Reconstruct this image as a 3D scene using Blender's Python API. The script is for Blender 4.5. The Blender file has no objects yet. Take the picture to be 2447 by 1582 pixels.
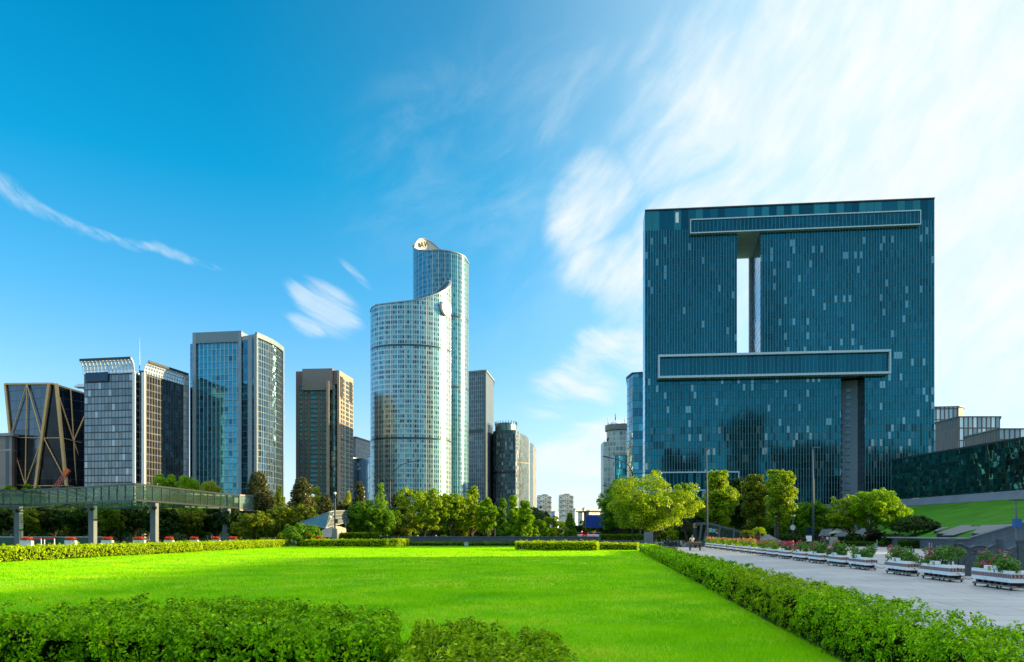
import bpy, bmesh, math, random
import numpy as np
from mathutils import Vector, Matrix
R = math.radians
S = bpy.context.scene
C = S.collection
# ------------------------------------------------------------------ camera, sky, sun, exposure
F = 1850.0; HZ = 1276.0; CX = 1223.5; EYE = 2.0
cam = bpy.data.cameras.new('camera'); camo = bpy.data.objects.new('camera', cam); C.objects.link(camo)
camo.location = (0, 0, EYE); camo.rotation_euler = (R(90), 0, 0)
cam.sensor_fit = 'HORIZONTAL'; cam.sensor_width = 36; cam.lens = 36 * F / 2447
cam.shift_y = (HZ - 791) / 2447; cam.clip_start = 0.3; cam.clip_end = 6000
S.camera = camo
SUN_AZ, SUN_EL = 77.0, 11.6
w = bpy.data.worlds.new('World'); S.world = w; w.use_nodes = True
S.render.engine = 'CYCLES'
S.view_settings.view_transform = 'Standard'; S.view_settings.look = 'None'; S.view_settings.gamma = 1
S.view_settings.exposure = 1.4
S.cycles.max_bounces = 6; S.cycles.diffuse_bounces = 3; S.cycles.glossy_bounces = 4
S.cycles.transmission_bounces = 4; S.cycles.transparent_max_bounces = 10
sd = bpy.data.lights.new('sun', 'SUN'); sd.energy = 5.0; sd.angle = R(0.6); sd.color = (1.0, 0.74, 0.36)
so = bpy.data.objects.new('sun', sd); C.objects.link(so)
_sv = Vector((math.sin(R(SUN_AZ)) * math.cos(R(SUN_EL)), math.cos(R(SUN_AZ)) * math.cos(R(SUN_EL)), math.sin(R(SUN_EL))))
so.rotation_euler = _sv.to_track_quat('Z', 'Y').to_euler(); so.location = (60, 20, 60)


class NT:
    """small helper for node trees"""
    def __init__(s, nt): s.nt = nt
    def new(s, t, **k):
        n = s.nt.nodes.new(t)
        for a, b in k.items(): setattr(n, a, b)
        return n
    def put(s, sock, v):
        if isinstance(v, bpy.types.NodeSocket): s.nt.links.new(v, sock)
        elif v is not None:
            try: sock.default_value = v
            except Exception: sock.default_value = (v[0], v[1], v[2], 1) if len(v) == 3 else v
    def m(s, op, a, b=None, c=None, clamp=False):
        n = s.new('ShaderNodeMath', operation=op, use_clamp=clamp)
        s.put(n.inputs[0], a); s.put(n.inputs[1], b)
        if c is not None: s.put(n.inputs[2], c)
        return n.outputs[0]
    def v(s, op, a, b=None, sc=None):
        n = s.new('ShaderNodeVectorMath', operation=op)
        s.put(n.inputs[0], a); s.put(n.inputs[1], b)
        if sc is not None: s.put(n.inputs['Scale'], sc)
        return n.outputs['Value'] if op in ('LENGTH', 'DOT_PRODUCT', 'DISTANCE') else n.outputs[0]
    def xyz(s, x, y, z=0.0):
        n = s.new('ShaderNodeCombineXYZ')
        for i, q in enumerate((x, y, z)): s.put(n.inputs[i], q)
        return n.outputs[0]
    def sep(s, v):
        n = s.new('ShaderNodeSeparateXYZ'); s.put(n.inputs[0], v); return n.outputs
    def mix(s, f, a, b, mode='MIX'):
        n = s.new('ShaderNodeMix', data_type='RGBA', blend_type=mode)
        s.put(n.inputs[0], f); s.put(n.inputs[6], tuple(a) + (1,) if isinstance(a, (tuple, list)) and len(a) == 3 else a)
        s.put(n.inputs[7], tuple(b) + (1,) if isinstance(b, (tuple, list)) and len(b) == 3 else b)
        return n.outputs[2]
    def ramp(s, f, stops, interp='LINEAR'):
        n = s.new('ShaderNodeValToRGB'); cr = n.color_ramp; cr.interpolation = interp
        while len(cr.elements) < len(stops): cr.elements.new(0.5)
        for e, (p, c) in zip(cr.elements, stops):
            e.position = p; e.color = tuple(c) + (1,) if len(c) == 3 else c
        s.put(n.inputs[0], f); return n.outputs[0]
    def noise(s, vec, scale=5, detail=3, rough=.5, dist=0, dim='3D'):
        n = s.new('ShaderNodeTexNoise', noise_dimensions=dim)
        s.put(n.inputs['Vector'], vec); n.inputs['Scale'].default_value = scale
        n.inputs['Detail'].default_value = detail; n.inputs['Roughness'].default_value = rough
        n.inputs['Distortion'].default_value = dist
        return n.outputs
    def smooth(s, x, a, b):
        n = s.new('ShaderNodeMapRange', interpolation_type='SMOOTHSTEP')
        s.put(n.inputs[0], x); s.put(n.inputs[1], a); s.put(n.inputs[2], b)
        return n.outputs[0]


def azel(px, py):
    az = math.atan((px - CX) / F)
    return az, math.atan((HZ - py) / F * math.cos(az))


def build_sky():
    t = NT(w.node_tree); nt = w.node_tree
    bg = nt.nodes['Background']
    sk = t.new('ShaderNodeTexSky', sky_type='NISHITA', sun_disc=False)
    sk.sun_elevation = R(SUN_EL); sk.sun_rotation = R(SUN_AZ); sk.air_density = 1.0; sk.dust_density = 0.6
    d = t.new('ShaderNodeTexCoord').outputs['Generated']
    x, y, z = t.sep(d)
    el = t.m('ARCSINE', z); az = t.m('ARCTAN2', x, y)
    # tint of the clear air by elevation (radians)
    tint = t.ramp(t.m('MULTIPLY', el, 1 / 1.4, clamp=True),
                  [(0.0, (1.05, 1.22, 1.95)), (0.09, (.92, 1.22, 1.75)), (0.20, (.36, 1.18, 1.62)), (0.30, (.03, 1.16, 1.58)), (0.43, (.0, 1.04, 1.46)),
                   (0.75, (.35, 1.0, 1.35))])
    base = t.mix(1.0, sk.outputs[0], tint, 'MULTIPLY')
    # brightness damping of the sun-side horizon, kept mild
    P = t.xyz(az, el, 0.0)

    def blob(px, py, rx, ry, rot, k=1.0):
        a, e = azel(px, py)
        mp = t.new('ShaderNodeMapping', vector_type='TEXTURE'); t.put(mp.inputs[0], P)
        mp.inputs['Location'].default_value = (a, e, 0); mp.inputs['Rotation'].default_value = (0, 0, R(rot))
        mp.inputs['Scale'].default_value = (rx / F, ry / F, 1)
        ln = t.v('LENGTH', mp.outputs[0])
        return t.m('MULTIPLY', t.m('SUBTRACT', 1.0, t.smooth(ln, 0.35, 1.25)), k)

    def streak(rot, sx, sy, scale, detail=8, rough=.62, dist=.4, off=0):
        wv = t.noise(P, 3, 3, .5)[1]
        q = t.v('ADD', P, t.v('SCALE', t.v('SUBTRACT', wv, (.5, .5, .5)), None, .12))
        m0 = t.new('ShaderNodeMapping'); t.put(m0.inputs[0], q); m0.inputs['Rotation'].default_value = (0, 0, R(rot))
        mp = t.new('ShaderNodeMapping'); t.put(mp.inputs[0], m0.outputs[0]); mp.inputs['Scale'].default_value = (sx, sy, 1)
        mp.inputs['Location'].default_value = (off, off * .7, 0)
        return t.noise(mp.outputs[0], scale, detail, rough, dist)[0]

    def mx(*a):
        r = a[0]
        for b in a[1:]: r = t.m('MAXIMUM', r, b)
        return r
    n1 = streak(-40, 1.0, 3.4, 3.6, detail=10, rough=.60, dist=.12, off=3)
    n2 = streak(-52, 1.0, 2.4, 12, detail=8, rough=.6, dist=.1, off=1)
    nn = t.m('MULTIPLY_ADD', t.m('SUBTRACT', t.m('ADD', t.m('MULTIPLY', n1, .66), t.m('MULTIPLY', n2, .34)), .5), 2.3, .5)
    M = mx(blob(2350, 380, 700, 620, 0, .98), blob(1850, 430, 560, 170, 36, .86), blob(1600, 570, 270, 125, 44, .86),
           blob(1950, 130, 620, 230, 28, .80), blob(1455, 625, 150, 85, 20, .84), blob(1420, 500, 160, 150, 60, .72), blob(1420, 260, 240, 230, 30, .34),
           blob(1650, 120, 330, 120, 35, .60), blob(2400, 900, 260, 180, 0, .55))
    D = t.smooth(t.m('ADD', t.m('MULTIPLY', nn, .78), t.m('MULTIPLY', M, 1.0)), .60, 1.52)
    D = t.m('MULTIPLY', D, t.smooth(M, 0.0, .55))
    # lower cloud banks between the towers
    n3 = t.m('MULTIPLY_ADD', t.m('SUBTRACT', streak(12, 1.0, 3.4, 8, detail=10, off=7), .5), 2.0, .5)
    M2 = mx(blob(1375, 920, 150, 55, 8, .72), blob(1450, 870, 230, 100, 25, .66), blob(1410, 1085, 230, 80, 14, .95), blob(1420, 1180, 130, 26, -4, .72), blob(1310, 1150, 60, 26, 10, .6))
    D2 = t.m('MULTIPLY', t.smooth(t.m('ADD', n3, t.m('MULTIPLY', M2, .9)), .62, 1.55), t.smooth(M2, .02, .3))
    # fan of wisps left of the twin towers
    n4 = streak(28, 1.0, 9.0, 9, detail=6, dist=.2, off=2)
    M3 = mx(blob(775, 735, 105, 62, -30, .95), blob(850, 655, 60, 14, -38, .55), blob(735, 775, 60, 28, -22, .8))
    D3 = t.m('MULTIPLY', t.m('MULTIPLY', t.smooth(t.m('ADD', n4, t.m('MULTIPLY', M3, .5)), .55, 1.05), t.smooth(M3, .0, .6)), .55)
    # thin contrail at the left
    pts = [(0, 438, 26), (45, 470, 18), (95, 500, 12), (165, 533, 9), (240, 562, 9), (310, 583, 8), (375, 590, 10), (415, 607, 13), (460, 622, 9), (515, 637, 6)]
    segs = []
    for (x0, y0, r0), (x1, y1, r1) in zip(pts, pts[1:]):
        segs.append(blob((x0 + x1) / 2, (y0 + y1) / 2, math.hypot(x1 - x0, y1 - y0) * .72, (r0 + r1) / 2, -math.degrees(math.atan2(y1 - y0, x1 - x0)), 1))
    n5 = streak(30, 1, 3, 22, detail=5, off=5)
    D4 = t.m('MULTIPLY', t.m('MULTIPLY', mx(*segs), t.smooth(n5, .3, .75)), .42)
    # thin veils
    n6 = streak(-30, 1, 2.2, 6, off=9)
    M5 = mx(blob(1030, 380, 280, 190, 35, .30), blob(1200, 300, 260, 170, 40, .30), blob(1250, 520, 200, 300, 0, .36))
    D5 = t.m('MULTIPLY', t.m('MULTIPLY', t.smooth(n6, .38, .8), M5), .62)
    # milky light toward the sun; unseen cloud added overhead and behind to fill shade
    sdot = t.v('DOT_PRODUCT', d, tuple(_sv))
    G = t.m('ADD', t.m('MULTIPLY', t.smooth(sdot, .22, .80), .84), t.m('MULTIPLY', t.smooth(sdot, -.05, .65), .16))
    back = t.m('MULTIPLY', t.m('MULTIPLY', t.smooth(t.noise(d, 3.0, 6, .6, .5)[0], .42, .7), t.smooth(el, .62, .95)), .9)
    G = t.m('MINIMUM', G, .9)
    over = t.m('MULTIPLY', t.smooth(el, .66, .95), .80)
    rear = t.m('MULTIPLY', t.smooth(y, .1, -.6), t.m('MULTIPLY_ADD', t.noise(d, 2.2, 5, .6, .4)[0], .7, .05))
    base = t.mix(G, base, (3.9, 5.35, 5.9))
    tot = t.m('SUBTRACT', 1.0, t.m('MULTIPLY', t.m('SUBTRACT', 1.0, D), t.m('SUBTRACT', 1.0, D5)))
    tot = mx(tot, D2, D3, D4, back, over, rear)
    cloudc = t.mix(t.smooth(n2, .3, .7), (4.1, 4.8, 5.05), (4.85, 5.1, 5.2))
    cloudc = t.mix(t.smooth(el, .64, .95), cloudc, (9.6, 9.9, 10.2))  # out-of-view cloud brightened to light the shaded ground
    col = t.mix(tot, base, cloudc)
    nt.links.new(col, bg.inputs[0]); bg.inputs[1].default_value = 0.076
build_sky()

# ------------------------------------------------------------------ helpers
def P3(px, py, Y): return Vector(((px - CX) / F * Y, Y, EYE + (HZ - py) / F * Y))
def PX(px, Y): return (px - CX) / F * Y
def PZ(py, Y): return EYE + (HZ - py) / F * Y

def tag(o, label=None, cat=None, group=None, kind=None):
    if label: o['label'] = label
    if cat: o['category'] = cat
    if group: o['group'] = group
    if kind: o['kind'] = kind
    return o

def empty(name, label, cat, loc=(0, 0, 0), rz=0, group=None):
    o = bpy.data.objects.new(name, None); C.objects.link(o); o.location = loc; o.rotation_euler = (0, 0, rz)
    o.empty_display_size = .3
    return tag(o, label, cat, group)

class MB:
    """mesh collector: verts, faces with UVs in metres"""
    def __init__(s): s.v = []; s.f = []; s.uv = []; s.mi = []; s.cur = 0
    def face(s, pts, uv=None):
        i = len(s.v); s.v += [tuple(p) for p in pts]; s.f.append(tuple(range(i, i + len(pts))))
        if uv is None:
            a = Vector(pts[0]); b = Vector(pts[1]); e = (b - a); L = e.length or 1; e = e / L
            n = e.cross(Vector(pts[2]) - a); n = n.normalized() if n.length > 1e-9 else Vector((0, 0, 1))
            g = n.cross(e)
            uv = [((Vector(p) - a).dot(e), (Vector(p) - a).dot(g)) for p in pts]
        s.uv.append(uv); s.mi.append(s.cur)
    def wall(s, a, b, z0, z1, u0=0, z1b=None, z0b=None):
        """vertical quad a->b (xy), outside to the right of a->b"""
        L = math.hypot(b[0] - a[0], b[1] - a[1]); z1b = z1 if z1b is None else z1b; z0b = z0 if z0b is None else z0b
        s.face([(a[0], a[1], z0), (b[0], b[1], z0b), (b[0], b[1], z1b), (a[0], a[1], z1)], [(u0, z0), (u0 + L, z0b), (u0 + L, z1b), (u0, z1)])
        return u0 + L
    def box(s, c, d, rz=0, tilt=None):
        """box centred c size d rotated"""
        M = Matrix.Rotation(rz, 3, 'Z')
        if tilt is not None: M = M @ tilt
        h = [q / 2 for q in d]; c = Vector(c)
        def p(x, y, z): return c + M @ Vector((x * h[0], y * h[1], z * h[2]))
        for q in ([(-1, -1, -1), (1, -1, -1), (1, -1, 1), (-1, -1, 1)], [(1, -1, -1), (1, 1, -1), (1, 1, 1), (1, -1, 1)],
                  [(1, 1, -1), (-1, 1, -1), (-1, 1, 1), (1, 1, 1)], [(-1, 1, -1), (-1, -1, -1), (-1, -1, 1), (-1, 1, 1)],
                  [(-1, -1, 1), (1, -1, 1), (1, 1, 1), (-1, 1, 1)], [(-1, 1, -1), (1, 1, -1), (1, -1, -1), (-1, -1, -1)]):
            s.face([p(*r) for r in q])
    def beam(s, a, b, w, h, up=(0, 0, 1)):
        a = Vector(a); b = Vector(b); e = b - a; L = e.length
        if L < 1e-6: return
        e /= L; up = Vector(up)
        if abs(e.dot(up)) > .98: up = Vector((0, 1, 0))
        sd_ = e.cross(up).normalized(); u = sd_.cross(e)
        M = Matrix((e, sd_, u)).transposed()
        s.box((a + b) / 2, (L, w, h), 0, M)
    def tube(s, pts, rad, n=8, cap=True):
        pts = [Vector(p) for p in pts]; rad = rad if isinstance(rad, (list, tuple)) else [rad] * len(pts)
        rings = []; prev = None
        for i, p in enumerate(pts):
            d = (pts[min(i + 1, len(pts) - 1)] - pts[max(i - 1, 0)]).normalized()
            a = prev if prev is not None else (Vector((1, 0, 0)) if abs(d.x) < .9 else Vector((0, 1, 0)))
            a = (a - d * a.dot(d)).normalized(); prev = a; b = d.cross(a)
            rings.append([p + (a * math.cos(2 * math.pi * k / n) + b * math.sin(2 * math.pi * k / n)) * rad[i] for k in range(n)])
        base = len(s.v)
        for r in rings: s.v += [tuple(q) for q in r]
        L = 0
        for i in range(len(rings) - 1):
            l2 = L + (pts[i + 1] - pts[i]).length
            for k in range(n):
                k2 = (k + 1) % n
                s.f.append((base + i * n + k, base + i * n + k2, base + (i + 1) * n + k2, base + (i + 1) * n + k)); s.mi.append(s.cur)
                s.uv.append([(k / n, L), ((k + 1) / n, L), ((k + 1) / n, l2), (k / n, l2)])
            L = l2
        if cap:
            for i, rv in ((0, True), (len(rings) - 1, False)):
                idx = [base + i * n + k for k in range(n)]
                if rv: idx.reverse()
                s.f.append(tuple(idx)); s.mi.append(s.cur); s.uv.append([(0, 0)] * n)
    def lathe(s, prof, c=(0, 0, 0), n=16, sx=1, sy=1):
        base = len(s.v)
        for (r, z) in prof:
            for k in range(n):
                s.v.append((c[0] + r * sx * math.cos(2 * math.pi * k / n), c[1] + r * sy * math.sin(2 * math.pi * k / n), c[2] + z))
        for i in range(len(prof) - 1):
            for k in range(n):
                k2 = (k + 1) % n
                s.f.append((base + i * n + k, base + i * n + k2, base + (i + 1) * n + k2, base + (i + 1) * n + k)); s.mi.append(s.cur)
                s.uv.append([(k / n, prof[i][1]), ((k + 1) / n, prof[i][1]), ((k + 1) / n, prof[i + 1][1]), (k / n, prof[i + 1][1])])
    def prism(s, poly, z0, z1, top=True, bottom=False, uvs=True):
        u = 0; n = len(poly)
        for i in range(n): u = s.wall(poly[i], poly[(i + 1) % n], z0, z1, u)
        if top: s.face([(p[0], p[1], z1) for p in poly])
        if bottom: s.face([(p[0], p[1], z0) for p in reversed(poly)])
    def extrude(s, prof, thick, M):
        """2D profile (x,z) extruded along local y +-thick/2, then matrix M"""
        h = thick / 2
        a = [M @ Vector((p[0], -h, p[1])) for p in prof]; b = [M @ Vector((p[0], h, p[1])) for p in prof]
        s.face(a); s.face(list(reversed(b)))
        for i in range(len(prof)):
            j = (i + 1) % len(prof); s.face([a[j], a[i], b[i], b[j]])
    def build(s, name, mat, parent=None, smooth=False, label=None, bevel=0):
        me = bpy.data.meshes.new(name); me.from_pydata(s.v, [], s.f)
        ul = me.uv_layers.new(name='UVMap'); k = 0
        flat = np.zeros(len(me.loops) * 2, 'f')
        for u in s.uv:
            for q in u: flat[k] = q[0]; flat[k + 1] = q[1]; k += 2
        ul.data.foreach_set('uv', flat)
        for m_ in (mat if isinstance(mat, (list, tuple)) else [mat]): me.materials.append(m_)
        me.polygons.foreach_set('material_index', s.mi)
        if smooth: me.polygons.foreach_set('use_smooth', [True] * len(me.polygons))
        me.update()
        o = bpy.data.objects.new(name, me); C.objects.link(o)
        if parent: o.parent = parent
        if label: o['label'] = label
        if bevel:
            b = o.modifiers.new('bevel', 'BEVEL'); b.width = bevel; b.segments = 2; b.limit_method = 'ANGLE'
        return o

def kids(o): return [c for c in bpy.data.objects if c.parent == o]
def dup(root, loc, rz=0, label=None, group=None, scale=None):
    def cp(o, par):
        c = o.copy(); C.objects.link(c); c.parent = par
        for ch in _kids.get(o.name, []): cp(ch, c)
        return c
    _kids = {}
    for q in bpy.data.objects:
        if q.parent: _kids.setdefault(q.parent.name, []).append(q)
    r = cp(root, None); r.location = loc; r.rotation_euler = (0, 0, rz)
    if scale: r.scale = (scale,) * 3 if not isinstance(scale, tuple) else scale
    return tag(r, label, None, group)

# ------------------------------------------------------------------ materials
def newmat(name):
    m = bpy.data.materials.new(name); m.use_nodes = True
    t = NT(m.node_tree); b = m.node_tree.nodes['Principled BSDF']
    return m, t, b

def plain(name, col, rough=.6, metal=0, var=.15, scale=2.0, bump=0, spec=None, emit=None):
    m, t, b = newmat(name)
    co = t.new('ShaderNodeTexCoord').outputs['Object']
    n = t.noise(co, scale, 5, .6)[0]
    c2 = tuple(max(0, c * (1 - var)) for c in col); c3 = tuple(min(1, c * (1 + var)) for c in col)
    t.put(b.inputs['Base Color'], t.ramp(n, [(.3, c2), (.7, c3)]))
    b.inputs['Roughness'].default_value = rough; b.inputs['Metallic'].default_value = metal
    if spec is not None: b.inputs['Specular IOR Level'].default_value = spec
    if bump:
        bp = t.new('ShaderNodeBump'); bp.inputs['Strength'].default_value = .5; bp.inputs['Distance'].default_value = bump
        t.put(bp.inputs['Height'], n); t.put(b.inputs['Normal'], bp.outputs[0])
    if emit: b.inputs['Emission Color'].default_value = tuple(emit[:3]) + (1,); b.inputs['Emission Strength'].default_value = emit[3]
    return m

def facade(name, cw, ch, cols, mull=None, hor=None, sp=None, metal=.75, rough=.1, bands=(), wob=.02, tilt=.015,
           major=None, mod=None, mrough=.45, wfreq=.6, bigk=.5):
    """curtain wall: UV in metres. cols: [(prob position, colour)], mull (colour,width), hor (colour,height), sp (frac,colour)
       major (every n cells, width, colour); bands [(z0,z1,colour)]; stretch: cells joined vertically by k"""
    m, t, b = newmat(name)
    uv = t.new('ShaderNodeUVMap').outputs[0]; u, v, _ = t.sep(uv)
    a = t.m('DIVIDE', u, cw); c = t.m('DIVIDE', v, ch)
    fu = t.m('FRACT', a); fv = t.m('FRACT', c); cu = t.m('FLOOR', a); cv = t.m('FLOOR', c)
    wn = t.new('ShaderNodeTexWhiteNoise', noise_dimensions='2D'); t.put(wn.inputs[0], t.xyz(cu, cv))
    col = t.ramp(wn.outputs[0], cols, 'CONSTANT')
    big = t.noise(t.xyz(t.m('MULTIPLY', u, .03), t.m('MULTIPLY', v, .012)), 1.0, 3, .5)[0]
    col = t.mix(t.m('MULTIPLY', t.m('SUBTRACT', big, .42), bigk * 2.2, clamp=True), col, (.0, .01, .02))
    rg = rough; mt = metal; rv = t.m('ADD', rough, 0.0)
    mask = None
    if sp:
        k = t.m('LESS_THAN', fv, sp[0]); col = t.mix(k, col, sp[1]);
    def fr(k, colr):
        nonlocal col, mask
        col = t.mix(k, col, colr); mask = k if mask is None else t.m('MAXIMUM', mask, k)
    if hor: fr(t.m('LESS_THAN', fv, hor[1] / ch), hor[0])
    if mull: fr(t.m('LESS_THAN', fu, mull[1] / cw), mull[0])
    if major:
        n_, w_, c_ = major; am = t.m('FRACT', t.m('DIVIDE', u, cw * n_)); fr(t.m('LESS_THAN', am, w_ / (cw * n_)), c_)
    for (z0, z1, bc) in bands:
        fr(t.m('MULTIPLY', t.m('GREATER_THAN', v, z0), t.m('LESS_THAN', v, z1)), bc)
    t.put(b.inputs['Base Color'], col)
    if mask is not None:
        t.put(b.inputs['Roughness'], t.m('ADD', rough, t.m('MULTIPLY', mask, mrough - rough)))
        t.put(b.inputs['Metallic'], t.m('MULTIPLY', t.m('SUBTRACT', 1.0, t.m('MULTIPLY', mask, .75)), metal))
    else:
        b.inputs['Roughness'].default_value = rough; b.inputs['Metallic'].default_value = metal
    geo = t.new('ShaderNodeNewGeometry')
    nz = t.noise(t.xyz(t.m('MULTIPLY', u, wfreq), t.m('MULTIPLY', v, wfreq * .6)), 1.0, 2, .5)[1]
    off = t.v('ADD', t.v('SCALE', t.v('SUBTRACT', wn.outputs[1], (.5, .5, .5)), None, tilt * 2), t.v('SCALE', t.v('SUBTRACT', nz, (.5, .5, .5)), None, wob * 2))
    t.put(b.inputs['Normal'], t.v('NORMALIZE', t.v('ADD', geo.outputs['Normal'], off)))
    return m

def leafmat(name, c1, c2, c3=None, trans=.45, rough=.5, hue=.0, gloss=.25, ns=.6, nk=.45):
    m, t, b = newmat(name)
    geo = t.new('ShaderNodeNewGeometry'); co = t.new('ShaderNodeTexCoord').outputs['Object']
    rnd = geo.outputs['Random Per Island']; n = t.m('MULTIPLY_ADD', t.m('SUBTRACT', t.noise(co, ns, 4, .6)[0], .5), 1.7, .5)
    f = t.m('ADD', t.m('MULTIPLY', rnd, 1 - nk), t.m('MULTIPLY', n, nk))
    st = [(.2, c1), (.75, c2)] + ([(.93, c3)] if c3 else [])
    col = t.ramp(f, st)
    t.put(b.inputs['Base Color'], col); b.inputs['Roughness'].default_value = rough; b.inputs['Specular IOR Level'].default_value = gloss
    tr = t.new('ShaderNodeBsdfTranslucent'); t.put(tr.inputs[0], t.mix(1.0, col, (1.55, 1.35, .5), 'MULTIPLY'))
    mx = t.new('ShaderNodeMixShader'); mx.inputs[0].default_value = trans
    m.node_tree.links.new(b.outputs[0], mx.inputs[1]); m.node_tree.links.new(tr.outputs[0], mx.inputs[2])
    m.node_tree.links.new(mx.outputs[0], m.node_tree.nodes['Material Output'].inputs[0])
    return m

def glassmat(name, col, alpha=.5, rough=.05, dirt=.1, tint=None):
    """thin architectural glass: see-through mixed with gloss"""
    m, t, b = newmat(name)
    b.inputs['Base Color'].default_value = tuple(col) + (1,); b.inputs['Metallic'].default_value = .55; b.inputs['Roughness'].default_value = rough
    tr = t.new('ShaderNodeBsdfTransparent'); tr.inputs[0].default_value = tuple(tint or [min(1, c * .8 + .55) for c in col]) + (1,)
    co = t.new('ShaderNodeTexCoord').outputs['Object']; n = t.noise(co, .8, 3, .6)[0]
    mx = t.new('ShaderNodeMixShader'); t.put(mx.inputs[0], t.m('ADD', alpha, t.m('MULTIPLY', t.m('SUBTRACT', n, .5), dirt)))
    m.node_tree.links.new(tr.outputs[0], mx.inputs[1]); m.node_tree.links.new(b.outputs[0], mx.inputs[2])
    m.node_tree.links.new(mx.outputs[0], m.node_tree.nodes['Material Output'].inputs[0])
    return m

M = {}
M['dark_metal'] = plain('dark_metal', (.035, .045, .055), .4, .3)
M['grey_metal'] = plain('grey_metal', (.12, .15, .18), .45, .4)
M['white_paint'] = plain('white_paint', (.72, .76, .80), .55)
M['white_metal'] = plain('white_metal', (.66, .70, .73), .35, .2, .06)
M['black'] = plain('black_paint', (.012, .014, .018), .5)
M['rubber'] = plain('rubber', (.02, .02, .02), .8)
M['brown_band'] = plain('brown_band', (.16, .045, .04), .6, 0, .2, 8)
M['brass'] = plain('brass_plaque', (.50, .36, .16), .4, .6, .12, 5)
M['wood'] = plain('grey_timber', (.20, .19, .17), .8, 0, .25, 6)
M['stone'] = plain('grey_granite', (.10, .13, .15), .75, 0, .25, 3, .01)
M['pale_stone'] = plain('pale_granite', (.36, .38, .38), .75, 0, .15, 3, .01)
M['red'] = plain('red_paint', (.55, .05, .03), .5)
M['skin'] = plain('skin', (.45, .25, .17), .6)
M['roof'] = plain('roof_grey', (.20, .21, .22), .8)
M['concrete'] = plain('concrete', (.30, .32, .33), .8, 0, .15, .6)
M['bark'] = plain('bark', (.06, .045, .03), .9, 0, .35, 3, .03)
M['bark_warm'] = plain('bark_warm', (.11, .075, .045), .9, 0, .35, 3, .03)
M['lime_wash'] = plain('lime_wash', (.6, .6, .58), .8)
# ------------------------------------------------------------------ ground, lawn, plaza, road
def sheet(name, poly, z, mat, kind='structure', uvs=1.0):
    mb = MB(); mb.face([(p[0], p[1], (p[2] if len(p) > 2 else z)) for p in poly], [(p[0] * uvs, p[1] * uvs) for p in poly])
    o = mb.build(name, mat); tag(o, None, None, None, kind); return o

def grassmat(name, c1, c2, c3, bumpd=.05):
    m, t, b = newmat(name)
    co = t.new('ShaderNodeTexCoord').outputs['Object']
    n1 = t.m('MULTIPLY_ADD', t.m('SUBTRACT', t.noise(co, .22, 5, .65)[0], .5), 1.9, .5); n2 = t.noise(co, 6, 5, .7)[0]; n3 = t.noise(co, 28, 3, .7)[0]
    f = t.m('ADD', t.m('MULTIPLY', n1, .5), t.m('ADD', t.m('MULTIPLY', n2, .25), t.m('MULTIPLY', n3, .25)))
    t.put(b.inputs['Base Color'], t.ramp(f, [(.34, c1), (.50, c2), (.64, c3)]))
    b.inputs['Roughness'].default_value = .85; b.inputs['Specular IOR Level'].default_value = .1
    bp = t.new('ShaderNodeBump'); bp.inputs['Strength'].default_value = 1; bp.inputs['Distance'].default_value = bumpd
    t.put(bp.inputs['Height'], t.m('ADD', n3, n2)); t.put(b.inputs['Normal'], bp.outputs[0])
    return m
M['lawn'] = grassmat('lawn_soil_grass', (.09, .36, .002), (.28, .60, .003), (.46, .54, .02))
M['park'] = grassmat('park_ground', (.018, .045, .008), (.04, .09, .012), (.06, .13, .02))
M['slope'] = grassmat('slope_grass', (.022, .12, .006), (.035, .16, .008), (.05, .19, .010), .03)

m, t, b = newmat('granite_paving')
co = t.new('ShaderNodeTexCoord').outputs['Object']
mp = t.new('ShaderNodeMapping'); t.put(mp.inputs[0], co); mp.inputs['Rotation'].default_value = (0, 0, R(7))
br = t.new('ShaderNodeTexBrick'); t.put(br.inputs[0], mp.outputs[0]); br.offset = .5
br.inputs['Scale'].default_value = 1; br.inputs['Brick Width'].default_value = 2.4; br.inputs['Row Height'].default_value = 1.2
br.inputs['Mortar Size'].default_value = .018; br.inputs['Mortar Smooth'].default_value = .1; br.inputs['Bias'].default_value = 0
br.inputs['Color1'].default_value = (.42, .43, .43, 1); br.inputs['Color2'].default_value = (.36, .37, .38, 1); br.inputs['Mortar'].default_value = (.07, .07, .08, 1)
n1 = t.noise(co, .25, 5, .6)[0]; n2 = t.noise(co, 9, 5, .7)[0]; n3 = t.noise(co, 90, 2, .7)[0]
col = t.mix(1.0, br.outputs[0], t.ramp(n1, [(.3, (.82, .83, .84)), (.7, (1.1, 1.1, 1.1))]), 'MULTIPLY')
col = t.mix(1.0, col, t.ramp(n2, [(.3, (.88, .88, .88)), (.7, (1.08, 1.08, 1.08))]), 'MULTIPLY')
col = t.mix(1.0, col, t.ramp(n3, [(.3, (.9, .9, .9)), (.7, (1.1, 1.1, 1.1))]), 'MULTIPLY')
t.put(b.inputs['Base Color'], col); t.put(b.inputs['Roughness'], t.ramp(n1, [(.3, (.42,) * 3), (.7, (.62,) * 3)]))
bp = t.new('ShaderNodeBump'); bp.inputs['Strength'].default_value = .4; bp.inputs['Distance'].default_value = .006
t.put(bp.inputs['Height'], t.m('SUBTRACT', t.m('MULTIPLY', n3, .5), br.outputs[1])); t.put(b.inputs['Normal'], bp.outputs[0])
M['paving'] = m
M['asphalt'] = plain('asphalt', (.055, .056, .058), .85, 0, .25, 3, .01)
M['marking'] = plain('road_paint', (.7, .7, .68), .7)

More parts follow.
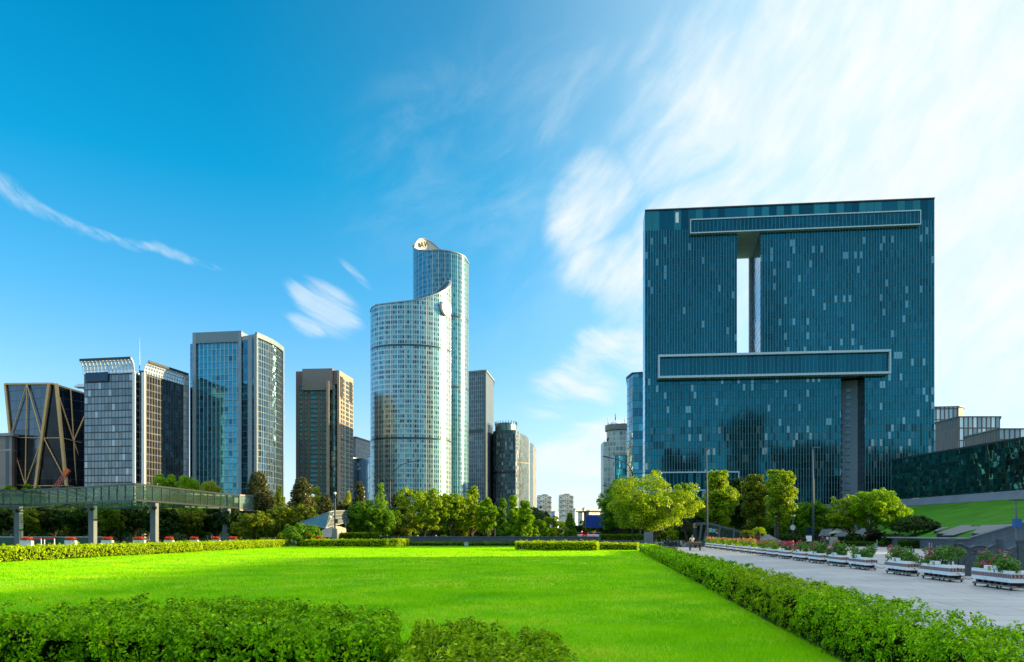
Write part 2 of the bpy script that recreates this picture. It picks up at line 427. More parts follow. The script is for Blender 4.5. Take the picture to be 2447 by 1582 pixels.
sheet('ground', [(-3000, -400), (3000, -400), (3000, 5000), (-3000, 5000)], -.03, M['park'])
LX = lambda Y: .1235 * Y + 3.65           # lawn's right border, foot of the long hedge
lawn_poly = [(-60, -6), (LX(-6), -6), (LX(92), 92), (7, 120), (-34, 122), (-37, 54), (-50, 20)]
sheet('lawn', lawn_poly, 0.0, M['lawn'])
pv = [(LX(-6) + 1.0, -6), (120, -6), (104, 60), (90, 95), (84, 122), (48, 128), (27, 132), (16.2, 128), (LX(90) + 1, 90)]
sheet('plaza', pv, 0.0, M['paving'])
# avenue beyond the plaza, climbing gently
def road():
    mb = MB(); prof = [(150, .02), (175, .35), (205, .85), (235, 1.0), (320, 1.0), (700, 1.0), (1500, 1.0)]
    for (y0, z0), (y1, z1) in zip(prof, prof[1:]):
        f = lambda Y, o: .1235 * Y + o
        mb.face([(f(y0, -22), y0, z0), (f(y0, 9), y0, z0), (f(y1, 9), y1, z1), (f(y1, -22), y1, z1)])
    tag(mb.build('road', M['asphalt']), kind='structure')
    mk = MB()
    for k in range(28):
        for off in (-15.5, -12, -8.5, -2.5, 1, 4.5):
            y0 = 236 + k * 9; y1 = y0 + 4
            f = lambda Y, o: .1235 * Y + o
            mk.face([(f(y0, off - .08), y0, 1.006), (f(y0, off + .08), y0, 1.006), (f(y1, off + .08), y1, 1.006), (f(y1, off - .08), y1, 1.006)])
    tag(mk.build('road_markings', M['marking']), kind='structure')
    kb = MB()
    for off in (-22.15, 9.15):
        for (y0, z0), (y1, z1) in zip(prof, prof[1:]):
            kb.beam((.1235 * y0 + off, y0, z0 + .02), (.1235 * y1 + off, y1, z1 + .02), .3, .24)
    tag(kb.build('kerb', M['pale_stone']), kind='structure')
road()

# grass blades: denser and finer close to the viewer
def in_poly(px, py, poly):
    r = np.zeros(len(px), bool); n = len(poly)
    for i in range(n):
        x0, y0 = poly[i][:2]; x1, y1 = poly[(i + 1) % n][:2]
        c = ((y0 > py) != (y1 > py)); xi = (x1 - x0) * (py - y0) / ((y1 - y0) if y1 != y0 else 1e-9) + x0
        r ^= c & (px < xi)
    return r

def npmesh(name, V, Fc, mat, k, parent=None, mi=None, smooth=False):
    """V (n,3) verts, Fc (m,k) faces"""
    me = bpy.data.meshes.new(name); me.vertices.add(len(V)); me.vertices.foreach_set('co', V.astype('f').ravel())
    me.loops.add(len(Fc) * k); me.loops.foreach_set('vertex_index', Fc.astype('i').ravel())
    me.polygons.add(len(Fc)); me.polygons.foreach_set('loop_start', (np.arange(len(Fc)) * k).astype('i'))
    if mi is not None: me.polygons.foreach_set('material_index', mi.astype('i'))
    for q in (mat if isinstance(mat, (list, tuple)) else [mat]): me.materials.append(q)
    me.update(calc_edges=True)
    o = bpy.data.objects.new(name, me); C.objects.link(o)
    if parent: o.parent = parent
    return o
M['blade'] = leafmat('grass_blade', (.10, .42, .003), (.36, .68, .004), (.80, .68, .10), .45, .6, gloss=.05, ns=.35, nk=.6)

def blades(seed, yr, dens, hgt, wid):
    rg = np.random.default_rng(seed); y0, y1 = yr
    xa, xb = -.70 * y1 - 2, .35 * y1 + 6
    n = int((xb - xa) * (y1 - y0) * dens)
    x = rg.uniform(xa, xb, n); y = rg.uniform(y0, y1, n)
    k = in_poly(x, y, lawn_poly) & (np.abs(x) < y * .68 + 2)
    # patchiness
    pt = np.sin(x * .9 + np.sin(y * .7) * 2) * np.cos(y * 1.1 + np.sin(x * .5) * 2)
    k &= rg.uniform(0, 1, n) < (.75 + .25 * pt)
    x = x[k]; y = y[k]; pt = pt[k]; n = len(x)
    a = rg.uniform(0, 2 * np.pi, n); h = hgt * rg.uniform(.55, 1.15, n) * (1 + .22 * pt); wd = wid * rg.uniform(.7, 1.3, n)
    h = np.where(rg.uniform(0, 1, n) < .012, h * 1.9, h)
    lx = rg.normal(0, .45, n) * h; ly = rg.normal(0, .45, n) * h
    ca, sa = np.cos(a) * wd / 2, np.sin(a) * wd / 2
    V = np.zeros((n, 3, 3)); V[:, 0] = np.stack([x - ca, y - sa, np.zeros(n)], 1); V[:, 1] = np.stack([x + ca, y + sa, np.zeros(n)], 1)
    V[:, 2] = np.stack([x + lx, y + ly, h], 1)
    return V.reshape(-1, 3)
VV = np.concatenate([blades(1, (9, 17), 1100, .085, .010), blades(2, (17, 28), 430, .09, .016), blades(3, (28, 50), 130, .10, .030), blades(4, (50, 85), 40, .10, .06), blades(5, (85, 122), 60, .11, .07)])
gb = npmesh('grass', VV, np.arange(len(VV)).reshape(-1, 3), M['blade'], 3)
tag(gb, 'short bright green grass blades covering the lawn', 'grass', None, 'stuff')

# ------------------------------------------------------------------ leaves, hedges, trees
def leafquads(Cn, Nn, size, rg, aspect=.5, droop=0):
    """diamond leaves; Cn centres, Nn preferred normals"""
    n = len(Cn); nn = Nn + rg.normal(0, .55, (n, 3)); nn /= np.linalg.norm(nn, axis=1)[:, None] + 1e-9
    r = rg.normal(0, 1, (n, 3)); r[:, 2] -= droop * 3; r -= nn * (r * nn).sum(1)[:, None]; r /= np.linalg.norm(r, axis=1)[:, None] + 1e-9
    s = np.cross(nn, r); L = (size * rg.uniform(.65, 1.35, n))[:, None]
    V = np.stack([Cn - r * L * .5, Cn + s * L * aspect * .5 + nn * L * .06, Cn + r * L * .5, Cn - s * L * aspect * .5 + nn * L * .06], 1)
    return V.reshape(-1, 3)

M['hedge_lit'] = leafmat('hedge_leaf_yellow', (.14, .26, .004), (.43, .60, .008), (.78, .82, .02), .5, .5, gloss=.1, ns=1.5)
M['hedge_leaf'] = leafmat('hedge_leaf', (.022, .12, .001), (.36, .70, .004), (.92, .97, .02), .38, .5, gloss=.08, ns=2.2)
M['hedge_dry'] = leafmat('hedge_leaf_olive', (.035, .12, .002), (.38, .60, .006), (.85, .90, .03), .38, .5, gloss=.08, ns=2.2)
M['hedge_dark'] = leafmat('hedge_leaf_dark', (.015, .05, .004), (.04, .12, .006), (.10, .22, .012), .4, .5, gloss=.08)
M['hedge_mid'] = leafmat('hedge_leaf_mid', (.03, .09, .003), (.11, .24, .005), (.32, .42, .015), .45, .5, gloss=.08)
M['hedge_core'] = plain('hedge_twigs', (.012, .020, .004), 1.0, 0, .4, 3, spec=0)

def hedge(name, poly, h, leaf, dens, mat, label, cat='hedge', group=None, seed=0, z0=0.0, sides=1.0, clump=.07, top=1.0, ltop=None, stems=True, core_on=True, cull=True):
    rg = np.random.default_rng(seed); P = np.array([p[:2] for p in poly], float); n = len(P)
    ar = 0
    for i in range(n): ar += P[i][0] * P[(i + 1) % n][1] - P[(i + 1) % n][0] * P[i][1]
    ar /= 2
    if ar < 0: P = P[::-1]; ar = -ar
    ctr = P.mean(0)
    core = MB(); ins = []; iz = min(.20, .30 * h)
    for i in range(n):
        e0 = P[i] - P[i - 1]; e1 = P[(i + 1) % n] - P[i]; e0 /= np.linalg.norm(e0) + 1e-9; e1 /= np.linalg.norm(e1) + 1e-9
        v_ = np.array([-e0[1] - e1[1], e0[0] + e1[0]]); v_ /= np.linalg.norm(v_) + 1e-9; ins.append(tuple(P[i] + v_ * iz))
    core.prism(ins, z0 + .12 * h, z0 + h - .24, top=True)
    if not core_on: core = MB(); core.box((ctr[0], ctr[1], z0 + h * .3), (.3, .3, .2))
    Cs = []; Ns = []
    # density by distance
    x0, y0 = P.min(0); x1, y1 = P.max(0); nt_ = int((x1 - x0) * (y1 - y0) * dens * top)
    x = rg.uniform(x0, x1, nt_); y = rg.uniform(y0, y1, nt_)
    pl = [tuple(p) for p in P]; k = in_poly(x, y, pl)
    x = x[k]; y = y[k]
    lump = clump * (np.sin(x * 2.3 + 1.7 * np.sin(y * 1.9)) + np.cos(y * 2.9 + np.sin(x * 3.1) * 1.3) + .8 * np.sin(x * 6.1 + y * 4.7)) * .6
    zt = z0 + h + lump + rg.normal(0, .03, len(x)) - np.abs(rg.normal(0, .07, len(x))) + np.where(rg.uniform(0, 1, len(x)) < .05, rg.uniform(0, .09, len(x)), 0)
    Cs.append(np.stack([x, y, zt], 1)); Ns.append(np.tile((0, 0, 1.0), (len(x), 1)))
    for i in range(n):
        a = P[i]; b_ = P[(i + 1) % n]; L = np.linalg.norm(b_ - a); nr = np.array([(b_ - a)[1], -(b_ - a)[0]]) / (L + 1e-9)
        mid = (a + b_) / 2
        if cull and np.dot(nr, -mid) < -0.25 * np.linalg.norm(mid): dd = dens * .25
        else: dd = dens
        q = int(L * h * dd * sides)
        u = rg.uniform(0, 1, q); zz = rg.uniform(.04, 1, q) ** .8 * h
        p = a + (b_ - a) * u[:, None]; bl = clump * (np.sin(p[:, 0] * 3.1 + zz * 4) + np.cos(p[:, 1] * 2.7 + zz * 3.3)) * .55 + rg.normal(0, .045, q) - .05 * (1 - zz / h)
        p = p + nr * bl[:, None]
        Cs.append(np.column_stack([p, z0 + zz])); Ns.append(np.tile((nr[0], nr[1], .35), (q, 1)))
    Cn = np.concatenate(Cs); Nn = np.concatenate(Ns)
    # gather leaves into sprig clumps so that the surface is broken by small domes and hollows
    nc_ = max(8, int(len(Cn) / 46)); ci = rg.integers(0, len(Cn), nc_); cc = Cn[ci] + Nn[ci] * rg.uniform(-.05, .05, nc_)[:, None]; cell = {}
    rc = .09 if leaf > .10 else .088
    pick = rg.uniform(0, 1, len(Cn)) < (.72 if leaf < .10 else .25); Cn[:, 2] -= np.where(pick | (Nn[:, 2] < .9), 0, .07); idx = np.nonzero(pick)[0]; own = np.minimum((rg.uniform(0, 1, len(idx)) * nc_).astype(int), nc_ - 1); d_ = rg.normal(0, 1, (len(idx), 3)); d_ /= np.linalg.norm(d_, axis=1)[:, None]
    flip = (d_ * Nn[ci][own]).sum(1) < -.2; d_[flip] *= -1
    Cn[idx] = cc[own] + d_ * (rc * rg.uniform(.55, 1.1, len(idx)))[:, None] + Nn[ci][own] * rc * .15; Nn[idx] = d_ * .8 + Nn[ci][own] * .5
    Cn[:, 2] = np.maximum(Cn[:, 2], z0 + .03)
    V = leafquads(Cn, Nn, leaf, rg, .5)
    nc = len(core.v); nf = len(core.f)
    if stems:
        q = int(len(Cn) * .006) + 10; st = MB()
        for j in rg.integers(0, len(Cn), q):
            c = Cn[j]; zz = rg.uniform(0, .3) * h
            e = leaf * .12
            if c[2] < z0 + h * .8:
                core.tube([(c[0], c[1], z0 + zz), (c[0] + rg.normal(0, .06), c[1] + rg.normal(0, .06), z0 + zz + h * .5)], [max(.008, leaf * .13), max(.004, leaf * .07)], 3, False)
    nc = len(core.v)
    Vc = np.array(core.v)
    fl = []
    for f in core.f:
        if len(f) == 4: fl.append(f)
        else:
            for j in range(1, len(f) - 1): fl.append((f[0], f[j], f[j + 1], f[j + 1]))
    # polygons with repeated vertex are not allowed: triangulate the cap separately
    me = bpy.data.meshes.new(name)
    quads = [f for f in fl if f[2] != f[3]]; tris = [f[:3] for f in fl if f[2] == f[3]]
    Q = np.array(quads).reshape(-1, 4) if quads else np.zeros((0, 4), int); T = np.array(tris).reshape(-1, 3) if tris else np.zeros((0, 3), int)
    LQ = np.arange(len(V)).reshape(-1, 4) + nc
    allV = np.concatenate([Vc, V]); loops = np.concatenate([Q.ravel(), T.ravel(), LQ.ravel()])
    tot = np.concatenate([np.full(len(Q), 4), np.full(len(T), 3), np.full(len(LQ), 4)]); start = np.concatenate([[0], np.cumsum(tot)[:-1]])
    me.vertices.add(len(allV)); me.vertices.foreach_set('co', allV.astype('f').ravel()); me.loops.add(len(loops)); me.loops.foreach_set('vertex_index', loops.astype('i'))
    me.polygons.add(len(tot)); me.polygons.foreach_set('loop_start', start.astype('i'))
    mi = np.concatenate([np.zeros(len(Q) + len(T)), np.ones(len(LQ))]); me.polygons.foreach_set('material_index', mi.astype('i'))
    me.materials.append(M['hedge_core']); me.materials.append(mat); me.update(calc_edges=True)
    o = bpy.data.objects.new(name, me); C.objects.link(o)
    return tag(o, label, cat, group)

def pp(l): return [(PX(px, Y), Y) for px, Y in l]
# foreground pair
hedge('hedge', pp([(-330, 9.9), (205, 9.4), (411, 9.0), (700, 8.5), (908, 8.2), (940, 10.5), (768, 11.4), (600, 12.7), (411, 12.3), (0, 10.7), (-330, 10.4)]), .93, .058, 1300,
      M['hedge_leaf'], 'wide clipped green hedge block filling the bottom left corner in front of the lawn', seed=1, clump=.03, sides=1.7)
hedge('hedge', pp([(870, 5.2), (960, 6.8), (992, 8.7), (1003, 9.6), (1047, 10.2), (1154, 9.9), (1250, 9.4), (1325, 8.3), (1370, 6.8), (1390, 5.2)]), .86, .056, 1350,
      M['hedge_dry'], 'low bushy hedge mound with olive twigs at the bottom centre, right of the foreground gap', seed=2, clump=.08)
# long hedge between lawn and plaza, in one piece with density falling away
def long_hedge():
    segs = [(4.5, 9, .046, 1500), (9, 15, .047, 1250), (15, 24, .056, 750), (24, 40, .075, 400), (40, 62, .12, 150), (62, 88, .17, 75)]
    parts = []
    for i, (a, b_, lf, dn) in enumerate(segs):
        fx = lambda Y, o: .1235 * Y + o
        wob = .06 * math.sin(a)
        parts.append(hedge('hedge', [(fx(a, 3.62 + wob), a), (fx(a, 4.85), a), (fx(b_, 4.85), b_), (fx(b_, 3.62), b_)], .86, lf, dn, M['hedge_dry'] if i == 2 else M['hedge_leaf'], 'x', seed=20 + i, clump=.04, core_on=False))
    # merge the segment meshes into one object
    bm = bmesh.new(); fx = lambda Y, o: .1235 * Y + o; cb_ = MB(); ys = [4.5, 20, 40, 60, 88]
    for a, b_ in zip(ys, ys[1:]): cb_.prism([(fx(a, 3.82), a), (fx(a, 4.65), a), (fx(b_, 4.65), b_), (fx(b_, 3.82), b_)], .1, .62)
    tmp = cb_.build('hedge', M['hedge_core']); bm.from_mesh(tmp.data); bpy.data.objects.remove(tmp)
    mats = [M['hedge_core'], M['hedge_leaf'], M['hedge_dry']]
    for i, o in enumerate(parts):
        n0 = len(bm.faces); bm.from_mesh(o.data); bm.faces.ensure_lookup_table()
        if i == 2:
            for f in bm.faces[n0:]:
                if f.material_index == 1: f.material_index = 2
    me = bpy.data.meshes.new('hedge'); bm.to_mesh(me); bm.free()
    for q in mats: me.materials.append(q)
    for o in parts: d_ = o.data; bpy.data.objects.remove(o); bpy.data.meshes.remove(d_)
    o = bpy.data.objects.new('hedge', me); C.objects.link(o)
    tag(o, 'long trimmed hedge running from the bottom right corner between lawn and paved plaza', 'hedge')
long_hedge()
hedge('hedge', [(-52, 30), (-36.2, 38), (-35.2, 54), (-34.6, 80), (-34.2, 119), (-35.6, 119.5), (-36.0, 80), (-36.6, 54), (-37.6, 38), (-53, 29)], 1.14, .17, 130, M['hedge_lit'],
      'sunlit yellow-green hedge along the left edge of the lawn below the glass walkway', seed=3, clump=.05)
hedge('hedge', pp([(706, 119.5), (745, 116), (925, 115), (931, 118), (760, 119.5), (716, 122)]), 1.2, .2, 95, M['hedge_lit'],
      'sunlit far hedge block in front of the lamp post with stone plinth', seed=4, clump=.05)
hedge('hedge', pp([(925, 115), (974, 124), (976, 129), (935, 119)]), 1.25, .2, 95, M['hedge_lit'], 'short end piece of far hedge at the left end of the dark wall', seed=5, clump=.05)
hedge('hedge', pp([(974, 133), (1235, 128), (1236, 130), (974, 136)]), .62, .2, 90, M['hedge_mid'], 'low thin dark hedge strip at the foot of the long dark wall', seed=6, clump=.05)
hedge('hedge', pp([(1232, 94), (1290, 91), (1427, 90), (1431, 92.5), (1300, 95), (1234, 97)]), 1.12, .16, 150, M['hedge_lit'], 'bright trimmed hedge block on the far lawn edge left of the blue billboard', seed=7, clump=.07)
hedge('hedge', pp([(1428, 96), (1524, 92), (1526, 94), (1430, 98.5)]), .92, .16, 150, M['hedge_lit'], 'low hedge piece linking the far hedge block to the long plaza hedge', seed=8, clump=.07)
hedge('hedge', pp([(1433, 137), (1541, 134), (1542, 136), (1434, 140)]), 1.95, .22, 90, M['hedge_mid'], 'dark green hedge standing on top of low wall left of the stone pillar', seed=9, clump=.05)
hedge('hedge', pp([(807, 137), (905, 135), (906, 138), (808, 140)]), 2.2, .24, 90, M['hedge_mid'], 'yellowish hedge between lamp plinth and left end of the dark wall', seed=10, clump=.07)
hedge('hedge', pp([(2146, 108), (2243, 103), (2247, 105), (2148, 112)]), 1.1, .2, 70, M['hedge_dark'], 'dark box hedge behind the white bollards left of the carved stone balustrade', seed=11, clump=.04)
hedge('hedge', pp([(2008, 124), (2130, 118), (2134, 121), (2010, 128)]), .8, .2, 70, M['hedge_dark'], 'low dark hedge under the twin green trees', seed=12, clump=.04)

# ---------- trees
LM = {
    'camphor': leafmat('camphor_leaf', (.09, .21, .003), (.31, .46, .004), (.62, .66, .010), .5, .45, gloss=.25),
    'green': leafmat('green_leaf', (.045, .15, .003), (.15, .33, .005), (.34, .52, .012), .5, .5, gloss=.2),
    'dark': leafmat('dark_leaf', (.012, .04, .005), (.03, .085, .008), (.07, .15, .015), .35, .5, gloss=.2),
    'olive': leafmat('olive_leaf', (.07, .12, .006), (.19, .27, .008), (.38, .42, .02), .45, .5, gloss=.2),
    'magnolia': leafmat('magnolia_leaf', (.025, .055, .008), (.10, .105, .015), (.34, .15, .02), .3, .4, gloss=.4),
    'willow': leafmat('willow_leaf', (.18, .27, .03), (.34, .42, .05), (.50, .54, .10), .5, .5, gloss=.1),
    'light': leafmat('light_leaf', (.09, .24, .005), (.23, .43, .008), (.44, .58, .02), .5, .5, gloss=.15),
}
def tree(px, py_top, wpx, Y, kind, label, group=None, seed=0, py_base=None, mat=None, cb=.3, base=None, nleaf=None, trunk=True, cat='tree', z0=0.0, bx=None, lsz=None, whitewash=False, tw=None, name='tree'):
    rg = np.random.default_rng(seed + 100); X = PX(px, Y); H = PZ(py_top, Y) - z0; W = wpx / F * Y
    W *= {'round': 1.12, 'tall': 1.22, 'spire': 1.5, 'cone': 1.12}.get(kind, 1.0)
    root = empty(name, label, cat, (X if bx is None else PX(bx, Y), Y, z0), 0, group)
    ox = 0 if bx is None else X - PX(bx, Y)
    W2 = W / 2; c0 = H * cb; CH = H - c0
    pxm = Y / 774.0  # metres per render pixel
    ls = lsz if lsz else min(max(.16, pxm * 1.9), .55)
    # clump centres
    K = {'round': 150, 'tall': 130, 'cone': 170, 'weep': 80, 'spire': 80, 'spread': 100, 'shrub': 130}[kind]
    pts = []; rad = []
    if kind == 'tall':
        nb = 7; bl = []; K = 260
        for i in range(nb):
            f = (i + .5) / nb; bl.append((rg.uniform(-.18, .18) * W2, rg.uniform(-.2, .2) * W2, c0 + CH * f, W2 * (.62 + .38 * math.sin(math.pi * min(1, f * 1.0 + .1))) * rg.uniform(.75, 1.0)))
    lobes = []
    if kind in ('round', 'shrub'):
        K = 210
        for i in range(27):
            d = rg.normal(0, 1, 3); d /= np.linalg.norm(d); rl = W2 * rg.uniform(.27, .42); rz = min(rl, CH * .30)
            q = np.array([d[0] * (W2 - rl) * .98, d[1] * (W2 - rl) * .98, c0 + CH * .5 + d[2] * (CH * .5 - rz) * .98]); lobes.append((q, rl, rz))
        lobes.append((np.array([0, 0, c0 + CH * .68]), W2 * .42, CH * .30))
    for i in range(K):
        d = rg.normal(0, 1, 3); d /= np.linalg.norm(d); u = rg.uniform(.25, 1) ** .5
        if lobes:
            q0, rl, rz = lobes[rg.integers(0, len(lobes))]; s_ = rg.uniform(.5, .92)
            q = q0 + d * np.array([rl, rl, rz]) * s_; r = W2 * rg.uniform(.09, .16); r = min(r, CH * .14)
        elif kind in ('round', 'shrub'):
            lob = 1 + .16 * math.sin(3 * math.atan2(d[1], d[0]) + seed) + .12 * math.sin(5 * d[2] + 2 * seed)
            q = np.array([d[0] * W2 * .84, d[1] * W2 * .84, d[2] * CH * .45]) * u * lob; q[2] += c0 + CH * .48
            if d[2] < 0: q[2] += abs(d[2]) * CH * .10
            r = W2 * rg.uniform(.16, .26)
        elif kind == 'tall':
            bx_, by_, bz_, br_ = bl[rg.integers(0, nb)]
            q = np.array([bx_ + d[0] * br_ * .78 * u, by_ + d[1] * br_ * .72 * u, bz_ + d[2] * CH * .15 * u]); r = br_ * rg.uniform(.16, .28)
        elif kind == 'cone':
            f = rg.uniform(0, 1) ** 1.5; rr = W2 * (1 - f) ** .7 * rg.uniform(.45, 1.0) * .95; a = rg.uniform(0, 6.28)
            q = np.array([math.cos(a) * rr, math.sin(a) * rr, c0 + CH * f * .96]); r = W2 * rg.uniform(.17, .30)
        elif kind == 'weep':
            a = rg.uniform(0, 6.28); rr = W2 * rg.uniform(.1, .85); q = np.array([math.cos(a) * rr, math.sin(a) * rr, c0 + CH * (.95 - .45 * (rr / W2) ** 2) * rg.uniform(.6, 1.0)]); r = W2 * rg.uniform(.14, .24)
        elif kind == 'spire':
            f = rg.uniform(0, 1); rr = W2 * (1 - f * .85) * rg.uniform(.1, 1.0); a = rg.uniform(0, 6.28)
            q = np.array([math.cos(a) * rr, math.sin(a) * rr, c0 + CH * f * .97]); r = W2 * rg.uniform(.1, .22)
        else:  # spread
            a = rg.uniform(0, 6.28); rr = W2 * rg.uniform(0, 1) ** .5 * .85; q = np.array([math.cos(a) * rr, math.sin(a) * rr, c0 + CH * (.9 - .55 * (rr / W2) ** 2) * rg.uniform(.55, 1.0)]); r = W2 * rg.uniform(.13, .22)
        if q[2] + r * .8 > H: q[2] = H - r * .8
        pts.append(q); rad.append(r)
    pts = np.array(pts); rad = np.array(rad); pts[:, 0] += ox
    area = sum(4 * math.pi * r * r for r in rad)
    n = nleaf or int(min(30000, max(9000, area / (ls * ls * .5) * .9)))
    pr = rad ** 2; pr /= pr.sum(); ci = rg.choice(K, n, p=pr)
    d = rg.normal(0, 1, (n, 3)); d /= np.linalg.norm(d, axis=1)[:, None]; d[:, 2] = np.where(d[:, 2] < -.65, -d[:, 2] * .6, d[:, 2])
    s = rg.uniform(.55, 1.06, n) ** .6
    Cn = pts[ci] + d * (rad[ci] * s)[:, None] * np.array([1, 1, .9])
    # stray sprigs break the outline
    Nn = d + np.array([0, 0, .5])
    if kind == 'weep':
        Cn[:, 2] -= rg.uniform(0, 1, n) ** 2 * CH * .22; V = leafquads(Cn, d * [1, 1, .1], ls * 1.4, rg, .28, droop=1.2)
    elif kind == 'magnolia': V = leafquads(Cn, Nn, ls, rg, .5)
    else: V = leafquads(Cn, Nn, ls, rg, .62)
    nm = 'crown'
    npmesh(nm, V, np.arange(len(V)).reshape(-1, 4), LM[mat or 'green'], 4, root)
    if trunk:
        tb = MB(); tr = tw or max(.10, H * .017); top = c0 + CH * .55
        bend = [(0, 0, -.05), (rg.normal(0, .03) * H, 0, c0 * .5), (ox * .3 + rg.normal(0, .02) * H, 0, c0), (ox * .7, rg.normal(0, .03) * H, top)]
        tb.tube(bend, [tr * 1.25, tr, tr * .85, tr * .3], 8)
        fork = Vector(bend[2])
        for j in rg.choice(K, min(16, K), replace=False):
            q = Vector(pts[j]); mid = fork.lerp(q, .5) + Vector((0, 0, -.05 * H)); st = Vector((0, 0, c0 * rg.uniform(.8, 1.0))) + Vector((bend[2][0] * .9, 0, 0))
            tb.tube([st, mid, q], [tr * .5, tr * .28, tr * .1], 5, False)
        tb.build('trunk', M['bark'], root, True)
        if whitewash:
            wb = MB(); wb.tube([(0, 0, -.04), (bend[1][0] * .35, 0, c0 * .2)], [tr * 1.28, tr * 1.2], 8, False); wb.build('lime_wash', M['lime_wash'], root, True)
    return root
# ------------------------------------------------------------------ tree list (px centre, py top, width px, distance, ...)
G1 = 'trees along the right avenue'
tree(1490, 1140, 120, 145, 'round', 'dark camphor tree partly hidden behind the left side of the big round tree', G1, 1, mat='green', cb=.08)
tree(1563, 1121, 212, 122, 'round', 'big round yellow-green camphor tree behind the stone pillar', G1, 2, mat='camphor', cb=.16, bx=1566, tw=.3, nleaf=30000)
tree(1640, 1150, 66, 165, 'round', 'small green tree peeking out just right of the big round tree', G1, 3, mat='green', cb=.2)
tree(1661, 1185, 78, 150, 'round', 'dark green tree behind the metro entrance, left of its lamp pole', G1, 31, mat='dark', cb=.2)
tree(1711, 1125, 92, 138, 'tall', 'tall bright green tree with ragged crown right behind the lamp pole at the entrance canopy', G1, 4, mat='camphor', cb=.32, bx=1715)
tree(1762, 1143, 66, 150, 'tall', 'very dark slender tree between two lighter street trees', G1, 5, mat='dark', cb=.30, bx=1763)
tree(1806, 1134, 76, 144, 'tall', 'olive street tree with double trunk in the middle of the right row', G1, 6, mat='olive', cb=.3, bx=1815)
tree(1866, 1122, 84, 132, 'tall', 'tall street tree with white-painted trunk foot and cloud-shaped crown', G1, 7, mat='camphor', cb=.36, bx=1861, whitewash=True, tw=.3)
tree(1740, 1205, 70, 185, 'round', 'low shaded tree behind the row, right of the tall bright tree', G1, 8, mat='olive', cb=.15)
tree(1850, 1215, 90, 190, 'round', 'low green tree in the gap under the tall street trees', G1, 9, mat='green', cb=.1)
tree(1795, 1222, 80, 200, 'round', 'far low tree seen between the trunks behind the entrance canopy', G1, 91, mat='olive', cb=.1)
tree(1908, 1196, 80, 165, 'round', 'shaded round tree behind the round white sign', G1, 10, mat='green', cb=.2)
tree(1955, 1188, 84, 158, 'round', 'shaded tree with pale top right of the tall lamp pole', G1, 11, mat='green', cb=.18)
tree(2022, 1178, 90, 135, 'round', 'left one of the twin green trees before the grass slope', G1, 12, mat='camphor', cb=.28, bx=2030)
tree(2098, 1164, 142, 130, 'round', 'right, larger one of the twin green trees before the grass slope', G1, 13, mat='light', cb=.22, bx=2070)
tree(2186, 1231, 112, 122, 'spread', 'low spreading dark tree on the right in front of grass slope', G1, 14, mat='dark', cb=.3)
tree(1985, 1225, 80, 172, 'round', 'small dark tree behind the cream parasol', G1, 141, mat='dark', cb=.15)
for i, (px, pt, w_, Y, l_) in enumerate([(2042, 1273, 44, 128, 'dark rounded shrub under the left twin tree'), (2140, 1273, 62, 117, 'dark rounded shrub left of the box hedge'),
        (2095, 1262, 70, 134, 'dark spreading shrub under right twin tree'), (1895, 1272, 60, 125, 'dark spiky shrub behind the red hydrant'), (1590, 1255, 70, 150, 'yellowish low shrub tree beside the foot of the big round tree'), (1720, 1268, 40, 150, 'small dark bush behind the entrance canopy')]):
    tree(px, pt, w_, Y, 'shrub', l_, 'shrubs near the plaza', 200 + i, mat='camphor' if i == 4 else 'dark', cb=.02, trunk=False, cat='shrub', nleaf=5000, name='shrub')
# centre group beyond the dark wall
G2 = 'park trees behind the dark wall'
tree(893, 1182, 128, 150, 'shrub', 'massive dark green bush right of the glass canopy', G2, 15, mat='green', cb=.0, trunk=False, name='shrub', cat='shrub', nleaf=22000)
tree(957, 1205, 80, 158, 'round', 'grey-green leafy tree low beside the massive dark bush', G2, 151, mat='olive', cb=.05)
tree(985, 1160, 92, 168, 'round', 'large round tree under the lower curved tower, first of the clipped row', G2, 16, mat='camphor', cb=.10)
tree(1040, 1164, 76, 162, 'round', 'round tree second in the clipped row behind the wall', G2, 17, mat='camphor', cb=.18)
tree(1084, 1168, 66, 164, 'round', 'round tree third in the clipped row behind the wall', G2, 18, mat='camphor', cb=.20)
tree(1128, 1160, 72, 172, 'round', 'fourth tree of the clipped row, just left of the pinstripe tower foot', G2, 19, mat='camphor', cb=.16)
tree(1016, 1178, 56, 175, 'round', 'olive tree wedged behind the first two clipped trees', G2, 161, mat='olive', cb=.2)
tree(1062, 1180, 70, 186, 'round', 'dark green tree between second and third clipped trees, behind them', G2, 162, mat='green', cb=.05)
tree(1108, 1182, 70, 190, 'round', 'dark green tree between third and fourth clipped trees, behind them', G2, 163, mat='olive', cb=.05)
tree(1150, 1190, 64, 184, 'round', 'dark green tree behind the fourth clipped tree and the feathery one', G2, 164, mat='green', cb=.05)
tree(1166, 1186, 56, 166, 'round', 'lighter feathery tree fifth from left behind the wall', G2, 20, mat='light', cb=.15)
tree(1200, 1190, 40, 160, 'spire', 'slender feathery conifer left of the broad one', G2, 21, mat='green', cb=.05)
tree(1226, 1183, 46, 157, 'spire', 'tallest feathery light green conifer with spiky top', G2, 22, mat='light', cb=.05)
tree(1254, 1196, 56, 154, 'spire', 'broad feathery light green conifer beside the faceted tower', G2, 23, mat='light', cb=.02)
tree(1290, 1208, 44, 240, 'round', 'dark round tree in front of the left white apartment tower', G2, 24, mat='dark', cb=.02)
tree(1320, 1231, 66, 160, 'round', 'round olive tree left of the avenue', G2, 25, mat='camphor', cb=.02)
tree(1288, 1240, 50, 156, 'shrub', 'low bush between conifer and round olive tree', G2, 251, mat='light', cb=.0, trunk=False, cat='shrub', name='shrub', nleaf=6000)
tree(1362, 1226, 34, 215, 'cone', 'small pointed green tree before the right white apartment tower', G2, 26, mat='green', cb=.03)
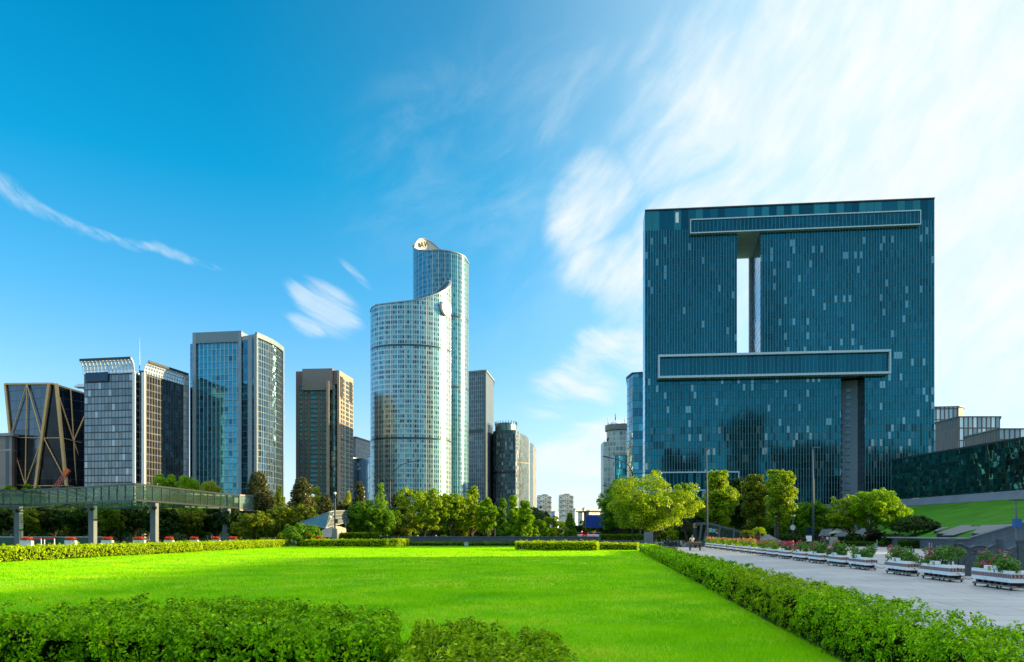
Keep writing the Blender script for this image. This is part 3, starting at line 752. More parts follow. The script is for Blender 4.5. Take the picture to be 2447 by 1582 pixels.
tree(1375, 1252, 40, 330, 'round', 'hazy dark tree at the far end of the avenue, left side', G2, 27, mat='dark', cb=.02, z0=1)
tree(1405, 1238, 46, 360, 'round', 'hazy green tree behind the blue billboard', G2, 28, mat='green', cb=.02, z0=1)
tree(1440, 1235, 60, 300, 'round', 'dark tree right behind the edge of blue billboard', G2, 29, mat='dark', cb=.02, z0=1)
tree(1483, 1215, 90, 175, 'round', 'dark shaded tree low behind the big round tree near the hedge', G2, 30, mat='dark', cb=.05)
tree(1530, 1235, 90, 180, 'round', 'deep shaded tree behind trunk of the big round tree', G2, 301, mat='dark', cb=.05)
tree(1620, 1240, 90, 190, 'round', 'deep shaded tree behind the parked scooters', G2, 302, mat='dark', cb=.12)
# magnolias, willows and olives on the left of the lamp
G3 = 'magnolia trees behind the walkway'
tree(617, 1127, 98, 168, 'cone', 'brown-tinged conical magnolia above the end of the glass walkway', G3, 32, mat='magnolia', cb=.12)
tree(720, 1141, 90, 166, 'cone', 'brown-tinged conical magnolia before the brown tower', G3, 33, mat='magnolia', cb=.1)
tree(776, 1184, 66, 162, 'cone', 'low orange-brown magnolia left of the lamp post', G3, 34, mat='magnolia', cb=.05)
tree(818, 1190, 50, 164, 'round', 'small orange-brown magnolia just right of the lamp post', G3, 35, mat='magnolia', cb=.05)
tree(858, 1152, 56, 172, 'cone', 'dark brown magnolia right of the brown tower', G3, 36, mat='magnolia', cb=.1)
tree(952, 1172, 44, 185, 'round', 'reddish dark tree behind the double-arm street lamp', G3, 361, mat='magnolia', cb=.1)
G4 = 'pale willow trees'
tree(668, 1156, 36, 190, 'weep', 'pale narrow willow between the two tall magnolias', G4, 37, mat='willow', cb=.1, nleaf=4000)
tree(756, 1155, 48, 195, 'weep', 'pale willow top above low orange magnolia', G4, 38, mat='willow', cb=.1, nleaf=5000)
tree(832, 1168, 34, 192, 'weep', 'pale small willow left of the dark brown magnolia', G4, 39, mat='willow', cb=.1, nleaf=4000)
tree(388, 1126, 96, 200, 'round', 'bright green tree top over the walkway under the silver tower', G4, 40, mat='light', cb=.2)
tree(450, 1130, 92, 198, 'weep', 'light green willow top over the walkway, left of the pale one', G4, 41, mat='light', cb=.2)
tree(500, 1140, 74, 196, 'weep', 'pale yellow willow top over the walkway under the blue tower', G4, 42, mat='willow', cb=.2)
tree(910, 1153, 40, 180, 'spire', 'thin bare-topped sapling left of double-arm street lamp', G4, 421, mat='light', cb=.3, nleaf=900)
G5 = 'olive park trees right of the walkway'
tree(605, 1218, 92, 142, 'round', 'olive spreading tree below the end panel of the walkway', G5, 43, mat='olive', cb=.12, bx=603)
tree(672, 1196, 90, 150, 'round', 'olive round tree right of the walkway end panel', G5, 44, mat='olive', cb=.05)
tree(725, 1205, 78, 150, 'round', 'olive round tree left of the lamp arm globe', G5, 45, mat='olive', cb=.04)
tree(722, 1248, 108, 125, 'shrub', 'clipped dark green cloud shrub in front of the glass canopy', 'clipped shrubs by the canopy', 46, mat='green', cb=.0, trunk=False, cat='shrub', name='shrub', nleaf=16000)
tree(671, 1272, 25, 118, 'shrub', 'round clipped pale bush in a white planter left of its twin', 'clipped shrubs by the canopy', 47, mat='olive', cb=.1, trunk=False, cat='shrub', name='shrub', nleaf=3500)
tree(737, 1272, 25, 118, 'shrub', 'round clipped pale bush under the right end of the cloud shrub', 'clipped shrubs by the canopy', 48, mat='olive', cb=.1, trunk=False, cat='shrub', name='shrub', nleaf=3500)
tree(705, 1264, 36, 119, 'shrub', 'loose leafy plant between two round clipped bushes', 'clipped shrubs by the canopy', 49, mat='green', cb=.0, trunk=False, cat='shrub', name='shrub', nleaf=900)
# shaded row under the walkway
G6 = 'shaded trees under the glass walkway'
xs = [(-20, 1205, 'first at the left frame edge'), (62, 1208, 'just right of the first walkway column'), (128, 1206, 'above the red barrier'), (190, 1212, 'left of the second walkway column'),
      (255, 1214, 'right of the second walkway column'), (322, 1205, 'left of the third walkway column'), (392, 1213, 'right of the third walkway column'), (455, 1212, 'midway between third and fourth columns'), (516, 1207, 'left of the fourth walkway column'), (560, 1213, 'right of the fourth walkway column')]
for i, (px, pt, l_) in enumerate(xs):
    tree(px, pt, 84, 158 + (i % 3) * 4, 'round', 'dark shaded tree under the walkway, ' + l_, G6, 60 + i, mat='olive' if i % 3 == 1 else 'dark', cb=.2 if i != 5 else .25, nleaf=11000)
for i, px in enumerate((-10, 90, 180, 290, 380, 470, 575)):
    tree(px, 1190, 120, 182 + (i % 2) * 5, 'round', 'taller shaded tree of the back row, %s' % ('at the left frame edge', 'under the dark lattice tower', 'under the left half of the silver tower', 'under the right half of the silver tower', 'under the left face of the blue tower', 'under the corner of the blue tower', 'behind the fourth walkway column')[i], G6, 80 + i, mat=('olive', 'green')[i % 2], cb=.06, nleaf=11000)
tree(24, 1155, 66, 215, 'round', 'light green tree behind the walkway at the far left', G6, 90, mat='light', cb=.2)
tree(82, 1150, 62, 210, 'round', 'dark tree top over the walkway below the dark lattice tower', G6, 92, mat='green', cb=.2)
tree(158, 1158, 36, 205, 'round', 'small dark tree top right of the red crane boom', G6, 93, mat='dark', cb=.2)
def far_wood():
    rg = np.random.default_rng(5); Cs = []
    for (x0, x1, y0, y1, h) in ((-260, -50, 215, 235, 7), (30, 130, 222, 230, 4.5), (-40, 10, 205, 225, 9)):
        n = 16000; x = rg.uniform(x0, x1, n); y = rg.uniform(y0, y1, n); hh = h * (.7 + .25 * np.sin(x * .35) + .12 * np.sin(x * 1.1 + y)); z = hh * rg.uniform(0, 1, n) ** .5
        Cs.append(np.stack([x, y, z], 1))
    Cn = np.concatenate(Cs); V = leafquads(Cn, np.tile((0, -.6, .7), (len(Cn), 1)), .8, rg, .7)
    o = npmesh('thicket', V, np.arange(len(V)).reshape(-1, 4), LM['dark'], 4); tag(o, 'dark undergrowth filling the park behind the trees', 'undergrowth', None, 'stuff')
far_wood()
# ------------------------------------------------------------------ buildings
GB = 'office towers on the skyline'
def corner_pts(Yref, tops, ref):
    """tops [(px,py)] share one roof height; distance follows from it"""
    z = PZ(tops[ref][1], Yref); out = []
    for px, py in tops:
        Y = (z - EYE) * F / (HZ - py); out.append((PX(px, Y), Y))
    return out, z
def off(p, q, d):
    """point on segment p-q shifted outwards (towards the viewer side, right of p->q) by d"""
    e = Vector((q[0] - p[0], q[1] - p[1])).normalized(); n = Vector((e.y, -e.x)); return n * d
def ray_back(p, d, side=0):
    """point d metres behind p, seen edge-on from the plaza (side shifts it inwards)"""
    v = Vector((p[0], p[1])); u = v.normalized(); q = v + u * d + Vector((u.y, -u.x)) * side; return (q.x, q.y)
def bldg(name, label, Yref, tops, ref, mats, back=30, group=GB, z0=0, roofmat=None, cap=1.0, capmat=None, cat='building'):
    P, z = corner_pts(Yref, tops, ref)
    c = Vector((sum(p[0] for p in P) / len(P), sum(p[1] for p in P) / len(P)))
    root = empty(name, label, cat, (c.x, c.y, z0), 0, group)
    L = lambda p: (p[0] - c.x, p[1] - c.y)
    Q = [L(p) for p in P]; H = z - z0
    u = 0
    for i in range(len(Q) - 1):
        mb = MB(); u = mb.wall(Q[i], Q[i + 1], 0, H, u); mb.build('facade', mats[i], root)
    b0, b1 = L(ray_back(P[-1], back, -.6)), L(ray_back(P[0], back, .6))
    mb = MB(); mb.wall(Q[-1], b0, 0, H); mb.wall(b0, b1, 0, H); mb.wall(b1, Q[0], 0, H); mb.build('rear_wall', mats[0], root)
    rf = MB(); rf.face([(p[0], p[1], H - .6) for p in Q + [b0, b1]]); ro = rf.build('roof', roofmat or M['roof'], root)
    if cap:
        cp = MB(); ring = Q + [b0, b1]
        for i in range(len(ring)):
            a, b_ = ring[i], ring[(i + 1) % len(ring)]; cp.beam((a[0], a[1], H + .02), (b_[0], b_[1], H + .02), .9, cap)
        cp.build('parapet', capmat or M['concrete'], root)
    return root, Q, H, c

T1 = (.004, .105, .152); T2 = (.010, .135, .18); T3 = (.004, .080, .112); T4 = (.13, .30, .35)
gate_cols = [(0, T1), (.5, (.0045, .098, .134)), (.80, (.004, .078, .108)), (.91, (.012, .13, .18)), (.95, T4)]
low_cols = [(0, T1), (.40, (.010, .10, .135)), (.62, (.004, .055, .075)), (.80, (.035, .12, .15)), (.92, (.16, .28, .31))]
M['gate'] = facade('teal_curtain_wall', .82, 2.18, gate_cols, mull=((.06, .22, .27), .15), hor=((.004, .04, .055), .12), metal=.92, rough=.06, wob=.012, tilt=.0015, wfreq=.16, bigk=1.0, bands=[(0, 11, (.16, .22, .25))])
M['gate_low'] = facade('teal_curtain_wall_low', .82, 2.18, low_cols, mull=((.07, .20, .24), .15), hor=((.006, .04, .055), .12), metal=.92, rough=.06, wob=.012, tilt=.0015, wfreq=.16, bands=[(0, 11, (.16, .22, .25))])
M['gate_top'] = facade('teal_parapet', 2.2, 40, [(0, T2), (.3, (.03, .21, .23)), (.6, T3), (.8, T1)], mull=((.006, .05, .07), .12), metal=.85, rough=.1)
M['gate_bar'] = facade('bar_glazing', 1.15, 8, [(0, (.004, .085, .12)), (.5, (.006, .10, .14))], mull=((.06, .20, .25), .13), metal=.85, rough=.1, wob=.01)
M['gate_side'] = facade('side_glazing', 2.4, 2.18, [(0, (.02, .15, .28)), (.5, (.015, .12, .24)), (.85, (.01, .08, .15))], hor=((.02, .12, .2), .2), metal=.8, rough=.12, tilt=.012, wob=.01)
M['soffit'] = plain('pale_soffit', (.62, .74, .80), .55, 0, .08, .4)
M['jamb'] = facade('jamb_glass', 3, 2.18, [(0, (.05, .11, .14)), (.6, (.06, .13, .16))], hor=((.01, .03, .04), .1), metal=.6, rough=.2)

M['bar_frame'] = plain('bar_frame_cladding', (.42, .55, .60), .4, .3, .06)
def gate_building():
    D = 240.0
    A = Vector((PX(1541, D), D)); YR = D * (HZ - 504) / (HZ - 475); Bp = Vector((PX(2233, YR), YR))
    e = (Bp - A).normalized(); n = Vector((e.y, -e.x)); LEN = (Bp - A).length      # n points toward the viewer
    ZT = PZ(504, D)
    root = empty('gate_tower', 'huge teal glass office block pierced by a tall slot, right half of the photo', 'building', (A.x, A.y, 0))
    def s_of(px):   # metres along the front for a pixel column
        t_ = (px - CX) / F; d = e.x - t_ * e.y; return (t_ * A.y - A.x) / d
    def loc(s, dep=0): p = e * s - n * dep; return (p.x, p.y)
    def zat(px, py, outw=0): s = s_of(px); Y = A.y + e.y * s - n.y * -outw; return PZ(py, A.y + e.y * s)
    h0, h1 = s_of(1761), s_of(1817); zh = zat(1780, 553); zb = zat(1780, 850)
    k0, k1 = s_of(2009.5), s_of(2066.5); zn = zat(2040, 895); DEP = 24.0
    skew = -(PX(1799, 260.5) - (A.x + e.x * h1)) ; 
    def rect(s0, s1, z0, z1, mat, name='facade', dep=0):
        mb = MB(); a = loc(s0, dep); b = loc(s1, dep); mb.wall(a, b, z0, z1, s0); return mb.build(name, mat, root)
    zpar = ZT - 6.2
    rect(0, LEN, zpar, ZT, M['gate_top'], 'parapet')
    rect(0, h0, zb, zpar, M['gate']); rect(h1, LEN, zb, zpar, M['gate']); rect(h0, h1, zh, zpar, M['gate'])
    zq = zb * .62; rect(0, k0, zq, zb, M['gate']); rect(k1, LEN, zq, zb, M['gate']); rect(0, k0, 0, zq, M['gate_low']); rect(k1, LEN, 0, zq, M['gate_low']); rect(k0, k1, zn, zb, M['gate'])
    # depth vector slightly skewed, so that the jamb shows as in the photo
    def back(s, dep=DEP, sk=2.3): p = e * (s + sk * dep / DEP) - n * dep; return (p.x, p.y)
    # left flank: chamfer strip then rear
    mb = MB(); c1 = loc(0, 9); mb.wall(c1, loc(0), 0, ZT); mb.build('flank', M['gate_side'], root)
    mb = MB(); mb.wall(back(0, DEP, 5), c1, 0, ZT); mb.wall(loc(LEN), back(LEN), 0, ZT)
    mb.wall(back(LEN), back(h1), 0, ZT); mb.wall(back(h1), back(h0), zh, ZT); mb.wall(back(h1), back(h0), 0, zb); mb.wall(back(h0), back(0, DEP, 5), 0, ZT); mb.build('rear_wall', M['gate'], root)
    # slot: soffit, sill, jambs
    mb = MB(); mb.face([(*loc(h0), zh), (*back(h0), zh), (*back(h1), zh), (*loc(h1), zh)][::-1]); mb.build('soffit', M['soffit'], root)
    mb = MB(); mb.face([(*loc(h0), zb), (*loc(h1), zb), (*back(h1), zb), (*back(h0), zb)]); mb.build('sill', M['soffit'], root)
    mb = MB(); L_ = mb.wall(back(h1), loc(h1), zb, zh); mb.build('jamb', M['gate_side'], root)
    mb = MB(); mb.wall(loc(h0), back(h0), zb, zh); mb.build('jamb', M['gate_side'], root)
    mb = MB(); q = back(h1, DEP, 2.3); mb.beam((q[0] - .5, q[1] - .4, (zb + zh) / 2 - (zh - zb) / 2), (q[0] - .5, q[1] - .4, zh - .1), 1.2, .9); mb.build('edge_trim', M['white_paint'], root)
    # roof
    mb = MB(); mb.face([(*loc(0), ZT - .3), (*loc(LEN), ZT - .3), (*back(LEN), ZT - .3), (*back(0), ZT - .3)]); mb.build('roof', M['roof'], root)
    mb = MB(); a = loc(0, -.1); b = loc(LEN, -.1); mb.beam((a[0], a[1], ZT + .1), (b[0], b[1], ZT + .1), .5, .4); mb.build('roof_edge', M['dark_metal'], root)
    # lower notch
    zk = 0
    mb = MB(); mb.face([(*loc(k0), zn), (*back(k0, 16), zn), (*back(k1, 16), zn), (*loc(k1), zn)][::-1]); mb.build('soffit', M['jamb'], root)
    mb = MB(); mb.wall(back(k1, 7, .8), loc(k1), 0, zn); mb.build('jamb', M['jamb'], root)
    mb = MB(); p0 = back(k0, 9.5, .3); p1 = back(k1, 7.0, .8); mb.wall(p0, p1, 0, zn - .3, 0); nw = mb.build('recess_wall', plain('recess_cladding', (.28, .40, .50), .6, 0, .05, .3), root)
    wv = Vector((p1[0] - p0[0], p1[1] - p0[1])); wl = wv.length; we = wv / wl; wn = Vector((we.y, -we.x))
    for k in range(16):
        z = zn - 3.4 - k * 2.18
        if z < 3: break
        for (u, ww) in ((1.6, 1.4), (.35, .5)) if k > 2 else ((1.9, 1.3),):
            p = Vector(p0) + we * (u + ww / 2 + 2.3) + wn * .05; mb = MB(); mb.box((p.x, p.y, z), (ww, .12, 1.25), math.atan2(we.y, we.x)); mb.build('window', M['jamb'], root)
    # framed bars standing proud of the front
    def bar(px0, px1, pyt0, pyb0, proud, ft, inset, name='framed_bar', mat=None):
        s0, s1 = s_of(px0), s_of(px1); zt = PZ(pyt0, A.y + e.y * s0 - proud); zb_ = PZ(pyb0, A.y + e.y * s0 - proud)
        mb = MB(); a, b_ = loc(s0 + .1, -(proud - inset)), loc(s1 - .1, -(proud - inset)); mb.wall(a, b_, zb_ + .2, zt - .2); g = mb.build(name, mat or M['gate_bar'], root)
        fr = MB()
        for (z, hh) in ((zt, ft), (zb_, ft)):
            c0 = loc(s0, -proud / 2); c1_ = loc(s1, -proud / 2); fr.beam((c0[0], c0[1], z), (c1_[0], c1_[1], z), proud, hh)
        for s_ in (s0, s1):
            c = loc(s_ + (ft * .35 if s_ == s0 else -ft * .35), -proud / 2); fr.box((c[0], c[1], (zt + zb_) / 2), (ft * .7, proud - .02, zt - zb_ - ft), math.atan2(e.y, e.x))
        fr.build('frame', M['bar_frame'], g)
    bar(1648, 2196, 524.5, 556.5, 1.6, .34, .35)
    bar(1571, 2120, 850, 901, 3.2, .66, 1.3)
    bar(1571, 1764, 1129, 1172, 1.8, .4, .4)
    # the little open roof light in the parapet
    s = s_of(1618); c = loc(s, -.06); mb = MB(); mb.box((c[0], c[1], ZT - 2.5), (.95, .1, 3.2), math.atan2(e.y, e.x)); mb.build('roof_light', M['white_paint'], root)
gate_building()

# B  teal block behind its left side
m_b = facade('teal_back', 2.0, 3.2, [(0, (.02, .16, .22)), (.5, (.012, .10, .15)), (.85, (.05, .24, .32))], mull=((.08, .22, .28), .2), hor=((.01, .06, .08), .2), metal=.9, rough=.07, wob=.05, tilt=.02)
m_b2 = facade('teal_back_side', 2.0, 3.2, [(0, (.25, .45, .5)), (.5, (.12, .3, .36))], hor=((.02, .1, .12), .3), metal=.8, rough=.12)
bldg('office_tower', 'teal glass tower peeking out behind the left edge of the pierced block', 330, [(1498.5, 903), (1503, 899), (1512, 892), (1545, 890)], 1, [m_b2, m_b, m_b], 25, cap=.6, capmat=M['dark_metal'])

# C  silver drum tower with dome and mast
def drum_tower():
    Y = 420; r = PX(1484, Y) - PX(1450, Y); X = PX(1484, Y); H = PZ(1017, Y)
    root = empty('domed_tower', 'silver cylindrical tower with small dome and mast', 'building', (X, Y, 0), 0, GB)
    mt = facade('silver_cylinder', 1.9, 2.7, [(0, (.28, .37, .43)), (.35, (.22, .31, .37)), (.7, (.16, .26, .33)), (.88, (.10, .19, .25))], mull=((.33, .39, .44), .4), hor=((.34, .40, .44), .6), metal=.45, rough=.3)
    mb = MB(); n = 40
    for k in range(n):
        a0, a1 = -2 * math.pi * k / n, -2 * math.pi * (k + 1) / n
    for k in range(n):
        a0, a1 = 2 * math.pi * k / n, 2 * math.pi * (k + 1) / n
        p = (r * math.cos(a0), r * math.sin(a0)); q = (r * math.cos(a1), r * math.sin(a1)); mb.wall(p, q, 0, H, r * a0)
    mb.build('facade', mt, root)
    mb = MB(); mb.lathe([(r + .3, H - 3.4), (r + .9, H - 3.0), (r + .9, H), (r * .9, H + .1), (0.01, H + .1)], n=40); mb.build('cornice', M['grey_metal'], root)
    mb = MB(); rd = r * .42; mb.lathe([(rd * math.cos(a), H + rd * .75 * math.sin(a)) for a in [i * math.pi / 16 for i in range(8)]] + [(.05, H + rd * .75)], c=(-3, 0, 0), n=24); mb.build('dome', M['white_metal'], root, True)
    mb = MB(); mb.tube([(-3, 0, H + 3), (-3, 0, PZ(988, Y))], [.35, .12], 6); mb.tube([(-7, 0, H), (-7, 0, H + 4)], .2, 5); mb.tube([(2, 0, H), (2, 0, H + 4)], .2, 5); mb.build('mast', M['dark_metal'], root)
    # side wing and lower drum in front
    mb = MB(); x0 = PX(1441, Y) - X; x1 = PX(1452, Y) - X; Hw = PZ(1057, Y); mb.prism([(x0, -2), (x1 + 2, -4), (x1 + 2, 10), (x0, 10)], 0, Hw)
    mb.face([(x0, -2, Hw), (x1 + 2, -4, Hw + 4), (x1 + 2, 10, Hw + 4), (x0, 10, Hw)]); mb.build('wing', mt, root)
    mb = MB(); cx, cy = PX(1490, 400) - X, -22; rr = 5.0; H2 = PZ(1087, 400)
    for k in range(24):
        a0, a1 = 2 * math.pi * k / 24, 2 * math.pi * (k + 1) / 24; mb.wall((cx + rr * math.cos(a0), cy + rr * math.sin(a0)), (cx + rr * math.cos(a1), cy + rr * math.sin(a1)), 0, H2, rr * a0)
    mb.build('lower_drum', m_b, root)
    mb = MB(); mb.lathe([(rr + .2, H2 - .8), (rr + .5, H2), (.01, H2 + .1)], c=(cx, cy, 0), n=24); mb.build('rim', M['concrete'], root)
drum_tower()

# D  bronze lattice blocks at the right
m_d = facade('bronze_lattice', 1.7, 4.6, [(0, (.34, .50, .58)), (.4, (.20, .32, .38)), (.8, (.60, .75, .80))], mull=((.11, .09, .085), .55), hor=((.14, .115, .11), .5), metal=.45, rough=.25, mrough=.6)
m_d2 = facade('bronze_fins', 1.5, 4.6, [(0, (.05, .06, .07)), (.5, (.03, .04, .05))], mull=((.15, .14, .145), .6), hor=((.15, .14, .145), .45), metal=.25, rough=.3, mrough=.6)
bldg('lattice_block', 'tallest stepped bronze lattice block right beside the pierced block', 330, [(2225, 973), (2291, 971.5), (2303, 973)], 1, [m_d, m_d2], 12, 'bronze lattice blocks', cap=.35, capmat=M['grey_metal'])
bldg('lattice_block', 'middle stepped bronze lattice block with brown fins on its left side', 290, [(2236, 1010), (2290, 996), (2390, 996)], 1, [m_d2, m_d], 12, 'bronze lattice blocks', cap=.35, capmat=M['grey_metal'])
bldg('lattice_block', 'lowest stepped bronze lattice block at the right frame edge', 250, [(2305, 1044), (2386, 1025), (2500, 1025)], 1, [m_d2, m_d], 12, 'bronze lattice blocks', cap=.35, capmat=M['grey_metal'])
m_low = plain('lilac_panel', (.28, .36, .55), .5, 0, .08)
bldg('roof_house', 'small lilac-blue box above left end of the dark glass hall', 226, [(2148, 1100), (2180, 1091), (2200, 1095)], 1, [m_low, m_low], 6, None, z0=12, cap=.2, capmat=M['concrete'])

# F  dark glass hall on its stone plinth, with unseen blocks added to shade lawn and slope
def glass_hall():
    Y1 = 205.0; x1 = PX(2130, Y1); dirv = Vector((math.sin(R(-4.3)), math.cos(R(-4.3)))); Bp = Vector((x1, Y1))
    root = empty('glass_hall', 'long dark green glass hall on a sloping stone plinth at the right edge', 'building', (x1, Y1, 0))
    mt = facade('dark_green_glass', 1.25, 1.25, [(0, (.020, .085, .068)), (.35, (.032, .13, .10)), (.6, (.05, .18, .135)), (.85, (.016, .07, .055))], mull=((.006, .02, .02), .07), hor=((.006, .02, .02), .09), metal=.93, rough=.035, wob=.06, tilt=.045)
    zt = PZ(1100, Y1); zb = PZ(1195, Y1); Lw = 55
    P = lambda k: (-dirv.x * k, -dirv.y * k)
    mb = MB(); mb.wall((0, 0), P(Lw), zb, zt); mb.build('glass_wall', mt, root)
    mb = MB(); mb.wall((7, 5), (0, 0), zb, zt); mb.build('end_wall', mt, root)
    mb = MB(); q = P(Lw); mb.wall(q, (q[0] + 30, q[1]), 0, zt); mb.build('end_wall', mt, root)
    mb = MB(); mb.face([(0, 0, zt), (*P(Lw), zt), (P(Lw)[0] + 30, P(Lw)[1], zt), (30, 5, zt)]); mb.build('roof', M['dark_metal'], root)
    mb = MB(); a = P(0); b_ = P(Lw); mb.beam((a[0], a[1], zt + .1), (b_[0], b_[1], zt + .1), .3, .35); mb.build('roof_edge', M['dark_metal'], root)
    mb = MB(); mb.wall((3.4, 2.6), (-2.4, -.4), 0, zb + .05); a = (-2.4, -.4); b_ = (P(Lw)[0] - 2.4, P(Lw)[1]); mb.wall(a, b_, 0, zb - 1.9)
    mb.face([(a[0], a[1], zb - 1.9), (b_[0], b_[1], zb - 1.9), (b_[0] + 2.3, b_[1], zb - .02), (a[0] + 2.3, a[1], zb - .02)]); mb.build('stone_plinth', M['stone_blue'], root)
    # unseen wing and tall block added south of the visible end for their shade
    mb = MB(); x0, xa = 12, 42; y0, y1 = 94 - Y1, -60 - Y1; q = P(Lw + .2); mb.prism([(q[0] + 1, y0), (q[0] + 30, y0), (q[0] + 30, q[1]), (q[0] + 1, q[1])], 0, 13.5); mb.build('added_shade_wing', mt, root); mb = MB(); mb.prism([(x0 + 2, y1), (xa, y1), (xa, y0), (x0, y0)], 0, 27.5); mb.build('added_shade_block', mt, root)
M['stone_blue'] = plain('blue_grey_stone', (.11, .16, .20), .6, 0, .15, .3)
glass_hall()
# grass slope in front of the hall
def slope():
    mb = MB(); bot = [(2060, 1266, 168), (2150, 1267, 140), (2235, 1266, 120), (2330, 1262, 108), (2447, 1252, 98), (2560, 1245, 88)]; top = [(2085, 1206, 198), (2168, 1210.5, 190), (2235, 1206, 178), (2330, 1199, 164), (2447, 1191, 149), (2600, 1180, 135)]
    N = 8
    for i in range(len(bot) - 1):
        for k in range(N):
            g = lambda i_, f: P3(*bot[i_]).lerp(P3(*top[i_]), f) + Vector((0, 0, -.8 * math.sin(math.pi * f)))
            mb.face([g(i, k / N), g(i + 1, k / N), g(i + 1, (k + 1) / N), g(i, (k + 1) / N)])
    ap = [(2040, 1290, 150), (2150, 1288.5, 124), (2235, 1287.5, 107), (2330, 1285, 93), (2447, 1251.5, 80), (2600, 1215, 70)]
    for i in range(len(bot) - 1): mb.face([P3(*ap[i]), P3(*ap[i + 1]), P3(*bot[i + 1]), P3(*bot[i])])
    o = mb.build('grass_slope', M['slope'], smooth=True); tag(o, kind='structure')
slope()
M['skylight'] = plain('dark_skylight_glass', (.045, .075, .095), .5, .1, .1, .4)
def skylights():
    g = 'slanted skylight slabs on the slope'
    data = [([(2323, 1274), (2345, 1254.5), (2425, 1252.5), (2342, 1275)], 98, 'largest slanted skylight slab against the sloping stone wall'),
            ([(2250, 1279), (2300, 1257.5), (2355, 1258), (2277, 1279)], 104, 'second slanted skylight slab from the right on the slope'),
            ([(2238, 1274.5), (2297, 1254.5), (2327, 1254.5), (2257, 1275)], 110, 'third slanted skylight slab, crossing the slope behind the second'),
            ([(2232, 1268), (2251, 1259), (2269, 1259.5), (2238, 1269)], 117, 'fourth, short skylight slab right of the low dark tree'),
            ([(2226, 1258), (2236, 1255), (2248, 1255.5), (2236, 1260)], 126, 'smallest skylight slab touching the crown of the low dark tree')]
    for q, Y, lab in data:
        P = [P3(px, py, Y + dy) for (px, py), dy in zip(q, (-3, 4, 4, -3))]
        c = sum(P, Vector()) / 4; root = empty('skylight_slab', lab, 'skylight', (c.x, c.y, c.z - .5), 0, g); o = Vector((c.x, c.y, c.z - .5))
        P = [p - o for p in P]
        mb = MB(); mb.face(P); mb.build('pane', M['skylight'], root)
        mb = MB(); D_ = Vector((0, 0, -.55))
        for i in range(4): a, b_ = P[i], P[(i + 1) % 4]; mb.face([a + D_, b_ + D_, b_, a])
        mb.face([p + D_ for p in P][::-1]); mb.build('rim', M['dark_metal'], root)
    for i, (x0, y0, x1, y1) in enumerate([(1955, 1281, 1990, 1264), (1990, 1282, 2040, 1262), (2030, 1280, 2085, 1262)]):
        Y = 142; P = [P3(x0, y0, Y - 4), P3(x1 - 25, y1, Y + 5), P3(x1, y1, Y + 5), P3(x0 + 28, y0, Y - 4)]; c = sum(P, Vector()) / 4
        root = empty('skylight_slab', ['slanted slab seen just right of the tall lamp pole foot', 'slanted slab between trunks of the parasol area and left twin tree', 'slanted slab seen between the trunks of the twin trees'][i], 'skylight', tuple(c), 0, g); P = [p - c for p in P]
        mb = MB(); mb.face(P); mb.build('pane', M['skylight'], root)
        mb = MB(); D_ = Vector((0, 0, -.5))
        for k in range(4): a, b_ = P[k], P[(k + 1) % 4]; mb.face([a + D_, b_ + D_, b_, a])
        mb.build('rim', M['dark_metal'], root)
skylights()

# G1 beige block at the far left
m_g1 = facade('beige_stone_windows', 5.2, 3.6, [(0, (.27, .23, .21)), (.5, (.24, .205, .19))], hor=((.24, .21, .19), .5), metal=0, rough=.7, major=(1, 1.8, (.06, .075, .09)), mrough=.5, bands=[(30, 30.6, (.3, .27, .25))])
bldg('stone_block', 'beige stone block with dark windows cut by the left frame edge', 260, [(-120, 1046), (28, 1038), (41, 1042)], 1, [m_g1, m_g1], 20, cap=1.0, capmat=M['concrete'])

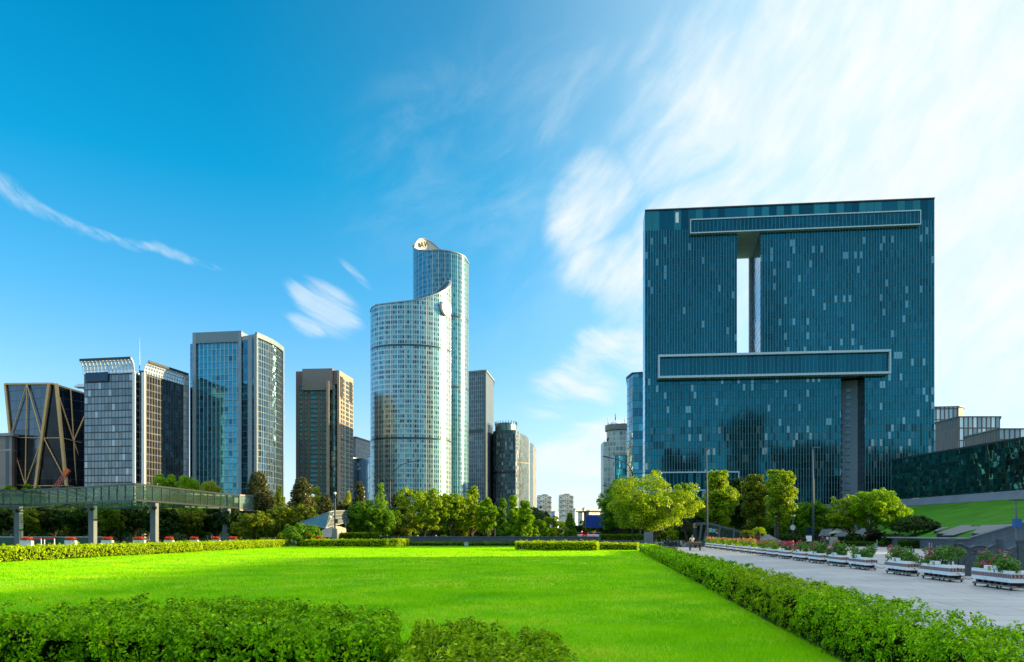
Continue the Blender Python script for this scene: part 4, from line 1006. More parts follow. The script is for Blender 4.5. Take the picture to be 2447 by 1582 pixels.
# G2 dark tower with gold diagonals
def gold_tower():
    Y = 262.0; o = Vector((PX(110, Y), Y, 0)); root = empty('lattice_tower', 'dark faceted tower with gold diagonal bracing', 'building', tuple(o), 0, GB)
    def p(px, py, Yp): return P3(px, py, Yp) - o
    TL, TM, TR = p(14, 918, 268), p(126, 917, 258), p(215, 944, 270)
    def atz(px, Yp): return Vector((PX(px, Yp), Yp, 0)) - o
    BL, BM, BM2, BR = atz(50, 264), atz(70, 262), atz(173, 260), atz(215, 268)
    g1 = facade('dark_glass_grid', 3.2, 3.4, [(0, (.05, .07, .09)), (.5, (.06, .08, .10)), (.9, (.03, .045, .06))], mull=((.03, .04, .05), .15), hor=((.03, .04, .05), .2), metal=.6, rough=.18, wob=.01)
    g2 = facade('black_glass', 3.2, 3.4, [(0, (.006, .014, .024)), (.5, (.008, .018, .03))], mull=((.012, .02, .03), .15), hor=((.012, .02, .03), .2), metal=.6, rough=.15, wob=.01)
    mb = MB(); mb.face([BL, BM, TM, TL]); mb.build('facade', g1, root)
    mb = MB(); mb.face([BM, BM2, TM + Vector((.3, 0, 0))]); mb.build('facade', g2, root)
    mb = MB(); mb.face([BM2, BR, TR, TM + Vector((.3, 0, 0))]); mb.build('facade', g2, root)
    bk = Vector((0, 22, 0)); mb = MB(); mb.face([TL, TM, TR, TR + bk, TL + bk]); mb.build('roof', M['roof'], root)
    mb = MB(); mb.face([TL, TL + bk, BL + bk, BL]); mb.face([TR, BR, BR + bk, TR + bk]); mb.face([TR + bk, BR + bk, BL + bk, TL + bk]); mb.build('rear_wall', g2, root)
    gold = plain('gold_cladding', (.72, .46, .20), .6, 0, .08, 1)
    def bar(a, b, w): mb = MB(); d = Vector((0, -.35, 0)); mb.beam(a + d, b + d, w * .44, w * .5, (0, -1, 0)); mb.build('brace', gold, root)
    for a, b, w in ((TL, BL, 1.5), (TM + Vector((-.9, 0, 0)), BM, 1.9), (TM + Vector((1.4, 0, 0)), BM2, 1.9), (TL, TM, 1.3), (TM, TR, 1.3)): bar(a, b, w)
    def fr(pts, q): return q
    L = lambda a, b, f: a.lerp(b, f)
    # horizontal levels on the front facet and its X bracing
    zf = lambda f: (L(BL, TL, f), L(BM, TM + Vector((-.9, 0, 0)), f)); mid = lambda f: sum(zf(f), Vector()) / 2
    f1, f2 = .655, .35
    for f in (f1, f2): a, b = zf(f); bar(a, b, .45)
    bar(mid(1), mid(0), .55)
    a1, b1 = zf(f1); a0, b0 = zf(0)
    bar(mid(1), a1, .55); bar(mid(1), b1, .6); bar(a1, mid(f2), .55); bar(b1, mid(f2), .55); bar(mid(f2), a0, .5); bar(mid(f2), b0, .5)
    # middle facet
    mf = lambda f: (L(BM, TM, f), L(BM2, TM + Vector((1.4, 0, 0)), f))
    for f in (f1, f2): a, b = mf(f); bar(a, b, .5)
    bar(mf(f1)[0], mf(f2 + .03)[1], .6); bar(mf(f2)[1], mf(.02)[0], .6)
    # right facet
    rf = lambda f: (L(BM2, TM + Vector((1.4, 0, 0)), f), L(BR, TR, f)); m2 = lambda f, g=.42: rf(f)[0].lerp(rf(f)[1], g)
    for f in (f1, f2): a, b = rf(f); bar(a, b, .5)
    bar(m2(1), m2(0), .55); bar(rf(.96)[0], m2(f1), .6); bar(m2(f1), rf(.93)[1], .6); bar(m2(f1), rf(f2)[1], .55); bar(rf(f2)[1], m2(.0), .55)
    mb = MB(); q = p(197, 925, 262); mb.box(tuple(q), (4, 3, .5)); mb.box(tuple(q + Vector((0, 0, .6))), (2.6, 2, .6)); mb.beam(q, q + Vector((2, 0, -3)), .3, .3); mb.build('roof_gantry', M['white_metal'], root)
gold_tower()

# G3 silver building with flared lattice crown
def silver_building():
    Yr = 230.0; z = PZ(889, Yr)                       # top of the straight wall
    P0 = Vector((PX(201, 233), 233)); P1 = Vector((PX(322, 230), 230)); P2 = Vector((PX(343, 231), 231)); P3_ = Vector((PX(438, 249.5), 249.5)); P4 = Vector((PX(452, 252), 252))
    root = empty('office_building', 'silver gridded office building with flared lattice crown and roof mast', 'building', (P1.x, P1.y, 0), 0, GB)
    lo = lambda p: (p.x - P1.x, p.y - P1.y)
    fa = facade('silver_grid', 1.15, 2.15, [(0, (.15, .20, .225)), (.35, (.175, .225, .25)), (.65, (.12, .165, .19)), (.90, (.30, .37, .40))], mull=((.06, .06, .065), .2), hor=((.035, .04, .045), .36), metal=.55, rough=.18, wob=.02, tilt=.02)
    fb = facade('dark_grid', 1.25, 2.15, [(0, (.08, .09, .11)), (.4, (.11, .12, .14)), (.8, (.17, .19, .21))], mull=((.09, .095, .105), .20), hor=((.03, .035, .04), .35), metal=.85, rough=.1, wob=.10, tilt=.02)
    fc = facade('lift_bay', 3.0, 2.15, [(0, (.03, .08, .11)), (.5, (.05, .12, .16))], hor=((.20, .19, .18), .5), metal=.6, rough=.15)
    fd = facade('bright_side', 1.2, 2.0, [(0, (.6, .65, .68)), (.5, (.45, .52, .56))], mull=((.12, .13, .14), .15), hor=((.12, .13, .14), .25), metal=.5, rough=.2)
    def wl(a, b, mat, zz=z, z0=0): mb = MB(); mb.wall(lo(a), lo(b), z0, zz); return mb.build('facade', mat, root)
    wl(P0, P1, fa); wl(P2, P3_, fb)
    R0 = P1 + Vector((.3, 2.2)); R1 = P2 + Vector((-.2, 2.2)); wl(R0, R1, fc, z + 1); wl(P1, R0, fc); wl(R1, P2, fc)
    wl(P3_, P4, fd, PZ(898, 252)); 
    bk = Vector(ray_back(P4, 26, -.5)) - P4; mb = MB(); mb.wall(lo(P4), lo(P4 + bk), 0, z); mb.wall(lo(P4 + bk), lo(P0 + bk), 0, z); mb.wall(lo(P0 + bk), lo(P0), 0, z); mb.build('rear_wall', fb, root)
    mb = MB(); mb.face([(*lo(q), z - .2) for q in (P0, P1, R0, R1, P2, P3_, P4, P4 + bk, P0 + bk)]); mb.build('roof', M['roof'], root)
    for a, b in ((P1 - Vector((.5, 0)), P1), (P2, P2 + Vector((.6, .05)))):
        pass
    mb = MB(); a = lo(P1); mb.box((a[0] - .1, a[1] - .1, z / 2), (.8, .8, z)); mb.build('corner_pier', M['white_metal'], root)
    mb = MB(); a = lo(P2); mb.box((a[0] + .1, a[1] - .1, z / 2), (.9, .9, z)); mb.build('corner_pier', M['white_metal'], root)
    # flared crown: curved ribs carrying translucent panes
    def crown(a, b, zt, name='crown'):
        e = (b - a).normalized(); n = Vector((e.y, -e.x)); Lc = (b - a).length; Hc = zt - z + .2
        prof = [(0, -.2), (.05, Hc * .3 - .2), (.25, Hc * .6 - .2), (.8, Hc * .85 - .2), (1.6, Hc - .2)]
        mb = MB()
        for (d0, h0), (d1, h1) in zip(prof, prof[1:]):
            q0, q1 = a + n * (d0 + .15), b + n * (d0 + .15); r0, r1 = a + n * (d1 + .15), b + n * (d1 + .15)
            mb.face([(*lo(q0), z + h0), (*lo(q1), z + h0), (*lo(r1), z + h1), (*lo(r0), z + h1)])
        cr = mb.build(name, M['crown_glass'], root)
        rb = MB(); k = int(Lc / 1.15)
        for i in range(k + 1):
            s = a + e * (Lc * i / k)
            for (d0, h0), (d1, h1) in zip(prof, prof[1:]):
                q = s + n * (d0 + .25); r_ = s + n * (d1 + .25); rb.beam((*lo(q), z + h0), (*lo(r_), z + h1), .22, .3)
        for (d0, h0) in prof[1:]:
            q0, q1 = a + n * (d0 + .25), b + n * (d0 + .25); rb.beam((*lo(q0), z + h0), (*lo(q1), z + h0), .25, .25)
        rb.build('lattice', M['white_metal'], cr)
        q0, q1 = a + n * 1.75, b + n * 1.75; tb = MB(); tb.beam((*lo(q0), zt), (*lo(q1), zt), .5, .7); tb.build('crown_edge', M['dark_metal'], cr)
    M['crown_glass'] = glassmat('crown_glass', (.42, .50, .54), .55, .15)
    crown(P0, P1, PZ(862, 232)); crown(P2, P3_, PZ(865, 231))
    mb = MB(); c = lo(P1 + Vector((0, 3))); mb.tube([(c[0], c[1], z), (c[0], c[1], PZ(860, 233)), (c[0], c[1], PZ(808, 233))], [.16, .12, .05], 6); mb.build('mast', M['grey_metal'], root)
    mb = MB(); e = (P1 - P0).normalized(); q = P0 + e * 4.6 + Vector((e.y, -e.x)) * .35; mb.box((*lo(q), PZ(901, 232)), (7.4, .4, 2.7), math.atan2(e.y, e.x)); mb.build('blank_sign', plain('sign_blue', (.015, .07, .15), .6), root)
silver_building()

# G4 blue glass tower
def blue_tower():
    Yr = 250.0; z = PZ(815, Yr)
    k = lambda px, Y: Vector((PX(px, Y), Y))
    a0, a1, a2, a3, a4, a5 = k(454, 254), k(466, 252.5), k(575, 250), k(596, 247.5), k(612, 246), k(676, 266)
    root = empty('office_tower', 'tall blue glass tower with grey crown panel and bright rounded right side', 'building', (a2.x, a2.y, 0), 0, GB)
    lo = lambda p: (p.x - a2.x, p.y - a2.y)
    cols = [(0, (.03, .20, .29)), (.35, (.035, .23, .33)), (.7, (.025, .17, .25)), (.90, (.015, .09, .13))]
    fa = facade('blue_glass', 1.45, 2.05, cols, mull=((.30, .40, .46), .26), hor=((.02, .12, .16), .2), sp=(.3, (.035, .24, .31)), metal=.8, rough=.07, wob=.025, tilt=.008)
    fb = facade('dark_blue_glass', 1.6, 2.05, [(0, (.01, .08, .12)), (.5, (.02, .12, .18)), (.8, (.03, .18, .24))], mull=((.03, .12, .16), .1), hor=((.02, .12, .16), .3), metal=.8, rough=.08)
    fc = facade('mirror_side', 1.35, 2.05, [(0, (.05, .12, .17)), (.4, (.04, .10, .14)), (.7, (.11, .19, .24)), (.9, (.01, .05, .07))], mull=((.15, .19, .22), .2), hor=((.03, .08, .11), .3), metal=.9, rough=.06, wob=.07, tilt=.03, mrough=.4)
    def wl(a, b, mat, zz, z0=0, nm='facade'): mb = MB(); mb.wall(lo(a), lo(b), z0, zz); return mb.build(nm, mat, root)
    wl(a0, a1, fa, z); wl(a1, a2, fa, z); wl(a2, a3, fb, z); wl(a3, a4, fb, PZ(806, 246))
    zc = PZ(806, 246)
    # slightly bowed right face
    n = 8; e = a5 - a4; nn = Vector((e.y, -e.x)).normalized(); pts = [a4 + e * (i / n) + nn * (1.0 * math.sin(math.pi * i / n)) for i in range(n + 1)]
    mb = MB(); u = 0
    for i in range(n): u = mb.wall(lo(pts[i]), lo(pts[i + 1]), 0, zc, u)
    mb.build('facade', fc, root)
    a6 = k(679.5, 272); wl(a5, a6, fb, z)
    bk = Vector(ray_back(a6, 30, -.5)) - a6; mb = MB(); mb.wall(lo(a6), lo(a6 + bk), 0, z); mb.wall(lo(a6 + bk), lo(a0 + bk), 0, z); mb.wall(lo(a0 + bk), lo(a0), 0, z); mb.build('rear_wall', fb, root)
    mb = MB(); mb.face([(*lo(q), z - .2) for q in (a0, a1, a2, a3)] + [(*lo(q), z - .2) for q in pts] + [(*lo(a6), z - .2), (*lo(a6 + bk), z - .2), (*lo(a0 + bk), z - .2)]); mb.build('roof', M['roof'], root)
    e = (a2 - a1).normalized(); n_ = Vector((e.y, -e.x))
    p0, p1 = a1 + e * .6 + n_ * .5, a2 + n_ * .5; zt = PZ(793, 251)
    mb = MB(); mb.prism([lo(p0), lo(p1), lo(p1 - n_ * 9), lo(p0 - n_ * 9)], z - .3, zt); mb.build('crown_panel', M['grey_clad'], root)
    mb = MB(); q0 = a2; q1 = a3 + Vector((.5, 0)); mb.prism([lo(q0), lo(a4), lo(a4 + Vector((1, 10))), lo(q0 + Vector((0, 10)))], z - .3, PZ(803, 249)); mb.build('crown_step', M['concrete'], root)
    for q, w_ in ((a1, 1.1), (a2, 1.0), (a3 + Vector((.4, 0)), 1.4), (a4, .9), (a5, .8)):
        mb = MB(); c = lo(q); hh = (zt if q is a1 or q is a2 else PZ(804, 248)); mb.box((c[0], c[1] - .2, hh / 2), (w_, 1.0, hh)); mb.build('pilaster', M['silver'], root)
    mb = MB(); q = pts
    for i in range(n): mb.beam((*lo(q[i]), zc + .8), (*lo(q[i + 1]), zc + .8), .8, 1.6)
    mb.build('crown_screen', M['grey_clad'], root)
M['grey_clad'] = plain('grey_cladding', (.16, .24, .29), .6, .1, .05, .3); M['silver'] = plain('silver_cladding', (.24, .30, .34), .5, .3, .08, .5)
blue_tower()

# G5 brown stone tower
def brown_tower():
    Yr = 300.0; z = PZ(885, Yr); k = lambda px, Y: Vector((PX(px, Y), Y))
    a0, a1, a2, a3, a4 = k(707, 302), k(786, 300.5), k(806, 300), k(811, 300), k(844, 317)
    root = empty('stone_tower', 'brown stone tower with punched windows and curved glass bay', 'building', (a2.x, a2.y, 0), 0, GB)
    lo = lambda p: (p.x - a2.x, p.y - a2.y)
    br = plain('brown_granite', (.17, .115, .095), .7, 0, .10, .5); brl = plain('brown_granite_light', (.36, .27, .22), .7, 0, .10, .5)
    wm = facade('window_glass', 2.2, 2.0, [(0, (.10, .22, .29)), (.4, (.06, .15, .21)), (.75, (.18, .34, .42))], mull=((.03, .04, .05), .1), hor=((.03, .04, .05), .1), metal=.7, rough=.08, tilt=.03)
    def wl(a, b, mat, zz, nm='facade', z0=0): mb = MB(); mb.wall(lo(a), lo(b), z0, zz); return mb.build(nm, mat, root)
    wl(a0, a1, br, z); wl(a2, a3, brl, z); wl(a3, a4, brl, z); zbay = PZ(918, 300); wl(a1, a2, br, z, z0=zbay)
    # recessed curved glass bay
    mb = MB(); n = 8; u = 0; c = (a1 + a2) / 2; r = (a2 - a1).length / 2
    q = [c + Vector((-r * math.cos(math.pi * i / n), 2.2 - 2.0 * math.sin(math.pi * i / n))) for i in range(n + 1)]
    for i in range(n): u = mb.wall(lo(q[i]), lo(q[i + 1]), 0, zbay, u)
    mb.build('glass_bay', facade('bay_glass', 1.1, 2.0, [(0, (.10, .22, .22)), (.4, (.05, .12, .13)), (.7, (.35, .42, .36))], hor=((.08, .10, .09), .5), metal=.7, rough=.15, wob=.2, tilt=.06), root)
    mb = MB(); mb.wall(lo(a1), lo(a1 + Vector((0, 2.2))), 0, zbay); mb.wall(lo(a2 + Vector((0, 2.2))), lo(a2), 0, zbay); mb.build('bay_reveal', brl, root)
    pier = MB(); pe = lo(k(784, 299.4)); pier.box((pe[0], pe[1], zbay / 2 + .5), (1.0, 1.4, zbay + 1)); pier.build('pilaster', brl, root)
    bk = Vector(ray_back(a4, 28, -.5)) - a4; mb = MB(); mb.wall(lo(a4), lo(a4 + bk), 0, z); mb.wall(lo(a4 + bk), lo(a0 + bk), 0, z); mb.wall(lo(a0 + bk), lo(a0), 0, z); mb.build('rear_wall', br, root)
    mb = MB(); mb.face([(*lo(x), z - .2) for x in (a0, a1, a2, a3, a4, a4 + bk, a0 + bk)]); mb.build('roof', M['roof'], root)
    p0, p1 = k(723, 301), k(795, 300); mb = MB(); mb.prism([lo(p0 + Vector((0, -.5))), lo(p1 + Vector((0, -.5))), lo(p1 + Vector((0, 8))), lo(p0 + Vector((0, 8)))], z - 7.6, z + .7, bottom=True); mb.build('crown_panel', plain('taupe_panel', (.20, .17, .16), .6), root)
    for i, (px, Y) in enumerate(((816, 302.4), (838, 313.6))):
        e = (a4 - a3).normalized(); c = k(px, Y) + Vector((e.y, -e.x)) * .05; mb = MB(); mb.box((*lo(c), z - 6), (3.2, .3, 8), math.atan2(e.y, e.x)); mb.build('louvre', M['dark_metal'], root)
    # windows: 100 as parts, the rest as one part
    wins = []; e1 = (a1 - a0).normalized(); L1 = (a1 - a0).length; e2 = (a4 - a3).normalized(); L2 = (a4 - a3).length
    z1 = PZ(911, 300)
    for r_ in range(26):
        zc = z1 - .9 - r_ * 1.78 * 1.0
        for (u0, u1) in ((.115, .20), (.275, .35), (.44, .665), (.74, .80), (.86, .945)):
            wins.append((a0 + e1 * L1 * (u0 + u1) / 2 + Vector((e1.y, -e1.x)) * .06, (u1 - u0) * L1, 1.25, zc, e1))
    W2 = []
    for r_ in range(27):
        zc = z1 + 1.0 - r_ * 1.78
        for (u0, u1) in ((.09, .19), (.25, .35), (.46, .66), (.76, .84), (.88, .95)):
            W2.append((a3 + e2 * L2 * (u0 + u1) / 2 + Vector((e2.y, -e2.x)) * .06, (u1 - u0) * L2, 1.25, zc, e2))
    rest = MB()
    for i, (c, ww, hh, zc, e) in enumerate(wins + W2):
        big = i < 100
        mb = MB() if big else rest
        mb.box((*lo(c), zc), (ww, .16, hh), math.atan2(e.y, e.x))
        if big: mb.build('window', wm, root)
    o = rest.build('window', wm, root); o['kind'] = 'stuff'
brown_tower()

# G6 two blocks behind
m_g6 = facade('dark_slab', 1.6, 2.4, [(0, (.05, .06, .08)), (.5, (.07, .08, .10))], hor=((.10, .10, .10), .3), metal=.6, rough=.2, wob=.05)
bldg('office_slab', 'dark slab building seen between the brown tower and the lower curved tower', 430, [(835, 1046), (850, 1045), (892, 1058)], 1, [m_g6, m_g6], 20, cap=.8, capmat=M['dark_metal'])
m_g7 = facade('pale_blue_fins', 1.55, 7.5, [(0, (.30, .44, .52)), (.4, (.24, .38, .47)), (.8, (.38, .52, .60))], mull=((.06, .13, .20), .55), hor=((.05, .14, .22), .3), metal=.6, rough=.15)
def pale_block():
    root, Q, H, c = bldg('office_slab', 'pale blue finned block with white roof letters left of the lower curved tower', 400, [(838, 1094), (855, 1096), (892, 1089)], 1, [m_g7, m_g7], 20, cap=.5, capmat=M['silver'])
    mb = MB(); q = Vector(Q[1]); e = (Vector(Q[2]) - q).normalized(); a = math.atan2(e.y, e.x); zc = PZ(1113, 399)
    def st(u, z, ww, hh): p = q + e * u + Vector((e.y, -e.x)) * .25; mb.box((p.x, p.y, zc + z), (ww, .25, hh), a)
    st(-1.0, .6, .3, 1.4); st(.2, 1.2, 2.2, .3); st(1.2, .6, .3, 1.4); st(.2, 0, 2.2, .3); st(0.2, .6, 1.0, .3)
    for u in (-2.9, -1.9, -.4, .7, 2.4, 3.4): st(u, -1.7, .3, 1.1); st(u + .35, -1.3, .55, .25)
    mb.build('lettering', M['white_paint'], root)
pale_block()

# G7 the pair of curved towers
def curved(name, label, ring, mats, z_in, parts_cb=None, dent=1.1):
    """ring: list (px, Y, py_top) counter-clockwise seen from above starting at the left, front first"""
    c = Vector((sum(PX(a, b) for a, b, _ in ring) / len(ring), sum(b for _, b, _ in ring) / len(ring)))
    root = empty(name, label, 'building', (c.x, c.y, 0), 0, GB)
    P = [(PX(a, b) - c.x, b - c.y, PZ(t_, b)) for a, b, t_ in ring]; n = len(P)
    mb = MB(); u = 0
    for i in range(n):
        a, b_ = P[i], P[(i + 1) % n]; u = mb.wall(a, b_, 0, a[2], u, z1b=b_[2])
    fo = mb.build('facade', mats[0], root, True); bm_ = bmesh.new(); bm_.from_mesh(fo.data); bmesh.ops.remove_doubles(bm_, verts=bm_.verts, dist=.01); bm_.to_mesh(fo.data); bm_.free()
    # inner face of the rising parapet, coping and the roof inside
    ins = [(p[0] * .965, p[1] * .965, p[2] - .1) for p in P]
    mb = MB(); u = 0
    for i in range(n):
        a, b_ = ins[(i + 1) % n], ins[i]; u = mb.wall(a, b_, min(z_in, a[2]), a[2], u, z1b=b_[2], z0b=min(z_in, b_[2]))
    mb.build('parapet_lining', mats[1], root)
    mb = MB()
    for i in range(n):
        a, b_ = P[i], P[(i + 1) % n]; mb.beam((a[0] * .985, a[1] * .985, a[2] + .15), (b_[0] * .985, b_[1] * .985, b_[2] + .15), 1.0, .5)
    mb.build('coping', mats[2], root)
    mb = MB(); mb.face([(p[0] * .96, p[1] * .96, z_in) for p in P]); mb.build('roof', M['roof'], root)
    return root, P, c
def interp(x, tab):
    for (x0, y0), (x1, y1) in zip(tab, tab[1:]):
        if x0 <= x <= x1: return y0 + (y1 - y0) * (x - x0) / (x1 - x0)
    return tab[0][1] if x < tab[0][0] else tab[-1][1]
def towers():
    cols = [(0, (.05, .22, .30)), (.3, (.08, .28, .36)), (.5, (.10, .34, .40)), (.66, (.02, .10, .17)), (.84, (.16, .40, .44)), (.95, (.02, .07, .11))]
    f1 = facade('curved_glass', 1.05, 2.15, cols, mull=((.50, .56, .56), .17), hor=((.10, .24, .28), .18), sp=(.42, (.22, .42, .43)), metal=.62, rough=.22, wob=.012, tilt=.012, major=(3, .4, (.55, .58, .55)),
                bands=[(83.6, 84.5, (.02, .05, .07)), (43.2, 44.1, (.02, .05, .07))], mrough=.35)
    cols2 = [(0, (.02, .15, .24)), (.4, (.03, .20, .30)), (.7, (.05, .26, .34)), (.9, (.01, .08, .13))]
    f2 = facade('curved_glass_deep', 1.05, 2.3, cols2, mull=((.22, .32, .34), .15), hor=((.04, .16, .22), .2), sp=(.40, (.06, .25, .31)), metal=.62, rough=.14, wob=.006, tilt=.006, major=(3, .36, (.36, .42, .40)),
                bands=[(106, 107, (.02, .05, .07)), (72, 73, (.02, .05, .07))], mrough=.32)
    lin = facade('cream_lattice', 1.0, 1.1, [(0, (.55, .58, .52)), (.5, (.62, .64, .58))], mull=((.38, .42, .40), .1), hor=((.35, .38, .36), .1), metal=.05, rough=.6)
    lind = plain('dark_lining', (.06, .12, .15), .6)
    # lower tower: rounded at the left, sharp prow at the right
    ft = [(885, 745), (888, 736), (900, 729), (940, 724), (984, 719), (1005, 715.5), (1031, 708), (1050, 700.5), (1065, 693), (1075, 683), (1078, 676)]
    ring = []; Yc = 350
    n = 44
    for i in range(n + 1):                      # front arc, left to right
        f = i / n; px = 981.5 - 96.5 * math.cos(math.pi * f); Y = Yc - 17 * math.sin(math.pi * f) ** .62 + 6 * f; ring.append((px, Y, interp(px, ft)))
    bt = [(885, 748), (930, 742), (1000, 728), (1037, 706), (1052, 692), (1062, 681), (1071, 673), (1078, 671.5)]
    for i in range(1, n):
        f = 1 - i / n; px = 981.5 - 95 * math.cos(math.pi * f); Y = Yc + 17 * math.sin(math.pi * f) ** .7 + 6 * f; ring.append((px, Y, interp(px, bt)))
    rt, P, c = curved('curved_tower', 'lower curved glass tower with sweeping cut top and round white disc', ring, (f1, lind, M['silver']), PZ(740, 350) - 6)
    # disc on the prow
    i = min(range(n + 1), key=lambda j: abs(ring[j][0] - 1063)); a, b_ = Vector(P[i - 1]), Vector(P[i + 1]); e = (b_ - a); e.z = 0; e.normalize(); nn = Vector((e.y, -e.x, 0)); ctr = Vector(P[i]); ctr.z = PZ(738, ring[i][1]); rr = 3.2
    mb = MB(); k = 28
    f_ = [ctr + nn * 1.3 + e * (rr * math.cos(2 * math.pi * j / k)) + Vector((0, 0, rr * math.sin(2 * math.pi * j / k))) for j in range(k)]
    b2 = [q - nn * 1.2 for q in f_]; mb.face(f_)
    for j in range(k): mb.face([b2[j], b2[(j + 1) % k], f_[(j + 1) % k], f_[j]])
    mb.build('disc', M['white_paint'], rt)
    # upper tower
    ft = [(987, 592), (996, 597.7), (1018, 599.5), (1049, 598), (1076, 601), (1096, 606), (1111, 615), (1120, 630)]
    bt = [(987, 588.6), (992, 579.5), (1001, 572), (1013, 571.4), (1026, 577), (1039, 587), (1049, 597), (1080, 607), (1105, 616), (1120, 632)]
    ring = []; Yc = 385; n = 40
    for i in range(n + 1):
        f = i / n; px = 1053.5 - 66.5 * math.cos(math.pi * f); s = math.sin(math.pi * f); Y = Yc - 15 * (s ** .75) + (4 if f < .5 else 0) * (1 - 2 * f); ring.append((px, Y, interp(px, ft)))
    for i in range(1, n):
        f = 1 - i / n; px = 1053.5 - 66 * math.cos(math.pi * f); s = math.sin(math.pi * f); ring.append((px, Yc + 14 * (s ** .75), interp(px, bt)))
    rt, P, c = curved('curved_tower', 'taller curved glass tower with raised cream-lined crown', ring, (f2, lin, M['silver']), PZ(648, 385))
    # partly visible letters on the inner lining
    j = min(range(n + 1, len(ring)), key=lambda q: abs(ring[q][0] - 1008)); p = Vector(P[j]) * .945; lz = PZ(589, ring[j][1]); mb = MB()
    def stroke(x0, z0, x1, z1): mb.beam((p.x + x0, p.y - .8, lz + z0), (p.x + x1, p.y - .8, lz + z1), .35, .5, (0, -1, 0))
    stroke(-2.9, -1.5, -1.6, .9); stroke(-2.2, -1.8, -1.0, .7)
    stroke(-.9, -1.0, -.2, 1.7); stroke(-.2, 1.7, .6, -.8); stroke(-.7, -.1, .4, .1)
    stroke(1.0, 1.9, 1.6, -.3) ; stroke(1.6, -.3, 2.5, 2.0); stroke(2.5, 2.0, 3.0, -.2)
    mb.build('lettering', M['black'], rt)
    mb = MB(); mb.lathe([(5.5, 0), (5.0, 2.2), (3.0, 3.6), (.05, 4.0)], c=(-6, 6, PZ(607, 385)), n=20); mb.build('roof_drum', M['grey_clad'], rt)
towers()

# G8 pinstripe tower
m_p1 = facade('pinstripe', 1.3, 2.5, [(0, (.05, .085, .11)), (.5, (.08, .12, .15)), (.85, (.16, .22, .26))], mull=((.25, .31, .36), .40), hor=((.16, .20, .24), .7), metal=.4, rough=.3, bands=[(57, 59, (.06, .07, .08)), (97, 99, (.12, .13, .14))])
m_p2 = facade('pinstripe_side', 1.3, 5, [(0, (.09, .115, .14)), (.5, (.11, .14, .17))], mull=((.11, .155, .20), .5), hor=((.09, .125, .16), .4), metal=.3, rough=.35)
bldg('pinstripe_tower', 'grey pinstriped slab tower right of the curved pair', 420, [(1100, 891), (1156, 885.5), (1161, 885.5), (1180, 910)], 1, [m_p1, m_p2, m_p2], 24, cap=.8, capmat=M['silver'])

